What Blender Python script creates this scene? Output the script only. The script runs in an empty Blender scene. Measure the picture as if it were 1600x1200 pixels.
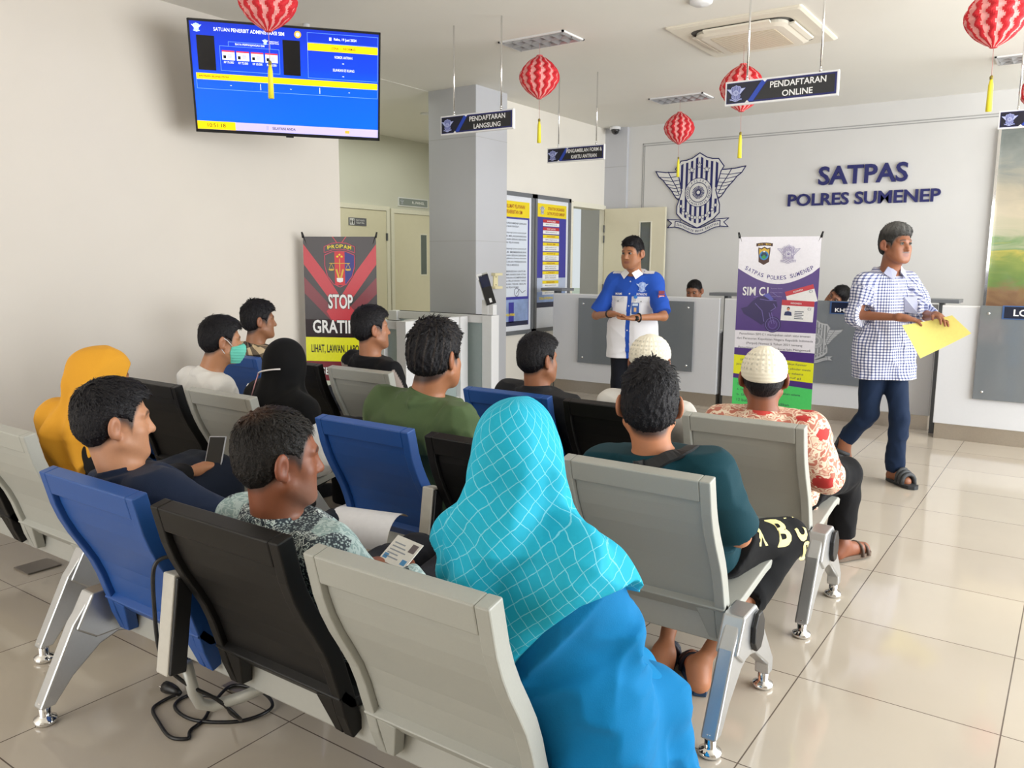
import bpy, math, random
import numpy as np
from mathutils import Matrix, Vector

# ------------------------------------------------------------------ camera, world, light, exposure
SC = bpy.context.scene
COL = SC.collection
cam_data = bpy.data.cameras.new('camera')
cam = bpy.data.objects.new('camera', cam_data)
COL.objects.link(cam)
cam_data.sensor_width = 36.0
cam_data.lens = 36.0 * 1266.93 / 1600.0
cam_data.clip_start = 0.05
_X = (0.81889154, -0.08949634, 0.56692773)
_Y = (0.57391115, 0.11644574, -0.81059631)
_Z = (0.00652909, 0.98915661, 0.14671938)
cam.matrix_world = Matrix(((_X[0], _X[1], _X[2], 0), (_Y[0], _Y[1], _Y[2], 0), (_Z[0], _Z[1], _Z[2], 1.40), (0, 0, 0, 1)))
SC.camera = cam

world = bpy.data.worlds.new('sky')
SC.world = world
world.use_nodes = True
bg = world.node_tree.nodes['Background']
bg.inputs[0].default_value = (0.93, 0.97, 1.0, 1)
bg.inputs[1].default_value = 0.9

def area(name, loc, rot, sx, sy, power, color=(1, 1, 1)):
    L = bpy.data.lights.new(name, 'AREA')
    L.shape = 'RECTANGLE'
    L.size, L.size_y, L.energy, L.color = sx, sy, power, color
    o = bpy.data.objects.new(name, L)
    o.location, o.rotation_euler = loc, rot
    COL.objects.link(o)
    return o
# daylight entering by the glazed front (behind the camera) and the glazed right side
area('daylight_right_glazing', (3.35, 5.3, 1.6), (0, math.radians(90), 0), 2.6, 7.8, 640, (0.95, 0.98, 1.0))
area('daylight_front_glazing', (-3.4, -3.1, 1.6), (math.radians(90), 0, 0), 3.2, 2.6, 130, (1.0, 0.98, 0.95))

area('recess_fill', (-6.6, 7.3, 3.05), (0, 0, 0), 1.6, 2.8, 34, (0.97, 1.0, 0.9))  # broad fill added to brighten the recess, far larger than its small downlight

SC.view_settings.view_transform = 'Standard'
SC.view_settings.look = 'None'
SC.view_settings.gamma = 1.0
SC.view_settings.use_curve_mapping = False
SC.view_settings.exposure = -0.20

# ------------------------------------------------------------------ materials
MATS = {}
def lin(c):
    if isinstance(c, str):
        c = [int(c[i:i + 2], 16) / 255 for i in (0, 2, 4)]
        c = [x / 12.92 if x <= 0.04045 else ((x + 0.055) / 1.055) ** 2.4 for x in c]
    return tuple(c[:3]) + (1.0,)

class NT:
    def __init__(s, m):
        s.t = m.node_tree
        s.b = s.t.nodes['Principled BSDF']
    def n(s, kind, **kw):
        nd = s.t.nodes.new(kind)
        for k, v in kw.items():
            if k.startswith('i_'):
                key = k[2:]
                nd.inputs[int(key) if key.isdigit() else key].default_value = v
            else:
                setattr(nd, k, v)
        return nd
    def l(s, a, b):
        s.t.links.new(a, b)
    def ramp(s, fac, stops, interp='LINEAR'):
        r = s.n('ShaderNodeValToRGB')
        r.color_ramp.interpolation = interp
        e = r.color_ramp.elements
        while len(e) < len(stops):
            e.new(0.5)
        for el, (p, c) in zip(e, stops):
            el.position = p
            el.color = lin(c)
        s.l(fac, r.inputs[0])
        return r.outputs[0]
    def mix(s, fac, a, b, mode='MIX'):
        m = s.n('ShaderNodeMix', data_type='RGBA', blend_type=mode)
        if isinstance(fac, (int, float)):
            m.inputs[0].default_value = fac
        else:
            s.l(fac, m.inputs[0])
        for sock, v in ((m.inputs[6], a), (m.inputs[7], b)):
            if isinstance(v, (tuple, list, str)):
                sock.default_value = lin(v)
            else:
                s.l(v, sock)
        return m.outputs[2]
    def math(s, op, a, b=None):
        m = s.n('ShaderNodeMath', operation=op)
        for i, v in enumerate((a, b)):
            if v is None:
                continue
            if isinstance(v, (int, float)):
                m.inputs[i].default_value = v
            else:
                s.l(v, m.inputs[i])
        return m.outputs[0]
    def obj(s):
        return s.n('ShaderNodeTexCoord').outputs['Object']

def mat(name, color=(0.8, 0.8, 0.8), rough=0.5, metal=0.0, noise=0.06, nscale=60, bump=0.0, emit=0.0, coat=0.0, spec=None, fn=None):
    if name in MATS:
        return MATS[name]
    m = bpy.data.materials.new(name)
    m.use_nodes = True
    MATS[name] = m
    t = NT(m)
    t.b.inputs['Roughness'].default_value = rough
    t.b.inputs['Metallic'].default_value = metal
    if spec is not None:
        t.b.inputs['Specular IOR Level'].default_value = spec
    if coat:
        t.b.inputs['Coat Weight'].default_value = coat
        t.b.inputs['Coat Roughness'].default_value = 0.05
    if fn:
        fn(t)
        return m
    c = lin(color)
    nz = t.n('ShaderNodeTexNoise', i_Scale=nscale, i_Detail=3.0)
    t.l(t.obj(), nz.inputs['Vector'])
    lo = tuple(max(0, x * (1 - noise)) for x in c[:3])
    hi = tuple(min(1, x * (1 + noise)) for x in c[:3])
    col = t.mix(nz.outputs[0], lo, hi)
    t.l(col, t.b.inputs['Base Color'])
    if bump:
        bp = t.n('ShaderNodeBump', i_Strength=bump, i_Distance=0.002)
        t.l(nz.outputs[0], bp.inputs['Height'])
        t.l(bp.outputs[0], t.b.inputs['Normal'])
    if emit:
        t.l(col, t.b.inputs['Emission Color'])
        t.b.inputs['Emission Strength'].default_value = emit
    return m

# ------------------------------------------------------------------ mesh builder
def frame(o, x, y, z):
    return Matrix(((x[0], y[0], z[0], o[0]), (x[1], y[1], z[1], o[1]), (x[2], y[2], z[2], o[2]), (0, 0, 0, 1)))

def panelM(center, bearing=0.0, tilt=0.0):
    """local frame of an upright panel: x to its right as seen from its front, z up, front = -y; bearing turns it about z"""
    return Matrix.Translation(center) @ Matrix.Rotation(bearing, 4, 'Z') @ Matrix.Rotation(tilt, 4, 'X')

I4 = Matrix.Identity(4)
_tcache = {}
def text_geo(s, bold):
    key = (s, bold)
    if key in _tcache:
        return _tcache[key]
    cu = bpy.data.curves.new('t', 'FONT')
    cu.body = s
    cu.size = 1.0
    cu.resolution_u = 3
    cu.offset = bold
    cu.align_x = 'CENTER'
    ob = bpy.data.objects.new('t', cu)
    COL.objects.link(ob)
    dg = bpy.context.evaluated_depsgraph_get()
    me = ob.evaluated_get(dg).to_mesh()
    vs = np.array([tuple(v.co) for v in me.vertices]) if len(me.vertices) else np.zeros((0, 3))
    fs = [tuple(p.vertices) for p in me.polygons]
    ob.evaluated_get(dg).to_mesh_clear()
    bpy.data.objects.remove(ob)
    bpy.data.curves.remove(cu)
    _tcache[key] = (vs, fs)
    return vs, fs

class MB:
    def __init__(s):
        s.v, s.f, s.mi, s.mats, s.sm = [], [], [], [], []
    def m(s, mt):
        if mt not in s.mats:
            s.mats.append(mt)
        return s.mats.index(mt)
    def add(s, vs, fs, mt, M=None, smooth=False):
        b = len(s.v)
        k = s.m(mt)
        for v in vs:
            v = Vector(v)
            s.v.append(tuple(M @ v) if M is not None else tuple(v))
        for f in fs:
            s.f.append(tuple(i + b for i in f))
            s.mi.append(k)
            s.sm.append(smooth)
        return s
    def box(s, x0, x1, y0, y1, z0, z1, mt, M=None):
        vs = [(x, y, z) for x in (x0, x1) for y in (y0, y1) for z in (z0, z1)]
        fs = [(0, 1, 3, 2), (4, 6, 7, 5), (0, 4, 5, 1), (2, 3, 7, 6), (0, 2, 6, 4), (1, 5, 7, 3)]
        return s.add(vs, fs, mt, M)
    def prism(s, pts, ext, mt, M=None):
        """closed polygon of 3-D points, extruded along ext"""
        n = len(pts)
        e = Vector(ext)
        vs = [Vector(p) for p in pts] + [Vector(p) + e for p in pts]
        fs = [tuple(range(n))[::-1], tuple(range(n, 2 * n))] + [(i, (i + 1) % n, n + (i + 1) % n, n + i) for i in range(n)]
        return s.add(vs, fs, mt, M)
    def plate(s, pts2, mt, M=None, y=0.0, th=0.001):
        """polygon in the panel plane (x, z), front face at -y"""
        return s.prism([(p[0], -y, p[1]) for p in pts2], (0, -th, 0), mt, M)
    def rect(s, x0, x1, z0, z1, mt, M=None, y=0.0, th=0.001):
        return s.box(x0, x1, -y - th, -y, z0, z1, mt, M)
    def disc(s, cx, cz, r, mt, M=None, y=0.0, th=0.001, n=24, rz=None, a0=0, a1=2 * math.pi):
        rz = rz or r
        full = abs(a1 - a0) > 6.28
        k = n if full else n + 1
        return s.plate([(cx + r * math.cos(a0 + (a1 - a0) * i / n), cz + rz * math.sin(a0 + (a1 - a0) * i / n)) for i in range(k)], mt, M, y, th)
    def stroke(s, pts, w, mt, M=None, y=0.0, closed=False, th=0.001):
        n = len(pts)
        for i in range(n if closed else n - 1):
            a, b = Vector(pts[i]), Vector(pts[(i + 1) % n])
            d = (b - a)
            if d.length < 1e-6:
                continue
            d.normalize()
            q = Vector((-d.y, d.x)) * w / 2
            a2, b2 = a - d * w * 0.3, b + d * w * 0.3
            s.plate([a2 - q, b2 - q, b2 + q, a2 + q], mt, M, y, th)
        return s
    def ring(s, cx, cz, r, w, mt, M=None, y=0.0, n=32):
        vs, fs = [], []
        for i in range(n):
            a = 2 * math.pi * i / n
            for rr in (r - w / 2, r + w / 2):
                vs.append((cx + rr * math.cos(a), -y - 0.001, cz + rr * math.sin(a)))
        for i in range(n):
            j = (i + 1) % n
            fs.append((2 * i, 2 * j, 2 * j + 1, 2 * i + 1))
        return s.add(vs, fs, mt, M)
    def tube(s, pts, r, mt, n=8, M=None, closed=False, caps=True):
        pts = [Vector(p) for p in pts]
        N = len(pts)
        rs = r if isinstance(r, (list, tuple)) else [r] * N
        vs, fs = [], []
        up = None
        for i in range(N):
            if closed:
                t = pts[(i + 1) % N] - pts[i - 1]
            else:
                t = pts[min(i + 1, N - 1)] - pts[max(i - 1, 0)]
            t.normalize()
            if up is None:
                up = t.orthogonal().normalized()
            up = (up - t * up.dot(t))
            if up.length < 1e-5:
                up = t.orthogonal()
            up.normalize()
            q = t.cross(up)
            for k in range(n):
                a = 2 * math.pi * k / n
                vs.append(pts[i] + (up * math.cos(a) + q * math.sin(a)) * rs[i])
        for i in range(N if closed else N - 1):
            j = (i + 1) % N
            for k in range(n):
                l = (k + 1) % n
                fs.append((i * n + k, i * n + l, j * n + l, j * n + k))
        if not closed and caps:
            fs.append(tuple(range(n))[::-1])
            fs.append(tuple((N - 1) * n + k for k in range(n)))
        return s.add(vs, fs, mt, M, True)
    def lathe(s, prof, mt, n=24, M=None, smooth=True):
        vs, fs = [], []
        for r, z in prof:
            for k in range(n):
                a = 2 * math.pi * k / n
                vs.append((r * math.cos(a), r * math.sin(a), z))
        for i in range(len(prof) - 1):
            for k in range(n):
                l = (k + 1) % n
                fs.append((i * n + k, i * n + l, (i + 1) * n + l, (i + 1) * n + k))
        fs.append(tuple(range(n))[::-1])
        fs.append(tuple((len(prof) - 1) * n + k for k in range(n)))
        return s.add(vs, fs, mt, M, smooth)
    def text(s, body, cx, cz, w, h, mt, M=None, y=0.0, bold=0.0, depth=0.0, rot=0.0, shear=0.0):
        """lettering stretched to fill a w x h box centred at (cx, cz) of the panel plane"""
        vs, fs = text_geo(body, bold)
        if not len(vs):
            return s
        lo, hi = vs.min(0), vs.max(0)
        sx = w / max(1e-6, hi[0] - lo[0])
        sz = h / max(1e-6, hi[1] - lo[1])
        x = (vs[:, 0] - (lo[0] + hi[0]) / 2) * sx
        z = (vs[:, 1] - (lo[1] + hi[1]) / 2) * sz
        x = x + z * shear
        c, sn = math.cos(rot), math.sin(rot)
        X, Z = cx + x * c - z * sn, cz + x * sn + z * c
        n = len(vs)
        pts = [(X[i], -y - depth - 0.0006, Z[i]) for i in range(n)]
        faces = [tuple(f) for f in fs]
        if depth:
            edges = {}
            for f in fs:
                for a, b in zip(f, f[1:] + f[:1]):
                    if (b, a) in edges:
                        del edges[(b, a)]
                    else:
                        edges[(a, b)] = 1
            pts += [(X[i], -y, Z[i]) for i in range(n)]
            faces += [(b, a, a + n, b + n) for a, b in edges]
        return s.add(pts, faces, mt, M)
    def build(s, name, parent=None, bevel=0.0, loc=None, segs=2):
        me = bpy.data.meshes.new(name)
        v = s.v
        if loc is not None:
            v = [(a - loc[0], b - loc[1], c - loc[2]) for a, b, c in v]
        me.from_pydata(v, [], s.f)
        for mt in s.mats:
            me.materials.append(mt)
        me.polygons.foreach_set('material_index', s.mi)
        me.polygons.foreach_set('use_smooth', s.sm)
        me.update()
        o = bpy.data.objects.new(name, me)
        COL.objects.link(o)
        if parent is not None:
            o.parent = parent
        if loc is not None:
            o.location = loc
        if bevel:
            b = o.modifiers.new('bevel', 'BEVEL')
            b.width, b.segments, b.limit_method, b.angle_limit = bevel, segs, 'ANGLE', math.radians(40)
        return o

def thing(name, label, cat, loc=(0, 0, 0), group=None, rotz=0.0):
    o = bpy.data.objects.new(name, None)
    o.empty_display_size = 0.1
    COL.objects.link(o)
    o.location = loc
    o.rotation_euler = (0, 0, rotz)
    o['label'], o['category'] = label, cat
    if group:
        o['group'] = group
    return o
def tag(o, label, cat, group=None):
    o['label'], o['category'] = label, cat
    if group:
        o['group'] = group
    return o
def struct(o):
    o['kind'] = 'structure'
    return o
def part(mb, name, parent, **kw):
    """build a part in world coordinates under a (translated, unrotated) parent"""
    o = mb.build(name, parent, **kw)
    p = parent
    off = Vector((0, 0, 0))
    while p is not None:
        off += p.location
        p = p.parent
    o.data.transform(Matrix.Translation(-off))
    return o
# ------------------------------------------------------------------ surface materials
def f_floor(t):
    co = t.n('ShaderNodeTexCoord').outputs['Object']
    mp = t.n('ShaderNodeMapping')
    mp.inputs['Location'].default_value = (0.685 + 6.0, -3.31 + 6.0, 0)
    t.l(co, mp.inputs[0])
    br = t.n('ShaderNodeTexBrick', offset=0.0, squash=1.0)
    br.inputs['Scale'].default_value = 1.0
    br.inputs['Brick Width'].default_value = 0.6
    br.inputs['Row Height'].default_value = 0.6
    br.inputs['Mortar Size'].default_value = 0.0022
    br.inputs['Mortar Smooth'].default_value = 0.1
    br.inputs['Color1'].default_value = lin('c9bfb0')
    br.inputs['Color2'].default_value = lin('c3b8a9')
    br.inputs['Mortar'].default_value = lin('5b5048')
    t.l(mp.outputs[0], br.inputs['Vector'])
    nz = t.n('ShaderNodeTexNoise', i_Scale=3.0, i_Detail=5.0)
    t.l(co, nz.inputs['Vector'])
    c = t.mix(nz.outputs[0], br.outputs[0], '9d9182', 'MIX')
    c2 = t.mix(0.22, br.outputs[0], c)
    t.l(c2, t.b.inputs['Base Color'])
    t.b.inputs['Roughness'].default_value = 0.09
    t.b.inputs['Specular IOR Level'].default_value = 0.55
M_floor = mat('floor_tile', fn=f_floor)
M_wall = mat('wall_paint_warm_white', 'd9d2c8', 0.7, noise=0.02, nscale=4)
M_wallp = mat('wall_paint_cream', 'ebe6dc', 0.6, noise=0.02, nscale=4)
M_wallg = mat('wall_paint_recess', 'd6d5c8', 0.6, noise=0.02, nscale=4)
M_sat = mat('wall_panel_grey_white', 'd9d8d6', 0.32, noise=0.03, nscale=3)
M_col = mat('column_cladding_grey', 'c3c4c9', 0.35, noise=0.02, nscale=5)
M_groove = mat('panel_groove_grey', 'a7a7a6', 0.5)
M_ceil = mat('ceiling_paint', 'eae7df', 0.8, noise=0.02, nscale=3)
M_skirt = mat('skirting_tile', 'b4aa9b', 0.2)
M_door = mat('door_cream_laminate', 'e3dcc2', 0.45, noise=0.03, nscale=12)
M_doorf = mat('door_frame_cream', 'ebe7d6', 0.45)
M_white = mat('white_laminate', 'e9e9ea', 0.35, noise=0.02)
M_counter = mat('counter_white_grey', 'd9dadd', 0.35, noise=0.02)
M_steel = mat('brushed_steel', 'c4bcb0', 0.28, 0.9, noise=0.08, nscale=90)
M_chrome = mat('chrome', 'e6e6e6', 0.08, 1.0)
M_alu = mat('cast_aluminium', 'c6c8ca', 0.36, 0.85, noise=0.04, nscale=120)
M_silver = mat('silver_grey_paint', 'b9bab4', 0.38, 0.25, noise=0.03)
M_dgrey = mat('dark_grey_plastic', '5d6063', 0.45)
M_black = mat('black_plastic', '131315', 0.4)
M_navy = mat('navy_print', '1a1f63', 0.45)
M_wprint = mat('white_print', 'f0f0f0', 0.5)
M_glassgrey = mat('grey_tinted_counter_glass', '74797d', 0.07, spec=0.6, noise=0.03)
def f_frost(t):
    nz = t.n('ShaderNodeTexNoise', i_Scale=30.0)
    t.l(t.obj(), nz.inputs['Vector'])
    t.l(t.mix(nz.outputs[0], 'bfd0cf', 'cfdcdb'), t.b.inputs['Base Color'])
    t.b.inputs['Transmission Weight'].default_value = 0.45
    t.b.inputs['Roughness'].default_value = 0.35
M_frost = mat('frosted_glass', fn=f_frost)
def f_glass(t):
    t.b.inputs['Base Color'].default_value = (0.95, 0.98, 0.97, 1)
    t.b.inputs['Transmission Weight'].default_value = 1.0
    t.b.inputs['Roughness'].default_value = 0.0
    t.b.inputs['IOR'].default_value = 1.02
M_glass = mat('clear_glass', fn=f_glass)
M_glassdark = mat('dark_door_glass', '68706e', 0.08, noise=0.1, nscale=8)

# ------------------------------------------------------------------ room shell
CZ = 3.10
XL, YB, XR, YF = -5.15, 9.45, 3.30, -3.0
def sbox(name, x0, x1, y0, y1, z0, z1, mt):
    return struct(MB().box(x0, x1, y0, y1, z0, z1, mt).build(name))
sbox('floor', -8.8, XR + 0.2, YF - 0.2, 11.6, -0.1, 0.0, M_floor)
# ceiling with a lower part over the recess
c = MB().box(-5.55, XR + 0.2, YF - 0.2, YB + 0.2, CZ, CZ + 0.1, M_ceil)
c.box(-8.8, -5.55, 4.7, 11.6, 3.098, CZ + 0.1, M_ceil)
struct(c.build('ceiling'))
sbox('wall_left', XL - 0.16, XL, YF - 0.2, 4.84, 0, CZ, M_wall)
sbox('baseboard_left', XL, XL + 0.012, YF, 4.84, 0, 0.1, M_skirt)
sbox('wall_recess', -8.06, -7.9, 4.7, 11.6, 0, 3.098, M_wallg)
sbox('wall_recess_near', -7.9, XL - 0.16, 4.68, 4.84, 0, 3.098, M_wallg)
sbox('wall_recess_far', -7.9, -6.05, 9.45, 9.55, 0, 3.098, M_wallg)
# wall with the posters and the doorway (x = XL, y 7.05..9.45)
w = MB()
w.box(XL - 0.16, XL, 6.95, 8.56, 0, CZ, M_wallp)
w.box(XL - 0.16, XL, 8.56, 9.42, 2.13, CZ, M_wallp)
w.box(XL - 0.04, XL, 9.42, YB, 0, CZ, M_wallp)
struct(w.build('wall_posters'))
sbox('baseboard_posters', XL, XL + 0.012, 7.0, 8.54, 0, 0.1, M_skirt)
# column
p = MB().box(-5.55, -4.95, 6.44, 6.96, 0, CZ, M_col)
for z in (1.62, 2.62):
    p.box(-5.551, -4.949, 6.4385, 6.962, z, z + 0.003, M_groove)
struct(p.build('wall_column'))
# back wall with its panel joints
w = MB().box(XL - 0.04, XR + 0.2, YB, YB + 0.16, 0, CZ, M_sat)
w.box(XL, -4.84, YB - 0.05, YB, 0, CZ, M_col)
struct(w.build('wall_back'))
g = MB()
g.box(-4.645, -4.633, YB - 0.004, YB, 0, 2.885, M_groove)
g.box(-4.622, -4.612, YB - 0.004, YB, 0, 2.862, M_groove)
g.box(-4.645, XR, YB - 0.004, YB, 2.875, 2.885, M_groove)
g.box(-4.622, XR, YB - 0.004, YB, 2.85, 2.86, M_groove)
g.box(XL, -4.84, YB - 0.053, YB - 0.05, 2.62, 2.624, M_groove)
struct(g.build('trim_1'))
# small lobby seen through the open doorway, with a window to the outside
w = MB()
w.box(-7.9, -6.55, 9.78, 9.9, 0, 3.098, M_col)
struct(w.build('wall_lobby'))
win = MB()
win.box(-6.55, -6.50, 9.8, 9.86, 0, 2.4, M_doorf)
win.box(-5.72, -5.25, 9.8, 9.92, 0, 3.098, M_col)
win.box(-6.55, -5.72, 9.8, 9.86, 2.35, 3.098, M_sat)
win.box(-6.5, -5.72, 9.8, 9.86, 0, 0.12, M_doorf)
win.box(-6.5, -5.72, 9.82, 9.84, 0.12, 2.35, M_glass)
struct(win.build('window_1'))
struct(MB().box(-30, 10, 11.6, 45, -0.2, -0.1, mat('outdoor_paving', 'c9d2bd', .9, noise=.15, nscale=2)).build('ground'))
# right and front glazing: unseen frames, with solid infill shaped to hold back daylight
w = MB()
w.box(XR, XR + 0.16, YF, YB, 0, 0.25, M_wall)
w.box(XR, XR + 0.16, YF, YB, 2.9, CZ, M_wall)
w.box(XR, XR + 0.16, YF, 1.3, 0.25, 2.9, M_wall)  # closed bay added to keep side light off the chair backs
for y in np.arange(1.3, YB + 0.1, 1.63):
    w.box(XR, XR + 0.16, y - 0.05, y + 0.05, 0.25, 2.9, M_doorf)
struct(w.build('wall_right'))
w = MB()
w.box(XL, XR, YF - 0.16, YF, 0, 0.2, M_wall)
w.box(XL, XR, YF - 0.16, YF, 2.95, CZ, M_wall)
w.box(-1.75, XR, YF - 0.16, YF, 0.2, 2.95, M_wall)  # unseen infill added to block sky light from behind the camera
for x in np.arange(XL, -1.7, 1.133):
    w.box(x - 0.05, x + 0.05, YF - 0.16, YF, 0.2, 2.95, M_doorf)
struct(w.build('wall_front'))

# doors of the recess (facing +x): panel frame with x to the right when seen from +x side
def recess_door(idx, y0, y1, ztop, label, handle_right, window):
    d = thing('door_%d' % idx, label, 'door', (-7.9, (y0 + y1) / 2, 0))
    d['kind'] = 'structure'
    f = MB()
    f.box(-7.9, -7.855, y0 - 0.06, y0, 0, ztop + 0.06, M_doorf)
    f.box(-7.9, -7.855, y1, y1 + 0.06, 0, ztop + 0.06, M_doorf)
    f.box(-7.9, -7.855, y0, y1, ztop, ztop + 0.06, M_doorf)
    part(f, 'door_frame', d)
    l = MB().box(-7.9, -7.865, y0 + 0.004, y1 - 0.004, 0.01, ztop - 0.004, M_door)
    part(l, 'door_leaf', d)
    if window:
        wy = y1 - 0.33
        q = MB().box(-7.866, -7.858, wy - 0.075, wy + 0.075, 1.22, 1.82, M_doorf)
        q.box(-7.865, -7.856, wy - 0.06, wy + 0.06, 1.24, 1.80, M_glassdark)
        part(q, 'door_glass', d)
        hy = y1 - 0.07
        h = MB().tube([(-7.865, hy, 1.02), (-7.82, hy, 1.02), (-7.815, hy - 0.02, 1.02), (-7.815, hy - 0.13, 1.02)], 0.010, M_chrome)
        h.box(-7.866, -7.858, hy - 0.022, hy + 0.022, 0.99, 1.05, M_chrome)
        h.lathe([(0.022, -0.005), (0.022, 0.008)], M_chrome, 16, Matrix.Translation((-7.86, hy, 0.90)) @ Matrix.Rotation(math.pi / 2, 4, 'Y'))
        part(h, 'door_handle', d)
    else:
        h = MB()
        for z in (0.35, 1.75):
            h.box(-7.868, -7.845, y1 - 0.012, y1 + 0.012, z - 0.05, z + 0.05, M_dgrey)
        part(h, 'hinge', d)
    return d
recess_door(1, 7.35, 8.23, 2.10, 'closed cream door with a small toilet sign, behind the red and black banner', True, False)
recess_door(2, 8.38, 9.32, 2.08, 'closed cream door with a narrow glass pane and lever handle beside the grey column', True, True)
# toilet sign on door 1
sg = MB()
Ms = panelM((-7.864, 7.69, 1.93), math.radians(90))
sg.rect(-0.16, 0.16, -0.05, 0.05, mat('sign_grey', '66666e', 0.4), Ms, 0, 0.004)
sg.rect(-0.14, -0.06, -0.04, 0.04, M_wprint, Ms, 0.004)
for dx in (-0.12, -0.08):
    sg.disc(dx, 0.026, 0.008, M_black, Ms, 0.0055, n=12)
    sg.plate([(dx - 0.014, 0.014), (dx + 0.014, 0.014), (dx + 0.006, -0.032), (dx - 0.006, -0.032)], M_black, Ms, 0.0055)
sg.text('TOILET WANITA', 0.045, 0.018, 0.16, 0.022, M_wprint, Ms, 0.005, 0.01)
sg.text('TOILET PRIA', 0.045, -0.014, 0.15, 0.022, M_wprint, Ms, 0.005, 0.01)
tag(sg.build('toilet_sign'), 'small grey toilet sign with two figures stuck on the left cream door', 'sign')

# open doorway and its leaf (back-left corner)
d3 = thing('door_3', 'open cream door with a narrow pane, swung against the back wall under the emblem', 'door', (XL, 9.40, 0))
d3['kind'] = 'structure'
f = MB()
f.box(XL - 0.17, XL + 0.03, 8.53, 8.59, 0, 2.14, M_doorf)
f.box(XL - 0.04, XL + 0.03, 9.36, 9.42, 0, 2.14, M_doorf)
f.box(XL - 0.17, XL + 0.03, 8.59, 9.36, 2.09, 2.15, M_doorf)
part(f, 'door_frame', d3)
l = MB()
y0, y1 = 9.352, 9.39
for a, b, z0, z1 in ((-5.11, -4.27, 1.92, 2.1), (-5.11, -4.27, 0.01, 1.2), (-5.11, -4.60, 1.2, 1.92), (-4.46, -4.27, 1.2, 1.92)):
    l.box(a, b, y0, y1, z0, z1, M_door)
part(l, 'door_leaf', d3)
q = MB().box(-4.60, -4.46, y0 + 0.01, y1 - 0.01, 1.2, 1.92, M_glassdark)
for a, b, z0, z1 in ((-4.615, -4.60, 1.185, 1.935), (-4.46, -4.445, 1.185, 1.935), (-4.6, -4.46, 1.92, 1.935), (-4.6, -4.46, 1.185, 1.2)):
    q.box(a, b, y0 - 0.006, y1 + 0.006, z0, z1, M_doorf)
part(q, 'door_glass', d3)
h = MB()
for z in (0.3, 1.1, 1.72, 1.85):
    h.tube([(-5.112, 9.345, z - 0.045), (-5.112, 9.345, z + 0.045)], 0.009, M_dgrey)
part(h, 'hinge', d3)

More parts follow.
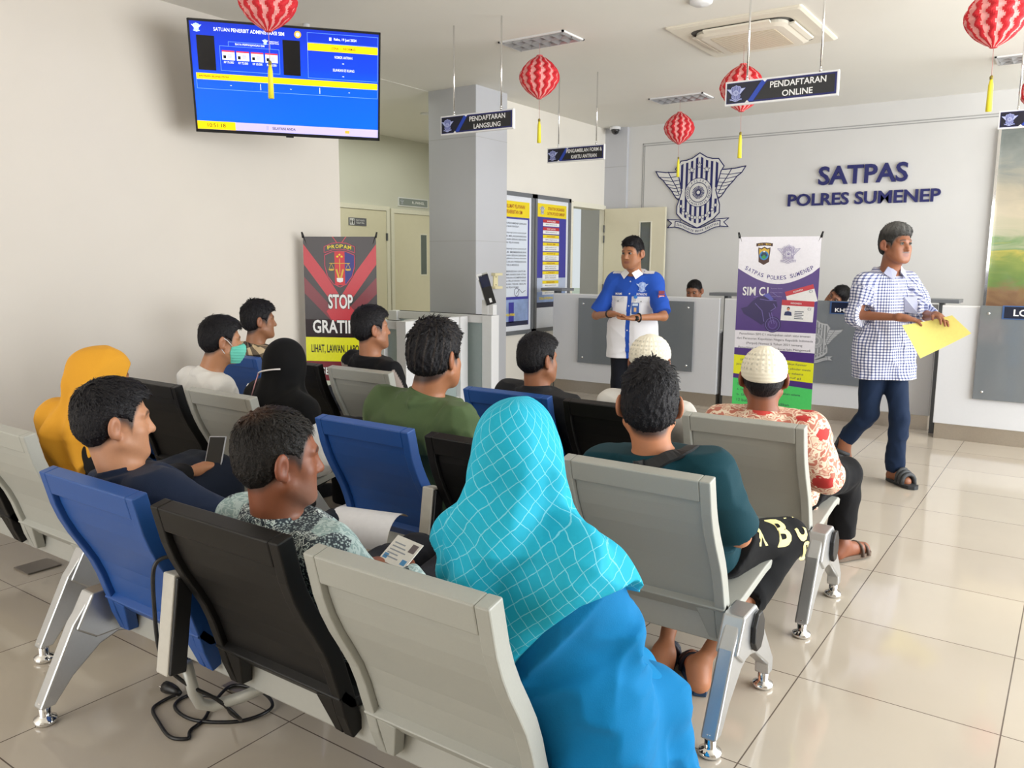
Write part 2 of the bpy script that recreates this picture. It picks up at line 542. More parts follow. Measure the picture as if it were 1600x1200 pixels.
# ------------------------------------------------------------------ emblem artwork (shield, wheel, wings, ribbon)
def emblem(mb, M, k, dark, light, y=0.0, base=0.0, fine=True, cx=0.0, cz=0.0, ribbon=True):
    def P(pts):
        return [(cx + a * k, cz + b * k) for a, b in pts]
    def sym(h):
        return h + [(-a, b) for a, b in h[::-1] if abs(a) > 1e-6]
    def layer(pts, mt, yy, th):
        mb.plate(P(pts), mt, M, yy, th)
    t0 = base if base else 0.0012
    e = 0.0014
    sh = [(0, .47), (.09, .415), (.16, .395), (.235, .39), (.305, .30), (.27, .245), (.245, .15), (.215, .03), (.245, -.07), (.27, -.14), (.27, -.235), (.20, -.305), (.10, -.36), (0, -.41)]
    sh_in = [(0, .44), (.09, .385), (.16, .368), (.22, .362), (.268, .298), (.24, .24), (.215, .15), (.19, .03), (.215, -.07), (.24, -.14), (.24, -.225), (.18, -.285), (.09, -.335), (0, -.375)]
    wing = [(.235, .20), (.265, .262), (.33, .262), (.43, .265), (.565, .285), (.52, .215), (.465, .175), (.425, .125), (.385, .085), (.345, .04), (.315, -.005), (.285, -.045), (.235, -.08), (.205, .02)]
    # wings
    for sgn in (1, -1):
        wp = [(sgn * a, b) for a, b in wing]
        layer(wp, light, y, t0)
        mb.stroke(P(wp), .012 * k, dark, M, y + t0, True)
        if fine:
            for a, b in (((.24, .215), (.52, .215)), ((.24, .165), (.465, .175)), ((.235, .12), (.425, .125)), ((.225, .08), (.385, .085)), ((.22, .04), (.345, .04)), ((.215, 0), (.315, -.005)), ((.225, -.04), (.285, -.045))):
                mb.stroke(P([(sgn * a[0], a[1]), (sgn * (a[0] + b[0]) / 2, (a[1] + b[1]) / 2 - .014), (sgn * b[0], b[1])]), .008 * k, dark, M, y + t0)
            mb.stroke(P([(sgn * .40, .27), (sgn * .355, .19), (sgn * .29, .09), (sgn * .25, .0)]), .010 * k, dark, M, y + t0)
    # shield
    layer(sym(sh), light, y, t0 + e)
    mb.stroke(P(sym(sh)), .012 * k, dark, M, y + t0 + e, True)
    # vertical stripes clipped to the inner shield
    def zspan(x):
        up = np.interp(abs(x), [0, .09, .16, .22, .268], [.44, .385, .368, .362, .298])
        dn = -np.interp(abs(x), [0, .09, .18, .24, .268], [.375, .335, .285, .225, .14])
        return dn, up
    n = 8
    wd = .0295
    for i in range(-4, 4):
        xc = (i + 0.5) * .0625
        for top in (True, False):
            pts = []
            xs = [xc - wd / 2, xc + wd / 2]
            if top:
                lo = [max(.0, math.sqrt(max(0, .168 ** 2 - x * x))) + .01 for x in xs]
                if abs(xc) > .16:
                    lo = [.06, .06]
                pts = [(xs[0], lo[0]), (xs[1], lo[1]), (xs[1], zspan(xs[1])[1] - .005), (xs[0], zspan(xs[0])[1] - .005)]
            else:
                hi = [-math.sqrt(max(0, .168 ** 2 - x * x)) + .01 for x in xs]
                if abs(xc) > .16:
                    hi = [-.07, -.07]
                pts = [(xs[0], zspan(xs[0])[0] + .012), (xs[1], zspan(xs[1])[0] + .012), (xs[1], hi[1]), (xs[0], hi[0])]
            layer(pts, dark, y + t0 + e, e * .6)
    # wheel
    yy = y + t0 + 2 * e
    mb.disc(cx, cz + .01 * k, .168 * k, light, M, yy, e, 36)
    for r, wv in ((.168, .008), (.115, .007), (.112, .004)):
        mb.ring(cx, cz + .01 * k, r * k, wv * k, dark, M, yy + e)
    nb = 24 if fine else 12
    for i in range(nb):
        a = 2 * math.pi * i / nb
        ca, sa = math.cos(a), math.sin(a)
        q = .0055
        mb.plate(P([(.03 * ca + q * sa * .6, .01 + .03 * sa - q * ca * .6), (.076 * ca + q * sa, .01 + .076 * sa - q * ca), (.076 * ca - q * sa, .01 + .076 * sa + q * ca), (.03 * ca - q * sa * .6, .01 + .03 * sa + q * ca * .6)]), dark, M, yy + e)
    mb.ring(cx, cz + .01 * k, .028 * k, .012 * k, dark, M, yy + e)
    if fine:
        def arc(txt, r, a0, a1, h, flip):
            m = len(txt)
            for i, ch in enumerate(txt):
                if ch == ' ':
                    continue
                a = a0 + (a1 - a0) * i / (m - 1)
                rot = a - math.pi / 2 if not flip else a + math.pi / 2
                mb.text(ch, cx + r * k * math.cos(a), cz + (.01 + r * math.sin(a)) * k, .017 * k if ch != 'I' else .006 * k, h * k, dark, M, yy + e, 0.02, rot=rot)
        arc('POLISI', .140, math.radians(128), math.radians(52), .024, False)
        arc('LALULINTAS', .140, math.radians(225), math.radians(315), .022, True)
        for sgn in (1, -1):
            for i in range(5):
                a = math.radians(-24 + 12 * i)
                mb.ring(cx + sgn * .141 * k * math.cos(a), cz + (.01 + .141 * math.sin(a)) * k, .012 * k, .005 * k, dark, M, yy + e, 12)
        for sx, sz in ((-.095, .275), (0, .325), (.095, .275)):
            star = []
            for i in range(10):
                r = .042 if i % 2 == 0 else .017
                a = math.pi / 2 + i * math.pi / 5
                star.append((sx + r * math.cos(a), sz + r * math.sin(a)))
            layer(star, light, yy, e)
            mb.stroke(P(star), .005 * k, dark, M, yy + e, True)
        # laurel at the foot of the shield
        for i in range(6):
            u = i / 5
            for sgn in (1, -1):
                px, pz = sgn * (.03 + .19 * u), -.285 + .14 * u * u
                mb.disc(cx + px * k, cz + pz * k, .021 * k, light, M, yy, e, 10, rz=.016 * k)
                mb.ring(cx + px * k, cz + pz * k, .019 * k, .005 * k, dark, M, yy + e, 12)
    if ribbon:
        bot, top = [], []
        for i in range(13):
            u = -1 + i / 6
            zz = -.325 - .085 * (1 + math.cos(math.pi * u)) / 2
            top.append((.285 * u, zz))
            bot.append((.285 * u, zz - .07))
        for sgn in (1, -1):
            tail = [(sgn * .22, -.31), (sgn * .39, -.30), (sgn * .33, -.345), (sgn * .385, -.40), (sgn * .22, -.385)]
            layer(tail, light, y, t0)
            mb.stroke(P(tail), .010 * k, dark, M, y + t0, True)
        layer(top + bot[::-1], light, y + t0, 2 * e)
        mb.stroke(P(top + bot[::-1]), .010 * k, dark, M, y + t0 + 2 * e, True)
        if fine:
            txt = 'Dharmakerta Marga Raksyaka'
            for i, ch in enumerate(txt):
                if ch == ' ':
                    continue
                u = -.9 + 1.8 * i / (len(txt) - 1)
                zz = -.36 - .085 * (1 + math.cos(math.pi * u)) / 2
                sl = .085 * math.pi / 2 * math.sin(math.pi * u) / .285
                mb.text(ch, cx + .285 * u * k, cz + zz * k, .013 * k, (.03 if ch in 'DMRkhtdy' else .022) * k, dark, M, y + t0 + 3 * e, 0.01, rot=math.atan(sl))
    return mb

eb = MB()
emblem(eb, panelM((-3.885, YB - 0.004, 2.25)), 1.0, M_navy, mat('emblem_white', 'e4e3e0', 0.4), 0, 0.018)
tag(eb.build('wall_emblem'), 'large blue and white winged shield emblem mounted on the back wall', 'emblem')
lt = MB().text('SATPAS', -2.05, 2.375, 0.90, 0.20, M_navy, panelM((0, YB - 0.003, 0)), 0, 0.022, 0.025)
tag(lt.build('wall_lettering'), 'upper row of raised navy letters on the back wall, reading SATPAS', 'lettering')
lt = MB().text('POLRES SUMENEP', -2.05, 2.125, 1.54, 0.135, M_navy, panelM((0, YB - 0.003, 0)), 0, 0.022, 0.02)
tag(lt.build('wall_lettering'), 'lower row of raised navy letters on the back wall, reading POLRES SUMENEP', 'lettering')

# mural behind glass at the right end of the back wall
def f_mural(t):
    co = t.obj()
    sp = t.n('ShaderNodeSeparateXYZ')
    t.l(co, sp.inputs[0])
    nz = t.n('ShaderNodeTexNoise', i_Scale=2.2, i_Detail=6.0, i_Distortion=1.2)
    mp = t.n('ShaderNodeMapping')
    mp.inputs['Scale'].default_value = (1.0, 1.0, 3.0)
    t.l(co, mp.inputs[0])
    t.l(mp.outputs[0], nz.inputs['Vector'])
    h = t.math('ADD', t.math('MULTIPLY', t.math('SUBTRACT', sp.outputs[2], 1.0), 0.57), t.math('MULTIPLY', t.math('SUBTRACT', nz.outputs[0], 0.5), 0.30))
    c = t.ramp(h, [(0.0, '7a5a42'), (0.08, '8f7050'), (0.16, '6f8a48'), (0.24, '8c9c52'), (0.29, 'c2b45a'), (0.33, '7f9c6a'), (0.40, 'b9b79a'), (0.52, 'cdc1a8'), (0.66, 'b9b09c'), (0.80, '8f948f'), (1.0, '6f7774')])
    t.l(c, t.b.inputs['Base Color'])
    t.b.inputs['Roughness'].default_value = 0.12
    t.b.inputs['Coat Weight'].default_value = 0.6
    t.b.inputs['Coat Roughness'].default_value = 0.03
mu = MB().box(-0.79, 2.9, YB - 0.035, YB, 0.5, 2.72, mat('painted_mural', fn=f_mural))
mu_o = thing('mural', 'large landscape mural behind glass at the right end of the back wall', 'mural', (1.0, YB, 0))
part(mu, 'painting', mu_o)
f = MB()
f.box(-0.815, -0.79, YB - 0.05, YB, 0.5, 2.74, M_chrome)
f.box(-0.79, 2.9, YB - 0.05, YB, 2.72, 2.74, M_chrome)
part(f, 'frame', mu_o)
# ------------------------------------------------------------------ ceiling fixtures
def troffer(x, y, label):
    t = thing('ceiling_light', label, 'light', (x, y, CZ), 'recessed louvre lights in the ceiling')
    f = MB()
    L, W = 0.295, 0.155
    for a, b, c, d in ((-L, L, -W, -W + .015), (-L, L, W - .015, W), (-L, -L + .015, -W, W), (L - .015, L, -W, W)):
        f.box(x + a, x + b, y + c, y + d, CZ - 0.012, CZ, M_white)
    part(f, 'frame', t)
    lv = MB()
    refl = mat('light_reflector', 'b9babd', 0.3, 0.5)
    lv.box(x - L + .03, x + L - .03, y - W + .03, y + W - .03, CZ - 0.002, CZ, mat('light_inside', '8c8d90', 0.4))
    for k in (-1, 0, 1):
        yy = y + k * (W - .035)
        lv.prism([(x - L + .03, yy - .012, CZ - .003), (x - L + .03, yy + .012, CZ - .003), (x - L + .03, yy, CZ - .02)], (2 * L - .06, 0, 0), refl)
    for i in range(7):
        xx = x - L + .03 + (2 * L - .06) * i / 6
        for k in (-1, 1):
            yc = y + k * (W - .015) / 2
            lv.prism([(xx - .03, yc - .058, CZ - .003), (xx + .03, yc - .058, CZ - .003), (xx, yc - .058, CZ - .02)], (0, .116, 0), refl)
    part(lv, 'louvre', t)
troffer(-3.59, 5.49, 'nearer louvred light in the ceiling, above the lantern near the column')
troffer(-3.57, 8.11, 'farther louvred light in the ceiling, above the lantern near the emblem')
troffer(-0.47, 8.10, 'louvred light in the ceiling at the right edge of the photo')
for x, y, lb in ((-2.2, 5.26, 'round white smoke detector on the ceiling near the air conditioner'),):
    t = MB().lathe([(0.0, 0), (0.075, 0), (0.072, -0.02), (0.05, -0.032), (0.0, -0.036)][::-1], M_white, 28)
    o = tag(t.build('smoke_detector'), lb, 'smoke detector')
    o.location = (x, y, CZ)

# cassette air conditioner
ac = thing('air_conditioner', 'large square cream cassette air conditioner in the ceiling', 'air conditioner', (-2.17, 6.18, CZ))
M_ac = mat('ac_plastic', 'e6dfcf', 0.45, noise=0.02)
M_acg = mat('ac_grille', 'c7b9a0', 0.6, noise=0.1, nscale=200)
ax, ay = -2.17, 6.18
pn = MB()
S = 0.485
def rsq(s, r, z, n=6):
    pts = []
    for cxx, cyy, a0 in ((s - r, s - r, 0), (-s + r, s - r, 90), (-s + r, -s + r, 180), (s - r, -s + r, 270)):
        for i in range(n + 1):
            a = math.radians(a0 + 90 * i / n)
            pts.append((ax + cxx + r * math.cos(a), ay + cyy + r * math.sin(a), z))
    return pts
def loft(mb, rings, mt, cap=True):
    n = len(rings[0])
    vs = [p for r in rings for p in r]
    fs = []
    for i in range(len(rings) - 1):
        for k in range(n):
            fs.append((i * n + k, i * n + (k + 1) % n, (i + 1) * n + (k + 1) % n, (i + 1) * n + k))
    if cap:
        fs.append(tuple((len(rings) - 1) * n + k for k in range(n)))
    return mb.add(vs, fs, mt)
loft(pn, [rsq(S, .02, CZ), rsq(S, .02, CZ - .012), rsq(S - .02, .02, CZ - .022)], M_ac)
part(pn, 'panel', ac)
sl = MB()
loft(sl, [rsq(.365, .10, CZ - .0225), rsq(.365, .10, CZ - .0235)], M_black)
part(sl, 'outlet_slot', ac)
mid = MB()
loft(mid, [rsq(.33, .09, CZ - .02), rsq(.335, .09, CZ - .045), rsq(.30, .07, CZ - .06), rsq(.26, .03, CZ - .062)], M_ac)
part(mid, 'centre_panel', ac)
gr = MB()
loft(gr, [rsq(.235, .01, CZ - .0615), rsq(.235, .01, CZ - .0645)], M_acg)
for i in range(19):
    yy = ay - .225 + .45 * i / 18
    gr.box(ax - .23, ax + .23, yy - .002, yy + .002, CZ - .0665, CZ - .064, M_ac)
part(gr, 'intake_grille', ac)
for k in range(4):
    fl = MB()
    R = Matrix.Translation((ax, ay, CZ - .03)) @ Matrix.Rotation(k * math.pi / 2, 4, 'Z')
    fl.prism([(-.24, .335, -.004), (-.24, .375, .0), (-.24, .372, -.012), (-.24, .338, -.020)], (.48, 0, 0), M_ac, R)
    part(fl, 'flap', ac)

# CCTV dome
cc = thing('security_camera', 'white dome security camera under the ceiling by the back corner', 'camera', (-4.97, 9.32, CZ))
part(MB().lathe([(0.0, CZ - .035), (.07, CZ - .035), (.068, CZ - .005), (.06, CZ), (0.0, CZ)], M_white, 24, Matrix.Translation((-4.97, 9.32, 0))), 'housing', cc)
part(MB().lathe([(0.0, CZ - .095), (.02, CZ - .092), (.04, CZ - .078), (.052, CZ - .05), (.054, CZ - .034)], mat('dome_black', '1a1b20', 0.05, coat=0.5), 24, Matrix.Translation((-4.97, 9.32, 0))), 'dome', cc)
# recess downlight
dl = thing('downlight', 'small round downlight in the low ceiling left of the column', 'light', (-6.35, 7.32, 3.098))
part(MB().lathe([(.045, 3.098), (.06, 3.098), (.06, 3.086), (.045, 3.083)], M_white, 24, Matrix.Translation((-6.35, 7.32, 0))), 'ring', dl)

# ------------------------------------------------------------------ hanging signs
def hang_sign(x0, x1, y, z0, z1, lines, label, textw, poles):
    cxx, czz = (x0 + x1) / 2, (z0 + z1) / 2
    t = thing('hanging_sign', label, 'sign', (cxx, y, z0), 'signs hung from the ceiling on rods')
    w, h = (x1 - x0), (z1 - z0)
    M = panelM((cxx, y - 0.012, czz), math.radians(2.0))
    b = MB().box(-w / 2, w / 2, 0, 0.024, -h / 2, h / 2, M_white, M)
    part(b, 'sign_frame', t, bevel=0.002)
    g = MB()
    g.rect(-w / 2 + .010, w / 2 - .010, -h / 2 + .010, h / 2 - .010, M_navy, M, 0.0, 0.0015)
    a = w * .40
    g.plate([(-w / 2 + .014, -h / 2 + .014), (-w * .30, -h / 2 + .014), (-w * .17, h / 2 - .014), (-w / 2 + .014, h / 2 - .014)], mat('sign_dark', '15172a', 0.4), M, 0.0015)
    g.plate([(-w * .225, -h / 2 + .02), (w / 2 - .02, -h / 2 + .02), (w / 2 - .02, h / 2 - .02), (-w * .115, h / 2 - .02)], mat('sign_charcoal', '1d1e22', 0.4), M, 0.0015)
    g.plate([(-w * .285, -h / 2 + .016), (-w * .235, -h / 2 + .016), (-w * .115, h / 2 - .012), (-w * .165, h / 2 - .012)], mat('sign_blue', '2346b4', 0.4), M, 0.0025)
    g.plate([(-w * .155, h / 2 - .010), (-w * .115, h / 2 - .010), (-w * .135, h / 2 - .022)], M_wprint, M, 0.0035)
    g.plate([(-w * .31, -h / 2 + .010), (-w * .27, -h / 2 + .010), (-w * .29, -h / 2 + .022)], M_wprint, M, 0.0035)
    emblem(g, M, h * .72, mat('sign_emblem_blue', '3c4aa0', 0.4), mat('sign_emblem_pale', 'c6cdf0', 0.4), 0.003, 0, False, -w * .395, -.002)
    for i, (s, tw) in enumerate(lines):
        zz = (h * .195, -h * .20)[i] if len(lines) == 2 else 0
        g.text(s, w * .155 + (0 if i == 0 else textw), zz, tw * w * 1.1, h * .25, M_wprint, M, 0.003, 0.018)
    part(g, 'sign_face', t)
    for px in poles:
        r = MB().tube([(px, y, z1), (px, y, CZ - .004)], 0.006, M_chrome, 8)
        r.tube([(px, y, z1 - .002), (px, y, z1 + .02)], 0.009, M_chrome, 8)
        part(r, 'hanging_rod', t)
hang_sign(-4.0, -3.36, 4.8, 2.335, 2.47, [('PENDAFTARAN', .44), ('LANGSUNG', .33)], 'hanging sign reading PENDAFTARAN LANGSUNG in front of the grey column', 0, (-3.89, -3.465))
hang_sign(-1.82, -1.19, 4.78, 2.32, 2.455, [('PENDAFTARAN', .44), ('ONLINE', .24)], 'hanging sign reading PENDAFTARAN ONLINE below the air conditioner', 0, (-1.70, -1.29))
hang_sign(-4.23, -3.635, 6.62, 2.335, 2.47, [('PENGAMBILAN FORM &', .56), ('KARTU ANTRIAN', .40)], 'hanging sign reading PENGAMBILAN FORM & KARTU ANTRIAN, farther back beside the column', 0, (-4.12, -3.72))
hang_sign(-0.58, 0.05, 6.62, 2.33, 2.45, [('INFORMASI', .40)], 'hanging sign cut off by the right edge of the photo', 0, (-0.47, -0.06))

# ------------------------------------------------------------------ paper lanterns
M_lr = mat('lantern_red', 'd0202c', 0.7, noise=0.12, nscale=30)
M_lp = mat('lantern_pale_pink', 'e79a96', 0.7, noise=0.1, nscale=30)
M_ly = mat('tassel_yellow', 'f0e23c', 0.6)
M_str = mat('red_thread', 'b98a84', 0.7)
def lantern(x, y, z, d, ztop, label, tl=0.16, gap=0.13):
    t = thing('paper_lantern', label, 'lantern', (x, y, z), 'red honeycomb paper lanterns')
    b = MB()
    NA, NZ = 96, 36
    R, H = d / 2, d * .54
    vs, fs, mi = [], [], []
    for i in range(NZ + 1):
        u = -1 + 2 * i / NZ
        r = R * max(0.06, (1 - abs(u) ** 1.75)) ** .75
        if u > .93:
            r = max(r, R * .16)
        for k in range(NA):
            a = 2 * math.pi * k / NA
            ph = 12 * a
            zig = 1.1 * (abs(((i / 6.0) % 1.0) * 2 - 1) * 2 - 1)
            rr = r * (1 + .055 * math.cos(ph + zig) * math.sin(math.pi * min(1, max(0, (1 - abs(u)) * 3)) / 2))
            vs.append((x + rr * math.cos(a), y + rr * math.sin(a), z + H * u))
    mats = []
    for i in range(NZ):
        for k in range(NA):
            l = (k + 1) % NA
            a = 2 * math.pi * (k + .5) / NA
            zig = 1.1 * (abs((((i + .5) / 6.0) % 1.0) * 2 - 1) * 2 - 1)
            red = math.cos(12 * a + zig + 0.6) > -0.25
            (fs if red else mi).append((i * NA + k, i * NA + l, (i + 1) * NA + l, (i + 1) * NA + k))
    b.add(vs, fs, M_lr)
    nb = len(b.v)
    b.f += mi
    k2 = b.m(M_lp)
    b.mi += [k2] * len(mi)
    b.sm += [False] * len(mi)
    b.f.append(tuple(range(NA))[::-1])
    b.f.append(tuple(NZ * NA + k for k in range(NA)))
    b.mi += [0, 0]
    b.sm += [False, False]
    part(b, 'paper_body', t)
    s = MB().tube([(x, y, z + H - .005), (x, y, ztop - .002)], 0.0015, M_str, 5)
    part(s, 'string', t)
    zb = z - H
    q = MB().tube([(x, y, zb + .005), (x + .003, y, zb - gap)], 0.0018, M_str, 5)
    q.lathe([(0.0, zb - gap - .022), (.009, zb - gap - .018), (.010, zb - gap - .004), (.004, zb - gap + .004)], mat('tassel_knot', '8a7a2c', 0.6), 10, Matrix.Translation((x + .003, y, 0)))
    q.lathe([(0.0, zb - gap - .02 - tl), (.016, zb - gap - .02 - tl), (.013, zb - gap - .05), (.007, zb - gap - .018)], M_ly, 10, Matrix.Translation((x + .003, y, 0)))
    part(q, 'tassel', t)
lantern(-3.66, 2.96, 2.77, .30, CZ, 'red paper lantern hanging in front of the blue screen', .17, .15)
lantern(-3.60, 5.49, 2.83, .30, CZ, 'red paper lantern under the nearer louvred light, by the column', .16, .15)
lantern(-2.24, 6.20, 2.72, .32, CZ - .068, 'red paper lantern half hidden behind the PENDAFTARAN ONLINE sign', .17, .15)
lantern(-3.58, 8.11, 2.80, .30, CZ, 'red paper lantern under the farther louvred light, by the wall emblem', .18, .13)
lantern(-0.53, 5.40, 2.77, .31, CZ, 'large red paper lantern at the top right corner of the photo', .17, .15)
lantern(-0.42, 8.00, 2.80, .30, CZ, 'red paper lantern behind the sign at the right edge', .17, .15)

# ------------------------------------------------------------------ television
tv = thing('television', 'wall television showing a blue queue screen, high on the left wall', 'television', (-4.412, 3.711, 2.57))
Mt = Matrix.Translation((-4.412, 3.711, 2.57)) @ Matrix.Rotation(0.801, 4, 'Z') @ Matrix.Rotation(0.323, 4, 'X') @ Matrix.Rotation(0.017, 4, 'Y')
TW, TH = 1.20, 0.69
b = MB().box(-TW / 2, TW / 2, 0.006, 0.05, -TH / 2, TH / 2, M_black, Mt)
b.box(-.36, .36, 0.05, 0.085, -TH / 2 + .05, TH / 2 - .18, M_black, Mt)
for a, c, e, g in ((-TW / 2, TW / 2, TH / 2 - .012, TH / 2), (-TW / 2, TW / 2, -TH / 2, -TH / 2 + .02), (-TW / 2, -TW / 2 + .012, -TH / 2, TH / 2), (TW / 2 - .012, TW / 2, -TH / 2, TH / 2)):
    b.box(a, c, 0.0, 0.008, e, g, M_black, Mt)
b.box(-.025, .025, -.002, .004, -TH / 2 - .008, -TH / 2 + .006, M_black, Mt)
part(b, 'casing', tv)
def em(name, c, s=0.9):
    return mat(name, c, 0.35, noise=0.0, emit=s)
def f_scr(t):
    sp = t.n('ShaderNodeSeparateXYZ')
    t.l(t.n('ShaderNodeTexCoord').outputs['Generated'], sp.inputs[0])
    c = t.ramp(sp.outputs[2], [(0.0, '0a62ee'), (0.45, '0556f2'), (0.62, '0a3fd6'), (1.0, '0a2cb4')])
    t.l(c, t.b.inputs['Base Color'])
    t.l(c, t.b.inputs['Emission Color'])
    t.b.inputs['Emission Strength'].default_value = 0.8
    t.b.inputs['Roughness'].default_value = 0.3
E_blue = mat('screen_blue', fn=f_scr)
E_y, E_w, E_l, E_k, E_r = em('screen_yellow', 'ffd400'), em('screen_white', 'e6ecff'), em('screen_lilac', 'b9aee0'), em('screen_black', '08080c', 0.3), em('screen_red', 'd8384a')
E_dk = em('screen_text_dark', '4a3f10', 0.3)
E_ln = em('screen_line', '6fa0ff')
E_gold = em('screen_gold', 'd8a838')
s = MB()
s.rect(-TW / 2 + .012, TW / 2 - .012, -TH / 2 + .02, TH / 2 - .012, E_blue, Mt, -.006, .002)
Y1 = -.0035
def U(u, v):      # screen pixel of the 1600x1067 close-up -> panel coordinates (approximately rectified)
    return u, v
def srect(x0, x1, z0, z1, m, k=0):
    s.rect(x0 * TW, x1 * TW, z0 * TH, z1 * TH, m, Mt, Y1 + .0006 * k, .0006)
def sbord(x0, x1, z0, z1, w=.0022):
    s.stroke([(x0 * TW, z0 * TH), (x1 * TW, z0 * TH), (x1 * TW, z1 * TH), (x0 * TW, z1 * TH)], w, E_ln, Mt, Y1, True, .0006)
def stext(tx, cx_, cz_, w_, h_, m=None, k=1, bold=.01):
    s.text(tx, cx_ * TW, cz_ * TH, w_ * TW, h_ * TH, m or E_w, Mt, Y1 + .0006 * k, bold)
srect(-.49, -.29, -.47, -.395, E_y)
srect(-.29, .49, -.47, -.395, E_l)
stext('10:51:18', -.39, -.432, .095, .036, E_dk, 1, .01)
stext('SELAYANI ANDA', -.03, -.432, .125, .026, E_dk, 1, .015)
srect(-.125, -.113, -.45, -.412, em('screen_mauve', 'a9a2d8'), 1)
srect(.305, .33, -.445, -.418, E_gold, 1)
srect(-.475, .485, -.018, .038, E_y)
stext('ANTRIAN SELANJUTNYA', -.385, .010, .155, .022, E_dk, 1, .02)
sbord(-.475, .485, -.10, -.018)
for a in (-.145, .17):
    srect(a - .0015, a + .0015, -.085, -.03, E_w, 1)
for a in (-.30, .015, .33):
    srect(a - .004, a + .004, -.062, -.057, E_w, 1)
sbord(.11, .485, .055, .455)
sbord(.11, .485, .37, .455)
srect(.11, .485, .30, .365, E_y)
stext('Rabu, 19 Juni 2024', .31, .41, .12, .03, E_w, 1, .02)
srect(.225, .237, .397, .425, E_w, 1)
stext('ZONA 1 - INFORMASI', .30, .332, .13, .022, E_dk)
stext('NOMOR ANTRIAN', .30, .255, .095, .024)
stext('SILAHKAN KE RUANG', .30, .14, .115, .024)
for z in (.20, .085):
    srect(.293, .303, z - .003, z + .003, E_w, 1)
srect(-.46, -.37, .065, .365, E_k)
srect(-.02, .07, .065, .375, E_k)
stext('SATUAN PENERBIT ADMINISTRASI SIM', -.19, .425, .36, .032, E_w, 1, .012)
emblem(s, Mt, .055, E_ln, E_w, Y1 + .0006, 0, False, -.455 * TW, .43 * TH)
emblem(s, Mt, .035, E_ln, E_w, Y1 + .0006, 0, False, -.11 * TW, .345 * TH)
stext('DIREKTORAT', -.065, .35, .05, .012)
stext('REGISTRASI', -.065, .335, .05, .012)
s.disc(.06 * TW, .43 * TH, .022, E_gold, Mt, Y1 + .0006, .0006, 14)
s.disc(.06 * TW, .43 * TH, .012, E_w, Mt, Y1 + .0012, .0006, 12)
sbord(-.345, -.04, .07, .285)
sbord(-.30, -.085, .285, .325)
stext('BIAYA PERPANJANGAN SIM', -.19, .305, .15, .022)
for i, tx in enumerate(('RP 75.000', 'RP 75.000', 'RP 30.000', 'RP 50.000')):
    cx_ = -.303 + .074 * i
    srect(cx_ - .032, cx_ + .032, .165, .245, E_w, 1)
    srect(cx_ - .032, cx_ + .032, .235, .248, E_r, 2)
    srect(cx_ - .026, cx_ - .012, .178, .205, E_k, 2)
    srect(cx_ - .004, cx_ + .018, .18, .22, em('screen_pale', 'b9bce8'), 2)
    stext(tx, cx_, .145, .05, .02)
part(s, 'screen', tv)
br = MB().box(-.03, .03, .085, .16, .02, .08, M_white, Mt)
part(br, 'mount_bracket', tv)
arm = MB().tube([Mt @ Vector((0, .14, .05)), (-4.80, 4.20, 2.66), (-4.75, 4.18, CZ - .004)], .025, M_white, 10)
part(arm, 'mount_arm', tv)

# ------------------------------------------------------------------ service counters
M_ctop = mat('counter_ledge_grey', '6d7074', 0.4)
def counter(x0, x1, y, zt, label, gx0, gx1, gz0, gz1, depth=0.38):
    t = thing('service_counter', label, 'counter', ((x0 + x1) / 2, y, 0), 'white service counters along the back')
    b = MB().box(x0, x1, y, y + .04, .13, zt, M_counter)
    b.box(x0, x1, y + .04, y + depth, .13, zt - .32, M_counter)
    b.box(x0, x1, y + .0, y + .06, zt - .002, zt + .012, M_white)
    part(b, 'body', t, bevel=.004)
    pl = MB().box(x0 + .01, x1 - .01, y + .025, y + depth - .02, 0.0, .13, M_steel)
    part(pl, 'plinth', t)
    g = MB().box(gx0, gx1, y - .03, y - .022, gz0, gz1, M_glassgrey)
    part(g, 'glass_panel', t, bevel=.002)
    for gx in (gx0 + .06, gx1 - .06):
        for gz in (gz0 + .06, gz1 - .06):
            s_ = MB().tube([(gx, y - .033, gz), (gx, y, gz)], .010, M_chrome, 12)
            part(s_, 'standoff', t)
    return t
counter(-4.80, -2.89, 7.65, 1.07, 'left white service counter, behind the person in the blue and white uniform', -4.46, -3.14, .34, 1.04)
c2 = counter(-2.84, -.99, 7.65, 1.07, 'middle white service counter, behind the purple banner', -2.62, -1.30, .34, 1.09)
c3 = counter(-.92, 2.6, 7.36, 1.08, 'right white service counter with a large grey glass panel, cut off by the photo', -.65, 1.6, .36, 1.10)
g = MB()
emblem(g, panelM((-1.96, 7.617, .72)), .42, mat('etched_grey', '7f8285', .3), mat('etched_pale', 'b4b6b8', .3), 0, 0, True)
part(g, 'etched_emblem', c2)
def tagp(parent, x0, x1, z0, z1, y, lines):
    g = MB()
    M = panelM(((x0 + x1) / 2, y, (z0 + z1) / 2))
    w, h = x1 - x0, z1 - z0
    g.rect(-w / 2, w / 2, -h / 2, h / 2, mat('plate_edge', '3f5f93', .3), M, 0, .006)
    g.rect(-w / 2 + .014, w / 2 - .008, -h / 2 + .008, h / 2 - .008, mat('plate_dark', '131c33', .3), M, .006, .002)
    for s_, cx_, cz_, w_, h_ in lines:
        g.text(s_, cx_, cz_, w_, h_, M_wprint, M, .008, .02)
    part(g, 'name_plate', parent)
tagp(c2, -1.85, -1.42, .975, 1.085, 7.622, [('LOKET', .03, .024, .14, .030), ('KHUSUS SIM', .0, -.02, .34, .034)])
tagp(c3, -.50, -.05, 1.0, 1.105, 7.332, [('LOKET', -.03, 0, .24, .052)])
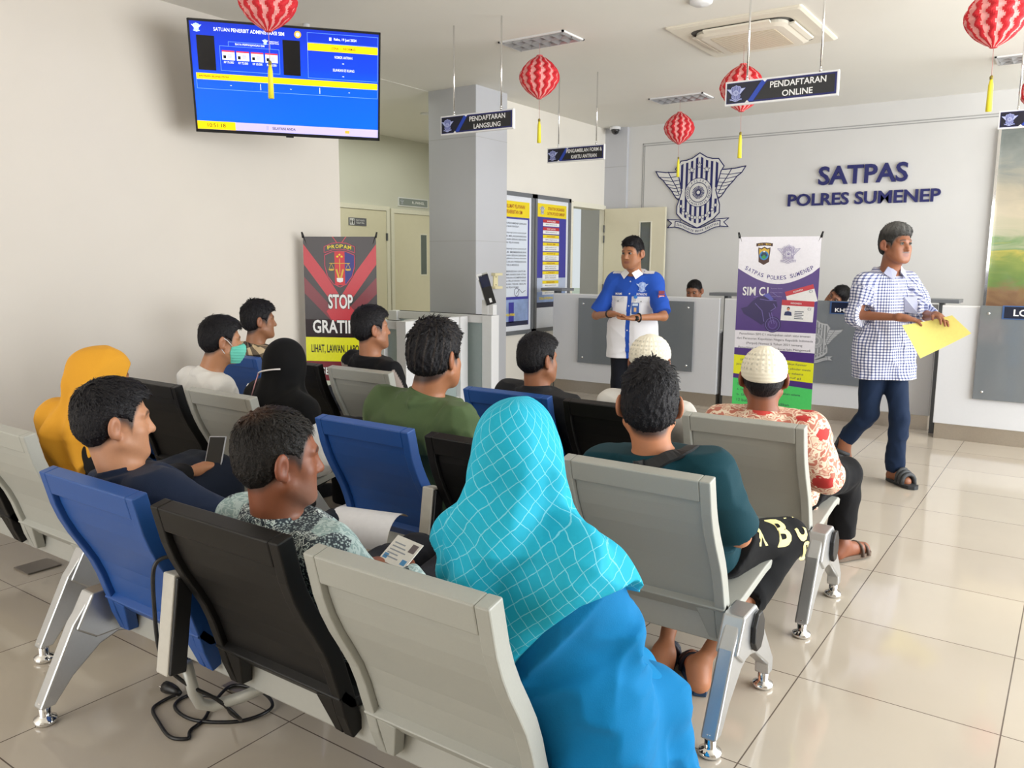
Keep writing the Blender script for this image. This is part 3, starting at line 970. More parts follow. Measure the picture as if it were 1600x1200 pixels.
# grey T-shaped document rests where the counters meet
for x, y, z, lb in ((-4.835, 7.80, 1.10, 'grey document rest on the left end of the left counter'), (-2.865, 7.80, 1.10, 'grey document rest between the left and middle counters'), (-.955, 7.62, 1.10, 'grey document rest between the middle and right counters')):
    t = thing('document_rest', lb, 'stand', (x, y, 0), 'grey document rests between the counters')
    part(MB().box(x - .14, x + .14, y - .14, y + .12, z + .004, z + .034, M_ctop), 'top', t, bevel=.004)
    part(MB().box(x - .018, x + .018, y - .05, y + .05, 0, z + .004, M_dgrey), 'post', t)

# ------------------------------------------------------------------ poster boards on the poster wall
def poster(y0, y1, z0, z1, label):
    t = thing('poster_board', label, 'poster', (XL, (y0 + y1) / 2, z0), 'framed posters on the wall beside the column')
    w, h = y1 - y0, z1 - z0
    M = panelM((XL + .03, (y0 + y1) / 2, (z0 + z1) / 2), math.radians(90))
    f = MB()
    fw = .045
    for a, b_, c_, d_ in ((-w / 2, w / 2, h / 2 - fw, h / 2), (-w / 2, w / 2, -h / 2, -h / 2 + fw), (-w / 2, -w / 2 + fw, -h / 2, h / 2), (w / 2 - fw, w / 2, -h / 2, h / 2)):
        f.box(a, b_, -.006, .03, c_, d_, mat('poster_frame_grey', '7c7f84', .4, .4), M)
    part(f, 'frame', t)
    return t, M, w, h
M_pw = mat('poster_paper', 'e8ebf2', .35)
M_py = mat('poster_yellow', 'f2d91c', .4)
M_pb = mat('poster_blue_violet', '3c3a9c', .4)
M_pr = mat('poster_red', 'c02a34', .4)
M_pt = mat('poster_text_grey', '4d5566', .5)
M_po = mat('poster_text_orange', 'b0521e', .5)
M_pp = mat('poster_photo_blue', '8fa4cf', .4, noise=.5, nscale=9)
M_pd = mat('poster_photo_dark', '2b2f4a', .4, noise=.5, nscale=9)
t1, M, w, h = poster(6.98, 7.735, .62, 2.17, 'framed service pledge poster with grey text, nearer the column')
g = MB()
g.rect(-w / 2 + .045, w / 2 - .045, -h / 2 + .045, h / 2 - .045, M_pw, M, -.012, .002)
g.rect(-w / 2 + .06, w / 2 - .085, -h / 2 + .10, h / 2 - .10, M_pb, M, -.010)
g.rect(-w / 2 + .06, w / 2 - .085, h / 2 - .27, h / 2 - .10, M_py, M, -.009)
g.text('MAKLUMAT PELAYANAN', 0, h / 2 - .155, .40, .04, M_po, M, -.0078, .02)
g.text('PENERBITAN SIM', 0, h / 2 - .215, .30, .04, M_po, M, -.0078, .02)
g.rect(-w / 2 + .07, w / 2 - .115, -h / 2 + .42, h / 2 - .29, mat('poster_pale_blue', 'dfe6f2', .4), M, -.009)
rows = ['KAMI POLRES SUMENEP DENGAN', 'INI MENYATAKAN SANGGUP :', '', 'KAMI BERJANJI DAN SANGGUP', 'UNTUK MELAKSANAKAN', 'PELAYANAN SESUAI DENGAN', 'STANDAR PELAYANAN', '', 'KAMI BERJANJI DAN SANGGUP', 'UNTUK MEMBERIKAN', 'PELAYANAN SESUAI DENGAN', 'KEWAJIBAN DAN AKAN', 'MELAKUKAN PERBAIKAN', 'SECARA TERUS MENERUS', '', 'KAMI BERSEDIA UNTUK', 'MENERIMA SANKSI DAN ATAU', 'MEMBERIKAN KOMPENSASI', 'APABILA PELAYANAN YANG', 'DIBERIKAN TIDAK SESUAI', 'STANDAR PELAYANAN']
for i, r_ in enumerate(rows):
    if r_:
        ww = .50 if i not in (1, 6, 13, 20) else .36
        g.text(r_, -.02 - (.50 - ww) / 2, h / 2 - .335 - .0345 * i, ww, .019, M_pt, M, -.0078, .015)
g.ring(.05, -h / 2 + .47, .045, .012, mat('stamp_grey', '8d92a4', .5), M, -.0078)
g.stroke([(.04, -h / 2 + .45), (.10, -h / 2 + .50), (.16, -h / 2 + .46), (.22, -h / 2 + .485)], .006, M_pt, M, -.0078)
g.rect(-w / 2 + .07, w / 2 - .10, -h / 2 + .10, -h / 2 + .39, M_pp, M, -.009)
g.rect(-.10, .0, -h / 2 + .14, -h / 2 + .36, M_pb, M, -.0085)
g.rect(-w / 2 + .07, w / 2 - .10, -h / 2 + .10, -h / 2 + .15, M_pd, M, -.0085)
g.text('PELAYANAN PRIMA', -.12, -h / 2 + .225, .28, .03, M_py, M, -.0068, .03)
part(g, 'print', t1)
t2, M, w, h = poster(7.75, 8.53, .62, 2.17, 'framed organisation chart poster with yellow boxes, nearer the doorway')
g = MB()
g.rect(-w / 2 + .045, w / 2 - .045, -h / 2 + .045, h / 2 - .045, M_pw, M, -.012, .002)
g.rect(-w / 2 + .06, w / 2 - .09, -h / 2 + .28, h / 2 - .09, M_pb, M, -.010)
g.rect(-w / 2 + .06, w / 2 - .09, h / 2 - .24, h / 2 - .09, M_py, M, -.009)
emblem(g, M, .10, mat('stamp_grey', '8d92a4', .5), mat('stamp_pale', 'd8d9de', .5), -.0078, 0, False, -.23, h / 2 - .165)
g.text('STRUKTUR ORGANISASI', .07, h / 2 - .14, .36, .035, M_po, M, -.0078, .02)
g.text('SATPAS POLRES SUMENEP', .07, h / 2 - .195, .38, .035, M_po, M, -.0078, .02)
g.rect(-w / 2 + .06, w / 2 - .09, -h / 2 + .28, -h / 2 + .62, mat('poster_sky', 'b9c4dc', .4, noise=.2, nscale=6), M, -.0095)
z = h / 2 - .265
for i, (hd, nm) in enumerate((('KAPOLRES', 1), ('KASAT LANTAS', 1), ('KANIT REGIDENT', 1), ('BAUR SIM', 2), ('PETUGAS UJI', 2), ('REGISTRASI', 2), ('LOKET', 2), ('BENDAHARA', 1), ('LOKET PEMBAYARAN', 1))):
    mh = M_pr if i < 2 else M_py
    g.rect(-.21, .14, z - .035, z, mh, M, -.008)
    g.text(hd, -.035, z - .018, .18, .016, M_wprint if i < 2 else M_po, M, -.0068, .02)
    hh = .04 + .022 * (nm - 1)
    g.rect(-.21, .14, z - .035 - hh, z - .037, M_wprint, M, -.008)
    for j in range(nm):
        g.text('BRIPKA ANGGOTA, S.H' if j == 0 else 'BRIPTU ANGGOTA', -.035, z - .056 - .022 * j, .24, .014, M_pt, M, -.0068, .012)
    z -= .035 + hh + .012
g.rect(-w / 2 + .06, w / 2 - .09, -h / 2 + .28, -h / 2 + .46, M_pp, M, -.0088)
g.rect(-w / 2 + .06, w / 2 - .09, -h / 2 + .28, -h / 2 + .34, M_pd, M, -.0083)
g.text('ZONA INTEGRITAS', -.13, -h / 2 + .385, .30, .03, M_py, M, -.0068, .03)
part(g, 'print', t2)

# room sign above the second recess door
rs = thing('room_sign', 'grey room sign reading R. PANEL above the cream door beside the column', 'sign', (-7.9, 8.81, 2.18))
M = panelM((-7.885, 8.81, 2.245), math.radians(90))
g = MB().box(-.31, .31, 0, .02, -.06, .06, M_white, M)
part(g, 'sign_frame', rs)
g = MB().rect(-.295, .295, -.047, .047, mat('room_sign_grey', '8f9794', .4), M, 0, .002)
emblem(g, M, .075, mat('room_sign_grey2', '7d858a', .4), mat('room_sign_pale', 'cfd3dc', .4), .002, 0, False, -.24, 0)
g.text('R. PANEL', .10, 0, .26, .036, M_wprint, M, .002, .025)
part(g, 'sign_face', rs)

# ------------------------------------------------------------------ X-banners
def banner_stand(t, M, w, zt, zb, back):
    f = MB()
    for sx in (-1, 1):
        f.tube([M @ Vector((sx * w / 2, -.004, zt - .01)), M @ Vector((sx * (w / 2 + .008), -.002, zt + .035))], .007, M_black, 8)
        f.tube([M @ Vector((sx * (w / 2 + .005), 0, zt + .03)), M @ Vector((-sx * w / 2 * .92, .05, .01))], .005, M_black, 8)
    f.tube([M @ Vector((0, .03, (zt + .2) / 2)), M @ Vector((0, .34, .006))], .005, M_black, 8)
    part(f, 'stand_frame', t)
b1 = thing('banner', 'red and black STOP GRATIFIKASI banner on a stand in front of the left wall end', 'banner', (-4.79, 4.485, 0))
M = panelM((-4.79, 4.485, 0), math.atan2(.27, .52))
w, zt, zb = .59, 1.60, .18
M_b1k = mat('banner_charcoal', '2a2023', .3, noise=.15, nscale=40)
M_b1r = mat('banner_red', 'c21e30', .3)
M_b1d = mat('banner_dark_red', '7a1a2a', .3)
M_b1m = mat('banner_maroon', '481a2a', .3, noise=.2, nscale=30)
M_b1y = mat('banner_yellow', 'e9ea22', .3)
g = MB()
g.rect(-w / 2, w / 2, zb, zt, M_b1k, M, 0, .002)
def V(u, v):    # fraction across, fraction down
    return (-w / 2 + w * u, zt - (zt - zb) * v)
def vq(pts, m, y=.002):
    g.plate([V(*p) for p in pts], m, M, y, .0008)
vq([(0, .04), (0, .15), (.45, .40), (.55, .40), (1, .15), (1, .04), (.72, .19), (.5, .33), (.28, .19)], M_b1r)
vq([(0, .22), (0, .31), (.36, .46), (.64, .46), (1, .31), (1, .22), (.5, .44)], M_b1d)
vq([(.30, .41), (.5, .325), (.70, .41), (.62, .465), (.38, .465)], M_b1r, .0028)
vq([(0, .455), (1, .455), (1, .555), (0, .555)], M_b1m, .0012)
vq([(.40, 0), (.5, .055), (.60, 0), (.585, 0), (.5, .048), (.415, 0)], M_b1r)
vq([(0, .555), (1, .555), (1, .69), (0, .69)], M_b1y, .0036)
vq([(0, .69), (1, .69), (1, .80), (0, .80)], M_b1d, .0036)
vq([(0, .80), (1, .80), (1, 1), (0, 1)], mat('banner_pale', 'cfd6c6', .3, noise=.2, nscale=12), .0036)
# shield badge
cx_, = (0,)
def W(u, v):
    return V(.5 + u, v)
band = [W(-.21, .055), W(-.10, .036), W(0, .032), W(.10, .036), W(.21, .055), W(.21, .088), W(.10, .072), W(0, .068), W(-.10, .072), W(-.21, .088)]
g.plate(band, M_b1k, M, .0036, .0008)
g.stroke(band, .006, mat('banner_pink_line', 'c0405c', .4), M, .0044, True)
for i, ch in enumerate('PROPAM'):
    u = -.14 + .056 * i
    g.text(ch, V(.5 + u, 0)[0], V(0, .052 + .35 * u * u)[1], .028, .028, M_py, M, .0046, .02, rot=-u * .5)
sh = [W(-.205, .10), W(-.1, .082), W(0, .078), W(.1, .082), W(.205, .10), W(.205, .16), W(.17, .215), W(.09, .258), W(0, .275), W(-.09, .258), W(-.17, .215), W(-.205, .16)]
g.plate(sh, M_b1k, M, .0036, .0008)
g.plate([W(-.07, .08), W(.07, .08), W(.07, .264), W(-.07, .264)], mat('badge_red', 'd02c38', .4), M, .0044, .0006)
g.plate([W(.07, .081), W(.205, .10), W(.205, .16), W(.17, .215), W(.09, .258), W(.07, .262)], mat('badge_blue', '2b2f86', .4), M, .0044, .0006)
g.stroke(sh, .007, mat('banner_pink_line', 'c0405c', .4), M, .0050, True)
for a, b_ in ((-.03, .10), (0, .09), (.03, .10)):
    c0 = W(a, b_ + .008)
    g.plate([(c0[0] + (.012 if i % 2 == 0 else .005) * math.cos(math.pi / 2 + i * math.pi / 5), c0[1] + (.012 if i % 2 == 0 else .005) * math.sin(math.pi / 2 + i * math.pi / 5)) for i in range(10)], M_py, M, .0052, .0006)
M_gold = mat('badge_gold', 'd9b23a', .4)
g.stroke([W(-.14, .145), W(.14, .145)], .005, M_gold, M, .0052)
g.stroke([W(0, .12), W(0, .20)], .006, M_gold, M, .0052)
for sg_ in (-1, 1):
    g.stroke([W(sg_ * .115, .145), W(sg_ * .15, .178), W(sg_ * .08, .178)], .003, M_gold, M, .0052, True)
    g.disc(*W(sg_ * .115, .18), .022, M_gold, M, .0052, .0006, 10, rz=.008)
    g.stroke([W(sg_ * .045, .18), W(sg_ * .015, .225)], .014, M_gold, M, .0052)
g.plate([W(-.045, .225), W(.045, .225), W(.04, .245), W(0, .25), W(-.04, .245)], M_wprint, M, .0058, .0006)
def outl(s_, u, v, tw, th):
    x, z = V(u, v)
    g.text(s_, x, z, tw * 1.03, th * 1.06, M_black, M, .0046, .055)
    g.text(s_, x, z, tw, th, M_wprint, M, .0056, .025)
outl('STOP', .5, .355, .20, .115)
outl('GRATIFIKASI', .5 + .08, .495, .56, .105)
g.text('LIHAT, LAWAN, LAPORKAN', *V(.5, .622), .50, .075, M_black, M, .0046, .02)
outl('SEGERA', .42, .745, .25, .06)
part(g, 'banner_sheet', b1)
banner_stand(b1, M, w, zt, zb, 1)

b2 = thing('banner', 'purple and white SIM C1 licence banner on a stand before the counters', 'banner', (-1.91, 6.236, 0))
M = panelM((-1.91, 6.236, 0), .087)
w, zt, zb = .60, 1.615, .02
M_b2p = mat('banner_purple', '4a2a7e', .3, noise=.08, nscale=20)
M_b2w = mat('banner_white', 'eceaf2', .3)
M_b2g = mat('banner_green', '4fd06a', .3)
g = MB()
H_ = zt - .26 + .02
def V(u, v):       # v: 0 at the top, 1 at z = .25
    return (-w / 2 + w * u, zt - (zt - .25) * v)
g.rect(-w / 2, w / 2, .16, zt, M_b2p, M, 0, .002)
arc_ = [V(0, .175)] + [V(u / 12, .175 + .085 * math.sin(math.pi * u / 12)) for u in range(1, 12)] + [V(1, .165)]
g.plate([V(0, 0), V(1, 0)][::-1] + arc_, M_b2w, M, .002, .0008)
emblem(g, M, .145, mat('banner_emblem_purple', '6a5a9c', .4), M_b2w, .0028, 0, True, V(.62, 0)[0], V(0, .095)[1])
# regional police badge
def bd(pts, m, y):
    g.plate([(V(.32, 0)[0] + a * .15, V(0, .10)[1] + b * .15) for a, b in pts], m, M, y, .0006)
bd([(-.30, .38), (-.30, .20), (-.27, -.10), (-.26, -.35), (0, -.50), (.26, -.35), (.27, -.10), (.30, .20), (.30, .38), (.15, .33), (0, .42), (-.15, .33)], mat('badge_brown', '4a2a1e', .4), .0028)
bd([(-.25, .32), (-.25, .18), (-.24, -.02), (.24, -.02), (.25, .18), (.25, .32), (.14, .27), (0, .36), (-.14, .27)], M_gold, .0034)
g.disc(V(.32, 0)[0], V(0, .103)[1], .034, mat('badge_sky', '2f86c8', .4), M, .004, .0006, 24)
bd([(-.18, -.02), (-.05, .17), (.05, .17), (.18, -.02), (0, -.2)], mat('badge_mountain', '1f3d5c', .4), .0046)
bd([(-.13, -.12), (0, .02), (.13, -.12), (0, -.21)], mat('badge_green', '3c9a4c', .4), .0052)
bd([(-.05, .14), (-.03, .21), (.04, .21), (.05, .14)], M_wprint, .0052)
for i in range(9):
    u = -.5 + i / 8
    bd([(u * .72 - .05, .62 - .14 * u * u - .0), (u * .72 + .05, .62 - .14 * u * u), (u * .72 + .05, .47 - .14 * u * u), (u * .72 - .05, .47 - .14 * u * u)], mat('badge_brown', '4a2a1e', .4), .0028)
for i, ch in enumerate('JAWA TIMUR'):
    if ch != ' ':
        u = -.44 + .88 * i / 9
        g.text(ch, V(.32, 0)[0] + u * .10, V(0, .10)[1] + (.545 - .14 * u * u) * .15, .007, .012, M_gold, M, .0036, .01)
txt = 'SATPAS POLRES SUMENEP'
for i, ch in enumerate(txt):
    if ch != ' ':
        u = .11 + .80 * i / (len(txt) - 1)
        sl = math.cos(math.pi * u) * .085 * math.pi * 1.36 / w * .85
        x, z = V(u, .147 + .085 * math.sin(math.pi * u) * .92)
        g.text(ch, x, z, .020 if ch != 'I' else .006, .030, mat('banner_text_violet', '4b3f8c', .4), M, .0028, .01, rot=-math.atan(sl))
g.text('SIM C1', *V(.235, .302), .195, .068, M_wprint, M, .002, .018)
for i, (s_, tw) in enumerate((('Kapasitas Silinder', .085), ('Kapasitas 250cc', .09), ('sampai 500cc', .08))):
    g.text(s_, V(.50, 0)[0], V(0, .285 + .022 * i)[1], tw, .011, mat('banner_lilac', '9d8cc4', .4), M, .002, .0)
# licence cards
def card(cx_, cz_, cw, chh, rot, y, full):
    c_, s_ = math.cos(rot), math.sin(rot)
    R = lambda a, b: (cx_ + a * cw * c_ - b * chh * s_, cz_ + a * cw * s_ + b * chh * c_)
    g.plate([R(-.5, -.5), R(.5, -.5), R(.5, .5), R(-.5, .5)], M_wprint, M, y, .0008)
    g.plate([R(-.5, .24), R(.5, .24), R(.5, .5), R(-.5, .5)], M_b1r, M, y + .0008, .0006)
    g.text('INDONESIA', *R(-.05, .36), cw * .34, .012, M_wprint, M, y + .0014, .01, rot=rot)
    g.text('C1', *R(.36, .12 if full else .14), .024, .02, M_pt, M, y + .0008, .01, rot=rot)
    if full:
        g.disc(*R(-.28, .10), .011, mat('card_hair', '181c2c', .5), M, y + .0012, .0006, 14)
        g.disc(*R(-.28, .05), .010, mat('card_skin', 'd99a7c', .5), M, y + .0016, .0006, 14)
        g.plate([R(-.40, -.25), R(-.16, -.25), R(-.18, -.08), R(-.28, -.03), R(-.38, -.08)], mat('card_suit', '2c3566', .5), M, y + .0012, .0006)
        for i in range(5):
            g.plate([R(-.08, -.05 - .085 * i), R(.20 - .05 * (i % 2), -.05 - .085 * i), R(.20 - .05 * (i % 2), -.01 - .085 * i), R(-.08, -.01 - .085 * i)], M_pt, M, y + .0008, .0006)
x, z = V(.80, .325)
card(x + .0, z, .21, .13, .30, .002, False)
x, z = V(.765, .405)
card(x, z, .235, .155, -.03, .0034, True)
# motorbike silhouette
M_bk = mat('banner_bike_dark', '2e1d5c', .35)
M_bl = mat('banner_bike_light', '7263b0', .35)
def B(u, v):
    return V(u, v)
g.ring(*B(.47, .485), .052, .020, M_bk, M, .002)
g.ring(*B(.47, .485), .052, .004, M_bl, M, .003)
g.ring(*B(.47, .485), .030, .003, M_bl, M, .003)
g.plate([B(.20, .36), B(.27, .335), B(.38, .325), B(.50, .345), B(.52, .385), B(.45, .415), B(.40, .47), B(.33, .49), B(.22, .46), B(.10, .43), B(.06, .40), B(.14, .39)], M_bk, M, .0028, .0006)
g.plate([B(.33, .322), B(.40, .310), B(.47, .345), B(.43, .352)], mat('banner_screen_blue', '5252b4', .3), M, .0036, .0006)
for pts in ([B(.30, .345), B(.40, .352), B(.50, .352)], [B(.47, .37), B(.50, .39), B(.44, .41)], [B(.42, .42), B(.46, .48)], [B(.45, .42), B(.49, .48)], [B(.24, .37), B(.33, .41), B(.36, .47)], [B(.46, .31), B(.52, .33)], [B(.27, .33), B(.22, .335)]):
    g.stroke(pts, .005, M_bl, M, .0036)
# text blocks
g.plate([V(0, .525), V(1, .525), V(1, .635), V(0, .625)], M_b2w, M, .002, .0008)
M_bt = mat('banner_text_dark', '3d3a52', .4)
for i, s_ in enumerate(('Penerbitan SIM C1 merupakan salah satu amanat', 'dari Peraturan Kepolisian Negara Republik Indonesia', '(Perpol) Nomor 5 Tahun 2021 tentang', 'Penerbitan dan Penandaan Surat Izin Mengemudi')):
    g.text(s_, *V(.5, .545 + .026 * i), (.53, .57, .42, .54)[i], .022, M_bt, M, .0028, .0)
g.plate([V(0, .665), V(1, .69), V(1, .80), V(0, .775)], M_b1y, M, .002, .0008)
for i, s_ in enumerate(('SIM C1 adalah SIM untuk mengemudikan Ranmor', 'jenis Sepeda Motor dengan kapasitas silinder mesin', '250cc sampai 500cc berlaku selama', '(pasal 3 huruf g)')):
    g.text(s_, *V(.5 + (.14 if i == 3 else 0), .70 + .026 * i), (.50, .56, .46, .26)[i], .021, M_bt, M, .0028, .0, rot=-.03)
g.plate([V(0, .80), V(1, .835), V(1, 1.03), V(0, 1.03)], M_b2g, M, .002, .0008)
for i, s_ in enumerate(('Syarat untuk mendapatkan SIM C1 :', 'a. memiliki SIM C yang telah digunakan selama', 'b. SIM C paling sedikit', '12 bulan dan lulus Pendidikan')):
    g.text(s_, V(.06, 0)[0] + (.38, .48, .30, .40)[i] / 2, V(0, .84 + .03 * i)[1], (.38, .48, .30, .40)[i], .022, M_bt, M, .0028, .0, rot=-.03)
part(g, 'banner_sheet', b2)
banner_stand(b2, M, w, zt, .16, 1)

# ------------------------------------------------------------------ partition booth by the column
def booth(name, label, x0, x1, y0, y1, zt, along, group=None):
    t = thing(name, label, 'partition', ((x0 + x1) / 2, (y0 + y1) / 2, 0), 'white framed glass partitions by the column')
    f = MB()
    pw = .055
    if along == 'x':
        for xx in (x0 + pw, x1 - pw):
            f.box(xx - pw, xx + pw, y0, y1, 0, zt, M_white)
        f.box(x0 + pw, x1 - pw, y0 + .02, y1 - .02, zt - .075, zt - .002, M_white)
        f.box(x0 + pw, x1 - pw, y0 + .02, y1 - .02, .05, .14, M_white)
        f.box(x0 + .1, x1 - .1, (y0 + y1) / 2 - .006, (y0 + y1) / 2 + .006, zt - .002, zt + .004, M_black)
        gl = MB().box(x0 + 2 * pw, x1 - 2 * pw, (y0 + y1) / 2 - .004, (y0 + y1) / 2 + .004, .14, zt - .075, M_frost)
    else:
        for yy in (y0 + pw, y1 - pw):
            f.box(x0, x1, yy - pw, yy + pw, 0, zt, M_white)
        f.box(x0 + .02, x1 - .02, y0 + pw, y1 - pw, zt - .075, zt - .002, M_white)
        f.box(x0 + .02, x1 - .02, y0 + pw, y1 - pw, .05, .14, M_white)
        gl = MB().box((x0 + x1) / 2 - .004, (x0 + x1) / 2 + .004, y0 + 2 * pw, y1 - 2 * pw, .14, zt - .075, M_frost)
    part(f, 'frame', t, bevel=.003)
    part(gl, 'glass_pane', t)
    return t
booth('partition', 'white framed glass partition in front of the column, with the card reader on its end', -5.80, -4.49, 6.08, 6.20, .92, 'x')
booth('partition', 'low white framed partition at the left, nearer than the one before the column', -5.13, -4.76, 5.20, 5.31, .90, 'x')
booth('partition', 'white framed glass side partition joining the near and far partitions', -4.88, -4.77, 5.31, 6.08, .905, 'y')
kr = thing('face_reader', 'slanted black face reader on a white post at the end of the partition', 'reader', (-4.55, 6.14, .92))
part(MB().box(-4.62, -4.545, 6.10, 6.18, .925, 1.06, M_white).box(-4.545, -4.49, 6.105, 6.165, .925, 1.02, M_white), 'post', kr, bevel=.003)
Mk = Matrix.Translation((-4.555, 6.09, 1.165)) @ Matrix.Rotation(math.radians(32), 4, 'Z') @ Matrix.Rotation(math.radians(-17), 4, 'Y')
part(MB().box(-.06, -.005, -.01, .03, .10, .155, M_white, Mk).box(-.05, .05, -.004, .03, -.15, .15, M_silver, Mk), 'casing', kr, bevel=.003)
g = MB().box(-.042, .05, -.010, -.004, -.147, .135, M_black, Mk).box(-.036, .044, -.0115, -.010, .02, .125, mat('reader_screen', '1d2440', .1), Mk)
g.box(-.005, .018, -.0125, -.010, -.13, -.09, M_wprint, Mk)
part(g, 'face', kr)
bk = MB()
Mb = panelM((-4.949, 6.76, 1.225), math.radians(90))
M_cream = mat('yellowed_plastic', 'e9dfb4', .5)
for a, b_, c_, d_, e_, f_ in ((-.035, .035, -.075, .075, .012, 0), (-.065, .065, .055, .08, .05, 0), (-.065, .065, -.08, -.055, .05, 0)):
    bk.box(a, b_, -e_, f_, c_, d_, M_cream, Mb)
for zz in (.04, -.04):
    bk.disc(0, zz, .006, M_black, Mb, .012, .002, 10)
tag(bk.build('wall_bracket', bevel=.003), 'empty yellowed plastic bracket on the side of the column', 'bracket')

# steel floor box covers
for x, y, a, lb in ((-3.84, 1.68, .02, 'steel floor hatch in the tiles at the left edge'), (-2.16, 1.585, .02, 'steel floor hatch under the nearest bench by the cable')):
    o = MB().box(-.07, .07, -.075, .075, 0.001, .008, mat('hatch_steel', '8f8880', .4, .7)).build('floor_hatch', bevel=.004)
    o.location = (x, y, 0)
    tag(o, lb, 'floor hatch')

# ------------------------------------------------------------------ tandem waiting benches
PROF = [(0.0, .80), (.012, .75), (.024, .70), (.042, .65), (.066, .60), (.095, .55), (.122, .50), (.142, .45), (.157, .40), (.170, .36)]
LOW = [(.170, .36), (.182, .31), (.196, .275), (.208, .245)]
def sweep(mb, prof, x0, x1, off, th, mt):
    """slab following a side profile (y, z): rear face offset by off along the profile normal, th thick towards the front"""
    n = len(prof)
    rows = []
    for i in range(n):
        a, b = prof[max(0, i - 1)], prof[min(n - 1, i + 1)]
        dy, dz = b[0] - a[0], b[1] - a[1]
        L = math.hypot(dy, dz)
        ny, nz = -dz / L, dy / L
        y, z = prof[i]
        rows.append([(x0, y + ny * off, z + nz * off), (x1, y + ny * off, z + nz * off), (x1, y + ny * (off + th), z + nz * (off + th)), (x0, y + ny * (off + th), z + nz * (off + th))])
    vs = [p for r in rows for p in r]
    fs = [(0, 1, 2, 3), tuple(4 * (n - 1) + k for k in (3, 2, 1, 0))]
    for i in range(n - 1):
        for k in range(4):
            l = (k + 1) % 4
            fs.append((4 * i + k, 4 * (i + 1) + k, 4 * (i + 1) + l, 4 * i + l))
    return mb.add(vs, fs, mt)
SHELL = {'blue': mat('bench_blue_pu', '1d4f97', .42, noise=.05, nscale=220, bump=.05), 'black': mat('bench_black_pu', '100f0f', .45, noise=.2, nscale=220, bump=.05, spec=.3), 'grey': mat('bench_grey_pu', 'a9aaa3', .42, noise=.04, nscale=220, bump=.05)}
def shell_back(m):
    b = MB()
    hw = .243
    for s_ in (-1, 1):
        e = (s_ * hw, s_ * (hw - .034))
        sweep(b, PROF + LOW[1:], min(e), max(e), 0, .045, m)
        e2 = (s_ * (hw - .0335), s_ * (hw - .085))
        # gusset that widens the side rail towards its foot
        z0 = [(y, z) for y, z in LOW]
        vs, fs = [], []
        xi = s_ * (hw - .034)
        q = [(xi, .170, .36), (xi, .205, .248), (s_ * (hw - .06), .203, .252), (s_ * (hw - .095), .172, .352)]
        b.prism(q if s_ > 0 else q[::-1], (0, .035, 0), m)
    sweep(b, [(-.001, .803), (.0, .80), (.012, .75), (.0155, .735)][1:], -hw + .034, hw - .034, 0, .045, m)
    sweep(b, PROF[1:] + [(.174, .345)], -hw + .034, hw - .034, .016, .022, m)
    return b
SEATP = [(.185, .385), (.215, .352), (.26, .345), (.34, .352), (.45, .370), (.56, .388), (.625, .392), (.655, .378)]
def shell_seat(m):
    b = MB()
    vs, fs = [], []
    sweep(b, SEATP, -.243, .243, -.03, .03, m)
    return b
protos = {}
def leg_mb(x, flip=1):
    b = MB()
    out = [(-.030, .055), (.016, .055), (.075, .125), (.165, .195), (.225, .215), (.295, .195), (.440, .095), (.444, .055), (.486, .055), (.486, .105), (.385, .235), (.325, .325), (.250, .372), (.150, .368), (.085, .285)]
    b.prism([(x - .024, y, z) for y, z in out], (.048, 0, 0), M_alu)
    b.prism([(x - .034, y, z) for y, z in [(.09, .27), (.15, .225), (.29, .225), (.33, .30), (.25, .375), (.145, .37)]], (.068, 0, 0), M_alu)
    return b
def bench(x_right, y0, colors, label, legs=True, group=None, power=False, dx=.565, feetmat=None):
    t = thing('waiting_bench', label, 'bench', (x_right, y0, 0), 'three-seat waiting benches in blue, black and grey')
    xs = []
    for i, cname in enumerate(colors):
        cx = -.245 - dx * (len(colors) - 1 - i)
        xs.append(cx)
        for nm, fn in (('backrest', shell_back), ('seat', shell_seat)):
            key = (nm, cname)
            if key not in protos:
                o = fn(SHELL[cname]).build(nm, t, bevel=.004)
                protos[key] = o
            else:
                o = protos[key].copy()
                COL.objects.link(o)
                o.parent = t
                o['label'] = ''
                del o['label']
            o.location = (cx, 0, 0)
            o['label'] = cname + ' ' + nm
    L = xs[0] - .30
    bm_ = MB().box(L, .02, .235, .315, .225, .318, M_silver)
    bm_.build('beam', t, bevel=.006)
    for x in (.035, L - .01):
        lg = leg_mb(x).build('leg', t, bevel=.006)
        for yy in (-.007, .465):
            ft = MB().lathe([(0.0, 0.0), (.030, 0.0), (.035, .008), (.033, .017), (.020, .024), (.017, .028), (.017, .07), (0.0, .07)], M_chrome, 20, Matrix.Translation((x, yy, 0)))
            ft.build('foot', lg)
        s_ = 1 if x > 0 else -1
        oc = [(.245 + .047 * math.cos(a), .295 + .066 * math.sin(a)) for a in [math.radians(22.5 + 45 * k) for k in range(8)]]
        b = MB().prism([(x + s_ * .034, y, z) for y, z in oc], (s_ * .016, 0, 0), M_black)
        b.build('end_cap', lg, bevel=.005)
    if power:
        xp = xs[0] + .285
        pb = MB()
        pt = [(xp - .005, .085, .585), (xp - .005, .085, .33)]
        Mp = Matrix.Translation((xp, .075, .455)) @ Matrix.Rotation(math.radians(-8), 4, 'X')
        pb.box(-.030, .022, -.028, .03, -.135, .135, mat('power_box_white', 'c9c6bd', .4), Mp)
        pw_ = pb.build('power_box', t, bevel=.005)
        MB().box(.022, .034, -.026, .022, -.13, .13, M_black, Mp).build('socket_strip', pw_, bevel=.004)
        MB().tube([(xp, .10, .33), (xp + .002, .115, .24), (xp + .006, .13, .20), (xp + .02, .16, .185), (xp + .07, .22, .20), (xp + .13, .27, .235)], .016, M_silver, 12).build('support_pipe', t)
    return t
bA = bench(-.80, 1.08, ('blue', 'black', 'grey'), 'nearest three-seat bench, with a black cable hanging to the floor', power=True)
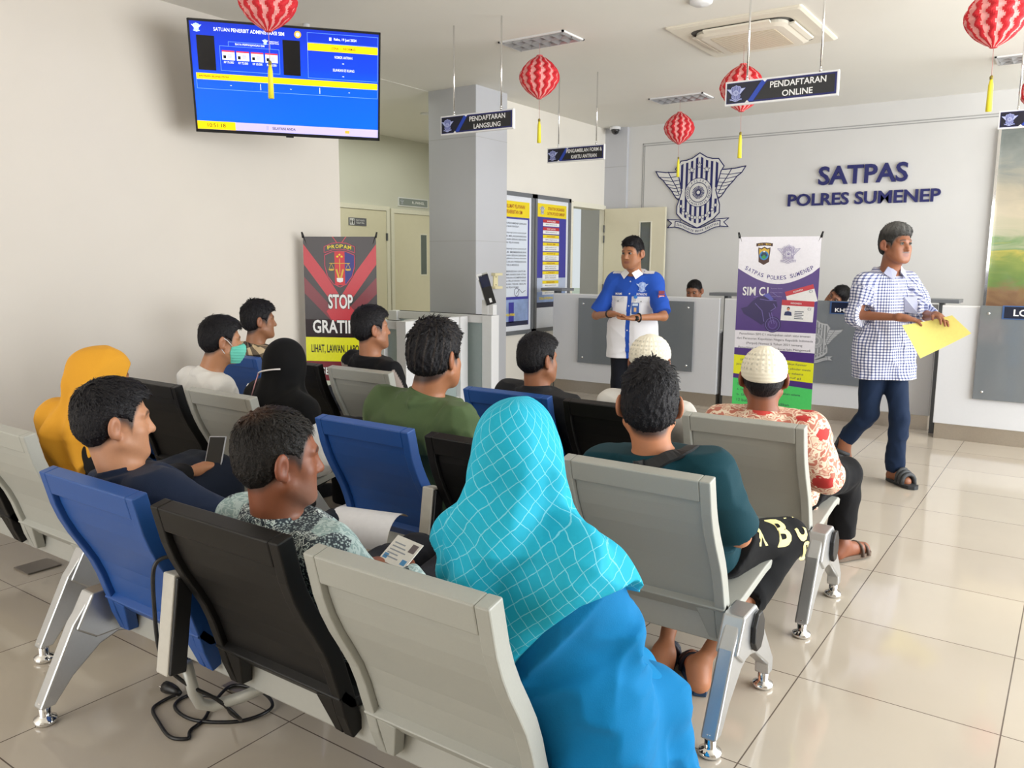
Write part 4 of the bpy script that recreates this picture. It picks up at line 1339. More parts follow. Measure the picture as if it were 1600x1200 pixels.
bench(-.80, 2.11, ('blue', 'black', 'grey'), 'three-seat bench on the aisle in the second row, under the person in the green shirt', power=True)
bench(-.80, 3.04, ('blue', 'black', 'grey'), 'three-seat bench on the aisle in the front row, nearest the purple banner')
bench(-2.93, 1.27, ('blue', 'black', 'grey'), 'three-seat bench at the left edge, under the person in a mustard headscarf')
bench(-2.96, 2.22, ('blue', 'black', 'grey'), 'three-seat bench by the left wall, under the person in a face mask')
bench(-3.06, 3.20, ('blue', 'black', 'grey'), 'three-seat bench by the left wall in the front row, nearest the red and black banner')
# cable of the nearest bench
cb = MB()
xp = -.80 - .245 - 1.13 + .285
def w3(x, y, z=.006):
    return (x + .80, y - 1.08, z)
def smooth(pts, n=8):
    P = [Vector(p) for p in pts]
    out = []
    for i in range(len(P) - 1):
        p0, p1, p2, p3 = P[max(0, i - 1)], P[i], P[i + 1], P[min(len(P) - 1, i + 2)]
        for k in range(n):
            u = k / n
            out.append(.5 * ((2 * p1) + (p2 - p0) * u + (2 * p0 - 5 * p1 + 4 * p2 - p3) * u * u + (3 * p1 - p0 - 3 * p2 + p3) * u ** 3))
    return out + [P[-1]]
path = [w3(-1.885, 1.175, .60), w3(-1.905, 1.165, .63), w3(-1.93, 1.13, .61), w3(-1.935, 1.125, .50), w3(-1.925, 1.13, .36), w3(-1.895, 1.17, .28), w3(-1.85, 1.24, .21), w3(-1.84, 1.30, .13), w3(-1.93, 1.36, .07), w3(-2.05, 1.42, .015), w3(-2.16, 1.46), w3(-2.26, 1.42), w3(-2.24, 1.35), w3(-2.12, 1.34), w3(-2.0, 1.42), w3(-1.98, 1.52, .01), w3(-2.08, 1.56, .012), w3(-2.19, 1.53, .013), w3(-2.15, 1.43, .012), w3(-2.10, 1.36, .006), w3(-2.08, 1.30), w3(-2.05, 1.27), w3(-2.10, 1.245), w3(-2.20, 1.27), w3(-2.28, 1.30), w3(-2.30, 1.345), w3(-2.29, 1.385, .012)]
cb.tube(smooth(path), .0055, M_black, 8)
cab = cb.build('power_cable', bA)
pg = MB()
px, py = -2.30 + .80, 1.395 - 1.08
pg.tube([(px + .02, py + .0, .015), (px - .0, py - .002, .02), (px - .03, py - .006, .021), (px - .05, py - .008, .021)], [.009, .014, .019, .019], M_black, 12)
pg.tube([(px - .05, py - .017, .021), (px - .072, py - .019, .021)], .0024, M_chrome, 8)
pg.tube([(px - .05, py + .001, .021), (px - .072, py - .001, .021)], .0024, M_chrome, 8)
pg.build('plug', cab)
# ------------------------------------------------------------------ people: implicit surfaces meshed by surface nets
V3 = lambda *a: np.array(a, float)
def nrm(v):
    v = np.asarray(v, float)
    return v / (np.linalg.norm(v) + 1e-12)

class Field:
    def __init__(s, lo, hi, h):
        s.lo = np.asarray(lo, float)
        s.h = h
        s.n = np.maximum(4, np.ceil((np.asarray(hi, float) - s.lo) / h).astype(int) + 1)
        s.d = np.full(s.n, 1.0, np.float32)
        s.ax = [(s.lo[i] + h * np.arange(s.n[i])).astype(np.float32) for i in range(3)]
    def block(s, lo, hi, pad):
        sl = []
        for i in range(3):
            a = int(np.floor((lo[i] - pad - s.lo[i]) / s.h))
            b = int(np.ceil((hi[i] + pad - s.lo[i]) / s.h)) + 1
            a, b = max(0, a), min(s.n[i], b)
            if b <= a:
                return None, None
            sl.append(slice(a, b))
        sl = tuple(sl)
        X = s.ax[0][sl[0]][:, None, None]
        Y = s.ax[1][sl[1]][None, :, None]
        Z = s.ax[2][sl[2]][None, None, :]
        return sl, (X, Y, Z)
    def put(s, lo, hi, fn, k=0.02, mode='u'):
        sl, g = s.block(lo, hi, k + 3 * s.h + .004)
        if sl is None:
            return
        d2 = fn(*g).astype(np.float32)
        d1 = s.d[sl]
        if mode == 'u':
            if k > 0:
                hh = np.clip(.5 + .5 * (d1 - d2) / k, 0, 1)
                s.d[sl] = d1 * (1 - hh) + d2 * hh - k * hh * (1 - hh)
            else:
                s.d[sl] = np.minimum(d1, d2)
        else:
            if k > 0:
                hh = np.clip(.5 - .5 * (d1 + d2) / k, 0, 1)
                s.d[sl] = d1 * (1 - hh) - d2 * hh + k * hh * (1 - hh)
            else:
                s.d[sl] = np.maximum(d1, -d2)
    def cap(s, a, b, ra, rb, k=0.02, mode='u'):
        a, b = np.asarray(a, float), np.asarray(b, float)
        R = max(ra, rb)
        ab = b - a
        L2 = float(ab @ ab) + 1e-12
        def fn(X, Y, Z):
            x, y, z = X - a[0], Y - a[1], Z - a[2]
            t = np.clip((x * ab[0] + y * ab[1] + z * ab[2]) / L2, 0, 1)
            return np.sqrt((x - t * ab[0]) ** 2 + (y - t * ab[1]) ** 2 + (z - t * ab[2]) ** 2) - (ra + (rb - ra) * t)
        s.put(np.minimum(a, b) - R, np.maximum(a, b) + R, fn, k, mode)
        return s
    def chain(s, pts, rs, k=0.02):
        for i in range(len(pts) - 1):
            s.cap(pts[i], pts[i + 1], rs[i], rs[i + 1], k)
        return s
    def ell(s, c, r, A=None, k=0.02, mode='u', power=2.0):
        """ellipsoid; A has the axes as rows"""
        c, r = np.asarray(c, float), np.asarray(r, float)
        R = float(r.max())
        def fn(X, Y, Z):
            x, y, z = X - c[0], Y - c[1], Z - c[2]
            if A is not None:
                u = x * A[0][0] + y * A[0][1] + z * A[0][2]
                v = x * A[1][0] + y * A[1][1] + z * A[1][2]
                w = x * A[2][0] + y * A[2][1] + z * A[2][2]
            else:
                u, v, w = x, y, z
            k0 = np.sqrt((u / r[0]) ** 2 + (v / r[1]) ** 2 + (w / r[2]) ** 2) + 1e-6
            k1 = np.sqrt((u / r[0] ** 2) ** 2 + (v / r[1] ** 2) ** 2 + (w / r[2] ** 2) ** 2) + 1e-6
            return k0 * (k0 - 1) / k1
        s.put(c - R, c + R, fn, k, mode)
        return s
    def loft(s, O, A, sec, off=0.0, k=0.02, n=2.3):
        """tube along axis A[2] from O; sec rows: (t, cx, cy, a, b)"""
        O = np.asarray(O, float)
        sec = np.asarray(sec, float)
        T = sec[:, 0]
        ext = max((sec[:, 3] + abs(sec[:, 1])).max(), (sec[:, 4] + abs(sec[:, 2])).max()) + off
        p0, p1 = O + A[2] * T[0], O + A[2] * T[-1]
        def fn(X, Y, Z):
            x, y, z = X - O[0], Y - O[1], Z - O[2]
            u = x * A[0][0] + y * A[0][1] + z * A[0][2]
            v = x * A[1][0] + y * A[1][1] + z * A[1][2]
            w = x * A[2][0] + y * A[2][1] + z * A[2][2]
            wc = np.clip(w, T[0], T[-1])
            def ip(col):
                return np.interp(wc.ravel(), T, sec[:, col]).reshape(wc.shape)
            a, b = ip(3) + off, ip(4) + off
            q = (np.abs((u - ip(1)) / a) ** n + np.abs((v - ip(2)) / b) ** n + 1e-9) ** (1 / n)
            d = (q - 1) * np.minimum(a, b)
            dz = np.maximum(T[0] - off - w, w - T[-1] - off)
            return np.maximum(d, dz)
        s.put(np.minimum(p0, p1) - ext, np.maximum(p0, p1) + ext, fn, k)
        return s
    def grid(s):
        return s.ax[0][:, None, None], s.ax[1][None, :, None], s.ax[2][None, None, :]
    def plane(s, p, nvec):
        """keep the side opposite to nvec"""
        X, Y, Z = s.grid()
        nvec = nrm(nvec)
        s.d = np.maximum(s.d, ((X - p[0]) * nvec[0] + (Y - p[1]) * nvec[1] + (Z - p[2]) * nvec[2]).astype(np.float32))
        return s
    def cut(s, fn):
        """keep fn < 0"""
        s.d = np.maximum(s.d, fn(*s.grid()).astype(np.float32))
        return s
    def folds(s, amp, fr, seed=0, axis=(0, 0, 1), stretch=3.0):
        """cloth folds running along axis"""
        rs = np.random.RandomState(seed)
        near = np.abs(s.d) < 0.05
        idx = np.nonzero(near)
        P = np.stack([s.ax[i][idx[i]] for i in range(3)], 1)
        ax = nrm(axis)
        acc = np.zeros(len(P), np.float32)
        for i in range(6):
            v = rs.normal(size=3)
            v -= ax * (v @ ax) * (1 - 1 / stretch)
            v = nrm(v) * fr * (0.45 + .8 * rs.rand())
            w = rs.normal(size=3)
            w -= ax * (w @ ax) * (1 - 1 / stretch)
            w = w * fr * .40
            ph = rs.rand() * 6.28
            q = P @ v + 1.5 * np.sin(P @ w + ph) + .7 * np.sin(P @ w[[1, 2, 0]] * 1.7 + ph) + ph * 2
            g = .5 + .5 * np.sin(P @ (w[[2, 0, 1]] * .5) + 3 * ph)
            acc += g * (1 - np.abs(np.sin(q * .5))) ** 1.6 * 2 - .55
        s.d[idx] -= (amp * acc / 1.35).astype(np.float32)
        return s
    def mesh(s):
        d = s.d
        sg = d < 0
        n0, n1, n2 = d.shape
        c = np.zeros((n0 - 1, n1 - 1, n2 - 1), np.uint8)
        for i in (0, 1):
            for j in (0, 1):
                for k in (0, 1):
                    c += sg[i:n0 - 1 + i, j:n1 - 1 + j, k:n2 - 1 + k]
        I, J, K = np.nonzero((c > 0) & (c < 8))
        vid = np.full(c.shape, -1, np.int32)
        vid[I, J, K] = np.arange(len(I))
        co = [(i, j, k) for i in (0, 1) for j in (0, 1) for k in (0, 1)]
        dv = {o: d[I + o[0], J + o[1], K + o[2]] for o in co}
        acc = np.zeros((len(I), 3), np.float32)
        cnt = np.zeros(len(I), np.float32)
        for a in co:
            for ax in range(3):
                if a[ax]:
                    continue
                b = list(a)
                b[ax] = 1
                b = tuple(b)
                da, db = dv[a], dv[b]
                m = (da < 0) != (db < 0)
                t = np.where(m, da / np.where(m, da - db, 1), 0)
                for q in range(3):
                    acc[:, q] += np.where(m, a[q] + (t if q == ax else 0), 0)
                cnt += m
        v = s.lo + s.h * (np.stack([I, J, K], 1) + acc / cnt[:, None])
        F = []
        for ax in range(3):
            a = [slice(1, -1)] * 3
            b = [slice(1, -1)] * 3
            a[ax], b[ax] = slice(0, -1), slice(1, None)
            sa, sb = sg[tuple(a)], sg[tuple(b)]
            P = list(np.nonzero(sa != sb))
            flip = sa[tuple(P)]
            for q in range(3):
                if q != ax:
                    P[q] = P[q] + 1
            u, w = [(1, 2), (2, 0), (0, 1)][ax]
            def g(du, dw):
                Q = [P[0].copy(), P[1].copy(), P[2].copy()]
                Q[u] = Q[u] - du
                Q[w] = Q[w] - dw
                return vid[Q[0], Q[1], Q[2]]
            quad = np.stack([g(1, 1), g(0, 1), g(0, 0), g(1, 0)], 1)
            quad[~flip] = quad[~flip][:, ::-1]
            F.append(quad)
        F = np.concatenate(F)
        F = F[(F >= 0).all(1)]
        return v, F

def mesh_obj(name, v, F, mats, parent, col=None, uv=None, faces_mat=None):
    me = bpy.data.meshes.new(name)
    me.vertices.add(len(v))
    me.vertices.foreach_set('co', np.asarray(v, np.float32).ravel())
    me.loops.add(F.size)
    me.loops.foreach_set('vertex_index', F.astype(np.int32).ravel())
    me.polygons.add(len(F))
    me.polygons.foreach_set('loop_start', np.arange(0, F.size, F.shape[1], dtype=np.int32))
    me.update(calc_edges=True)
    me.polygons.foreach_set('use_smooth', np.ones(len(F), bool))
    for m in (mats if isinstance(mats, (list, tuple)) else [mats]):
        me.materials.append(m)
    if col is not None:
        a = me.attributes.new('tint', 'FLOAT_COLOR', 'POINT')
        a.data.foreach_set('color', np.concatenate([col, np.ones((len(col), 1))], 1).astype(np.float32).ravel())
    if uv is not None:
        for i, nm in enumerate(('gu', 'gv')):
            a = me.attributes.new(nm, 'FLOAT', 'POINT')
            a.data.foreach_set('value', uv[:, i].astype(np.float32))
    o = bpy.data.objects.new(name, me)
    COL.objects.link(o)
    o.parent = parent
    return o

def relax(v, F, it=1, lam=.5):
    n = len(v)
    E_ = np.concatenate([F[:, [0, 1]], F[:, [1, 2]], F[:, [2, 3]], F[:, [3, 0]]])
    for _ in range(it):
        acc = np.zeros_like(v)
        cnt = np.zeros(n)
        for q in range(3):
            acc[:, q] = np.bincount(E_[:, 0], v[E_[:, 1], q], n) + np.bincount(E_[:, 1], v[E_[:, 0], q], n)
        cnt = np.bincount(E_[:, 0], minlength=n) + np.bincount(E_[:, 1], minlength=n)
        v = v + lam * (acc / np.maximum(cnt, 1)[:, None] - v)
    return v

# cloth and skin materials that take their tone from the 'tint' attribute
def f_tint(rough, nscale, namt, bumps, sss=0.0, sheen=0.0):
    def fn(t):
        at = t.n('ShaderNodeAttribute', attribute_name='tint')
        nz = t.n('ShaderNodeTexNoise', i_Scale=nscale, i_Detail=4.0)
        t.l(t.obj(), nz.inputs['Vector'])
        k = t.math('ADD', 1 - namt, t.math('MULTIPLY', nz.outputs[0], 2 * namt))
        c = t.mix(1.0, at.outputs['Color'], k, 'MULTIPLY')
        t.l(c, t.b.inputs['Base Color'])
        if bumps:
            bp = t.n('ShaderNodeBump', i_Strength=bumps, i_Distance=.003)
            t.l(nz.outputs[0], bp.inputs['Height'])
            t.l(bp.outputs[0], t.b.inputs['Normal'])
        t.b.inputs['Specular IOR Level'].default_value = .5 if sss else .18
        if sheen:
            t.b.inputs['Sheen Weight'].default_value = sheen
        if sss:
            t.b.inputs['Subsurface Weight'].default_value = sss
            t.b.inputs['Subsurface Radius'].default_value = (.012, .005, .003)
    return fn
M_skin = mat('skin', rough=.48, fn=f_tint(.48, 90, .05, .08, .08))
M_cloth = mat('woven_cloth', rough=.8, fn=f_tint(.85, 350, .05, .15, 0, .03))
def f_hair(t):
    at = t.n('ShaderNodeAttribute', attribute_name='tint')
    nz = t.n('ShaderNodeTexNoise', i_Scale=130.0, i_Detail=5.0, i_Distortion=1.0)
    mp = t.n('ShaderNodeMapping')
    mp.inputs['Scale'].default_value = (2.2, .45, 1.0)
    t.l(t.obj(), mp.inputs[0])
    t.l(mp.outputs[0], nz.inputs['Vector'])
    k = t.math('ADD', .35, t.math('MULTIPLY', nz.outputs[0], .9))
    t.l(t.mix(1.0, at.outputs['Color'], k, 'MULTIPLY'), t.b.inputs['Base Color'])
    bp = t.n('ShaderNodeBump', i_Strength=.6, i_Distance=.006)
    t.l(nz.outputs[0], bp.inputs['Height'])
    t.l(bp.outputs[0], t.b.inputs['Normal'])
    t.b.inputs['Roughness'].default_value = .5
    t.b.inputs['Specular IOR Level'].default_value = .25
M_hair = mat('hair', fn=f_hair, rough=.42)

def rgb(hexc):
    return np.array(lin(hexc)[:3])

# -------- skeleton
def bear(deg):
    a = math.radians(deg)
    return V3(math.sin(a), math.cos(a), 0), V3(math.cos(a), -math.sin(a), 0)

class Body:
    def __init__(s, origin, hip, neck, head, body_b, head_b, pitch=0, roll=0, w=1.0, hs=1.0, belly=0.0, shw=None, hunch=.03):
        s.o = np.asarray(origin, float)
        L = lambda p: np.asarray(p, float) - s.o
        s.hip, s.neck, s.head = L(hip), L(neck), L(head)
        s.w, s.hs, s.belly = w, hs, belly
        f, r = bear(body_b)
        u = nrm(s.neck - s.hip)
        r = nrm(r - u * (r @ u))
        f = np.cross(u, r)
        s.A = np.array([r, f, u])
        s.L = np.linalg.norm(s.neck - s.hip)
        # head frame rows: right, forward, up
        hf, hr = bear(head_b)
        R = np.array([hr, hf, [0, 0, 1.0]])
        cp, sp = math.cos(math.radians(pitch)), math.sin(math.radians(pitch))
        fw = R[1] * cp - R[2] * sp
        up = R[2] * cp + R[1] * sp
        cr, sr = math.cos(math.radians(roll)), math.sin(math.radians(roll))
        rt = R[0] * cr - up * sr
        up = up * cr + R[0] * sr
        s.H = np.array([rt, fw, up])
        Ls = s.L
        t = lambda q: q * Ls
        k = w
        h_ = -hunch
        s.sec = [(t(-.25), 0, 0, .140 * k, .10 * k), (t(-.08), 0, 0, .172 * k, .122 * k), (t(.12), 0, belly * .7, .160 * k, .118 * k + belly * .5), (t(.32), 0, h_ * .6 + belly, .152 * k, .115 * k + belly * .7), (t(.55), 0, h_ + belly * .5, .160 * k, .115 * k + belly * .3), (t(.74), 0, h_, .172 * k, .112 * k), (t(.87), 0, h_ * .8, .160 * k, .096 * k), (t(.95), 0, h_ * .5, .112 * k, .078 * k), (t(1.02), 0, 0, .066 * k ** .5, .062 * k ** .5)]
        sw = (shw or .168 * k)
        s.sh = [s.hip + u * t(.855) + r * sg * sw + f * h_ * .6 for sg in (-1, 1)]
        s.hj = [s.hip + r * sg * .088 * k for sg in (-1, 1)]
        s.el, s.wr, s.kn, s.an, s.toe = [None, None], [None, None], [None, None], [None, None], [None, None]
        s.hand = [None, None]
    def loc(s, p):
        return np.asarray(p, float) - s.o
    def hp(s, x, y, z):
        """head-local to person-local"""
        return s.head + s.hs * (s.H[0] * x + s.H[1] * y + s.H[2] * z)
    def tq(s, v):
        q = v - s.hip
        return q @ s.A[0], q @ s.A[1], q @ s.A[2]
    def hq(s, v):
        q = (v - s.head) / s.hs
        return q @ s.H[0], q @ s.H[1], q @ s.H[2]
    def seat_legs(s, b=0.0, spread=.10, knee_z=.46, reach=.40, foot_z=.075, shin=.06, lift=(0, 0)):
        f, r = bear(b)
        for i, sg in enumerate((-1, 1)):
            kn = s.hip * [1, 1, 0] + f * reach + r * sg * spread + V3(0, 0, knee_z + lift[i])
            s.kn[i] = kn
            s.an[i] = kn * [1, 1, 0] + f * shin + V3(0, 0, foot_z)
            s.toe[i] = s.an[i] * [1, 1, 0] + f * .15 + V3(0, 0, .03)
    def lap_arms(s, b=0.0, out=.07, wz=.50, reach=.20):
        f, r = bear(b)
        for i, sg in enumerate((-1, 1)):
            s.el[i] = s.sh[i] + r * sg * out + f * .06 - V3(0, 0, .235)
            s.wr[i] = s.hip * [1, 1, 0] + f * reach + r * sg * .075 + V3(0, 0, wz)
            s.hand[i] = (nrm(f * .9 - r * sg * .35), V3(0, 0, -1.0), .5)

    # ---- primitive groups
    def add_torso(s, F, off=0.0, k=.03):
        F.loft(s.hip, s.A, s.sec, off, k)
        for i in (0, 1):
            F.cap(s.neck - s.A[2] * .03 - s.A[1] * .01, s.sh[i], .040 + off, .050 * min(1.1, s.w) + off, .05)
            F.cap(s.sh[i], s.sh[i] + (s.el[i] - s.sh[i]) * .12, .054 * s.w ** .5 + off, .052 * s.w ** .5 + off, .04)
    def add_arm(s, F, i, off=0.0, k=.03, r=(.046, .038, .036, .025), upto=2.0):
        wk = s.w ** .7
        F.cap(s.sh[i], s.el[i] if upto >= 1 else s.sh[i] + (s.el[i] - s.sh[i]) * upto, r[0] * wk + off, (r[1] if upto >= 1 else r[0] + (r[1] - r[0]) * upto) * wk + off, k)
        if upto > 1:
            q = upto - 1
            F.cap(s.el[i], s.el[i] + (s.wr[i] - s.el[i]) * q, r[2] * wk + off, (r[2] + (r[3] - r[2]) * q) * wk + off, .02)
    def add_leg(s, F, i, off=0.0, k=.04, r=(.078, .056, .052, .036)):
        wk = s.w ** .5
        F.cap(s.hj[i], s.kn[i], r[0] * wk + off, r[1] * wk + off, k)
        m = s.kn[i] + (s.an[i] - s.kn[i]) * .3
        F.cap(s.kn[i], m, r[1] * wk + off, r[2] * wk + off, .02)
        F.cap(m, s.an[i], r[2] * wk + off, r[3] + off, .02)
    def add_foot(s, F, i, off=0.0):
        d = nrm(s.toe[i] - s.an[i])
        he = s.an[i] * [1, 1, 0] - d * [1, 1, 0] * .03 + V3(0, 0, s.toe[i][2] + .008)
        F.cap(s.an[i], he, .034 + off, .030 + off, .03)
        F.cap(s.an[i] - V3(0, 0, .01), s.toe[i], .034 + off, .024 + off, .03)
        F.cap(he, s.toe[i], .028 + off, .026 + off, .03)
    def add_hand(s, F, i, sc=.95):
        d, n, curl = s.hand[i]
        W = s.wr[i]
        d = nrm(d)
        n = nrm(n - d * (n @ d))
        # thumb side: for the right hand (i=1) with palm normal n and fingers d
        th = np.cross(d, n) * (1 if i == 1 else -1)
        F.cap(W - d * .01, W + d * .03, .026 * sc, .026 * sc, .015)
        F.ell(W + d * .052 * sc, (.040 * sc, .050 * sc, .0165 * sc), np.array([th, d, n]), .012)
        Ls = (.066, .074, .070, .054)
        for q in range(4):
            u = (1.5 - q) / 1.5
            b0 = W + d * (.090 - .006 * abs(u)) * sc + th * .029 * u * sc
            dd = nrm(d + th * .10 * u)
            a1 = curl * .6
            d1 = dd * math.cos(a1) + n * math.sin(a1)
            a2 = curl * 1.5
            d2 = dd * math.cos(a2) + n * math.sin(a2)
            l = Ls[q] * sc
            b1 = b0 + d1 * l * .5
            b2 = b1 + d2 * l * .5
            F.cap(b0 - dd * .012, b1, .0092 * sc, .0084 * sc, .004)
            F.cap(b1, b2, .0084 * sc, .0070 * sc, .003)
        t0 = W + d * .025 * sc + th * .026 * sc
        t1 = t0 + nrm(d * .75 + th * .75 + n * .25) * .038 * sc
        t2 = t1 + nrm(d * .95 + th * .25 + n * .3 * (1 + curl)) * .032 * sc
        F.cap(t0, t1, .013 * sc, .0105 * sc, .008)
        F.cap(t1, t2, .0102 * sc, .008 * sc, .003)
    def add_head(s, F, face=True, ears=True, slim=0.0, nose=1.0):
        H, hs = s.H, s.hs
        P = s.hp
        e = lambda c, r, k=.02, mode='u', A=H: F.ell(P(*c), np.array(r) * hs, A, k, mode)
        e((0, -.014, .034), (.0745, .094, .082), .01)
        e((0, .028, -.025), (.0625 - slim, .062, .088), .03)
        e((0, .044, -.080), (.044 - slim, .044, .030), .03)
        F.cap(P(-.012, .078, -.096), P(.012, .078, -.096), .015 * hs, .015 * hs, .025)
        F.cap(P(-.058, .010, -.055), P(-.03, .060, -.088), .020 * hs, .018 * hs, .03)
        F.cap(P(.058, .010, -.055), P(.03, .060, -.088), .020 * hs, .018 * hs, .03)
        # neck
        nb = s.neck - s.A[2] * .04
        F.cap(P(0, -.022, -.055), nb, .052 * hs * s.w ** .3, .057 * s.w ** .3, .03)
        F.cap(P(0, .0, -.07), nb + s.A[1] * .012, .045 * hs, .050, .03)
        if face:
            for sg in (-1, 1):
                e((sg * .044, .052, -.020), (.022, .022, .020), .02)
                e((sg * .034, .046, -.050), (.026, .032, .034), .03)
                F.ell(P(sg * .031, .092, .009), np.array((.017, .013, .012)) * hs, H, .012, 's')
                F.cap(P(sg * .012, .083, .026), P(sg * .046, .068, .026), .010 * hs, .008 * hs, .014)
            F.cap(P(0, .080, .018), P(0, .101 * nose, -.022), .008 * hs, .0115 * hs, .012)
            F.cap(P(0, .100 * nose, -.024), P(0, .103 * nose, -.027), .0115 * hs, .0115 * hs, .004)
            for sg in (-1, 1):
                F.ell(P(sg * .0125, .091, -.030), np.array((.0085, .010, .008)) * hs, H, .006)
            e((0, .083, -.0555), (.023, .010, .0065), .005)
            e((0, .081, -.0670), (.020, .011, .0075), .005)
        if ears:
            for sg in (-1, 1):
                a = math.radians(30) * sg
                # ear plane tilted outwards to the back
                rt = H[0] * math.cos(a) + H[1] * math.sin(a)
                fw = -H[0] * math.sin(a) + H[1] * math.cos(a)
                A = np.array([rt, fw, H[2]])
                c = P(sg * .0865, -.014, -.004)
                F.ell(c, np.array((.0090, .0215, .034)) * hs, A, .006)
                F.ell(P(sg * .078, -.004, -.030), np.array((.007, .010, .012)) * hs, A, .008)
                F.ell(c + sg * rt * .010 * hs + fw * .002, np.array((.0075, .0115, .019)) * hs, A, .004, 's')

def bbox_of(pts, pad):
    P = np.array(pts)
    return P.min(0) - pad, P.max(0) + pad

HAIRLINES = {
    'short': ([-.12, -.075, -.045, -.022, -.005, .022, .036, .045, .060, .10], [-.070, -.072, -.060, -.034, .016, .006, -.014, .035, .060, .066]),
    'full': ([-.12, -.075, -.045, -.022, -.005, .022, .036, .045, .060, .10], [-.085, -.088, -.075, -.050, .008, .000, -.022, .020, .050, .058]),
    'receding': ([-.12, -.075, -.045, -.022, -.005, .022, .036, .045, .060, .10], [-.070, -.072, -.060, -.034, .016, .008, -.012, .040, .074, .084]),
}
def make_hair(B, root, style='short', color='17151a', thick=.010, top=.018, h=.004, seed=1, streak=None, ngrow=.0013, tilt=0.0, name='hair', cap_z=None, ntuft=2600, tlen=.026, crown=(0, -.06, .10)):
    lo, hi = bbox_of([B.head], .15 * B.hs)
    F = Field(lo, hi, h)
    hs = B.hs
    F.ell(B.hp(0, -.016, .036), np.array((.0745 + thick * .7, .094 + thick, .082 + top)) * hs, B.H, .01)
    F.ell(B.hp(0, -.03, -.015), np.array((.068 + thick * .7, .072 + thick * .6, .085)) * hs, B.H, .03)
    if top > .012:
        F.ell(B.hp(0, .028, .085 + tilt), np.array((.060, .062, .030 + top * .5)) * hs, B.H, .03)
    X, Y, Z = F.grid()
    q = [X - B.head[0], Y - B.head[1], Z - B.head[2]]
    lx = (q[0] * B.H[0][0] + q[1] * B.H[0][1] + q[2] * B.H[0][2]) / hs
    ly = (q[0] * B.H[1][0] + q[1] * B.H[1][1] + q[2] * B.H[1][2]) / hs
    lz = (q[0] * B.H[2][0] + q[1] * B.H[2][1] + q[2] * B.H[2][2]) / hs
    rs = np.random.RandomState(seed)
    # locks: combed from the crown
    ang = np.arctan2(lx, ly + .03)
    F.d = F.d + (ngrow * np.sin(ang * 21 + 3 * np.sin(lz * 45 + seed) + seed) * np.sin(lz * 70 + 2 * np.sin(ang * 5 + seed)) + ngrow * .6 * np.sin(ang * 43 + lz * 160 + seed)).astype(np.float32)
    hx, hz = HAIRLINES[style]
    line = np.interp(ly.ravel(), hx, hz).reshape(ly.shape)
    tp = np.clip((lz - line) / np.where(ly > .05, .014, np.where(ly > -.04, .022, .045)), 0, 1)
    F.d = F.d + ((thick + .003) * hs * (1 - tp * tp * (3 - 2 * tp))).astype(np.float32)
    F.d = np.maximum(F.d, ((line - lz) * .8 * hs).astype(np.float32))
    if cap_z is not None:
        F.d = np.maximum(F.d, ((lz - cap_z) * hs).astype(np.float32))
    v, f = F.mesh()
    v = relax(v, f, 1, .3)
    tv, tf = tufts(B, v, f, ntuft, seed, tlen, line_of=(hx, hz), crown=crown)
    f = np.concatenate([f, tf + len(v)])
    v = np.concatenate([v, tv])
    c = np.tile(rgb(color), (len(v), 1))
    hx_, hy_, hz_ = B.hq(v)
    if streak:
        col2, fnc = streak
        m = np.clip(fnc(hx_, hy_, hz_), 0, 1)[:, None]
        c = c * (1 - m) + rgb(col2) * m
    return mesh_obj(name, v, f, M_hair, root, c)

def vnormals(v, f):
    n = np.cross(v[f[:, 2]] - v[f[:, 0]], v[f[:, 3]] - v[f[:, 1]])
    out = np.zeros_like(v)
    for k in range(4):
        for q in range(3):
            out[:, q] += np.bincount(f[:, k], n[:, q], len(v))
    return out / (np.linalg.norm(out, axis=1)[:, None] + 1e-12)

def tufts(B, v, f, n, seed, length, line_of, crown):
    """short locks of hair lying along the surface, combed away from the crown"""
    rs = np.random.RandomState(seed + 100)
    nr = vnormals(v, f)
    ctr = B.hp(0, -.01, .02)
    if ((v - ctr) * nr).sum() < 0:
        nr = -nr
    x, y, z = B.hq(v)
    ok = np.nonzero((z - np.interp(y, *line_of) > .012) & (((v - ctr) * nr).sum(1) > .03))[0]
    k = rs.choice(ok, min(n, len(ok)), replace=False)
    p, m = v[k], nr[k]
    t = p - B.hp(*crown)
    t = t - m * (t * m).sum(1)[:, None] + rs.normal(size=p.shape) * .011
    t = t - m * (t * m).sum(1)[:, None]
    t /= np.linalg.norm(t, axis=1)[:, None] + 1e-9
    s = np.cross(m, t)
    up = np.clip((z[k] - .03) / .06, .25, 1)
    L = length * (.5 + .9 * rs.rand(len(k))) * up
    w = .0016 + .0012 * rs.rand(len(k))
    A_ = lambda q: q[:, None]
    lift = .0010 * (.4 + 1.2 * rs.rand(len(k)))
    p0 = p - m * .002
    p1 = p + m * A_(lift) + t * A_(L * .55)
    p2 = p + m * A_(lift * .6 - L * L * 3.4) + t * A_(L)
    V = np.stack([p0 - s * A_(w), p0 + s * A_(w), p1 - s * A_(w), p1 + s * A_(w), p2 - s * .0003, p2 + s * .0003], 1).reshape(-1, 3)
    b = np.arange(len(k))[:, None] * 6
    Q = np.concatenate([b + [0, 1, 3, 2], b + [2, 3, 5, 4]])
    return V, Q

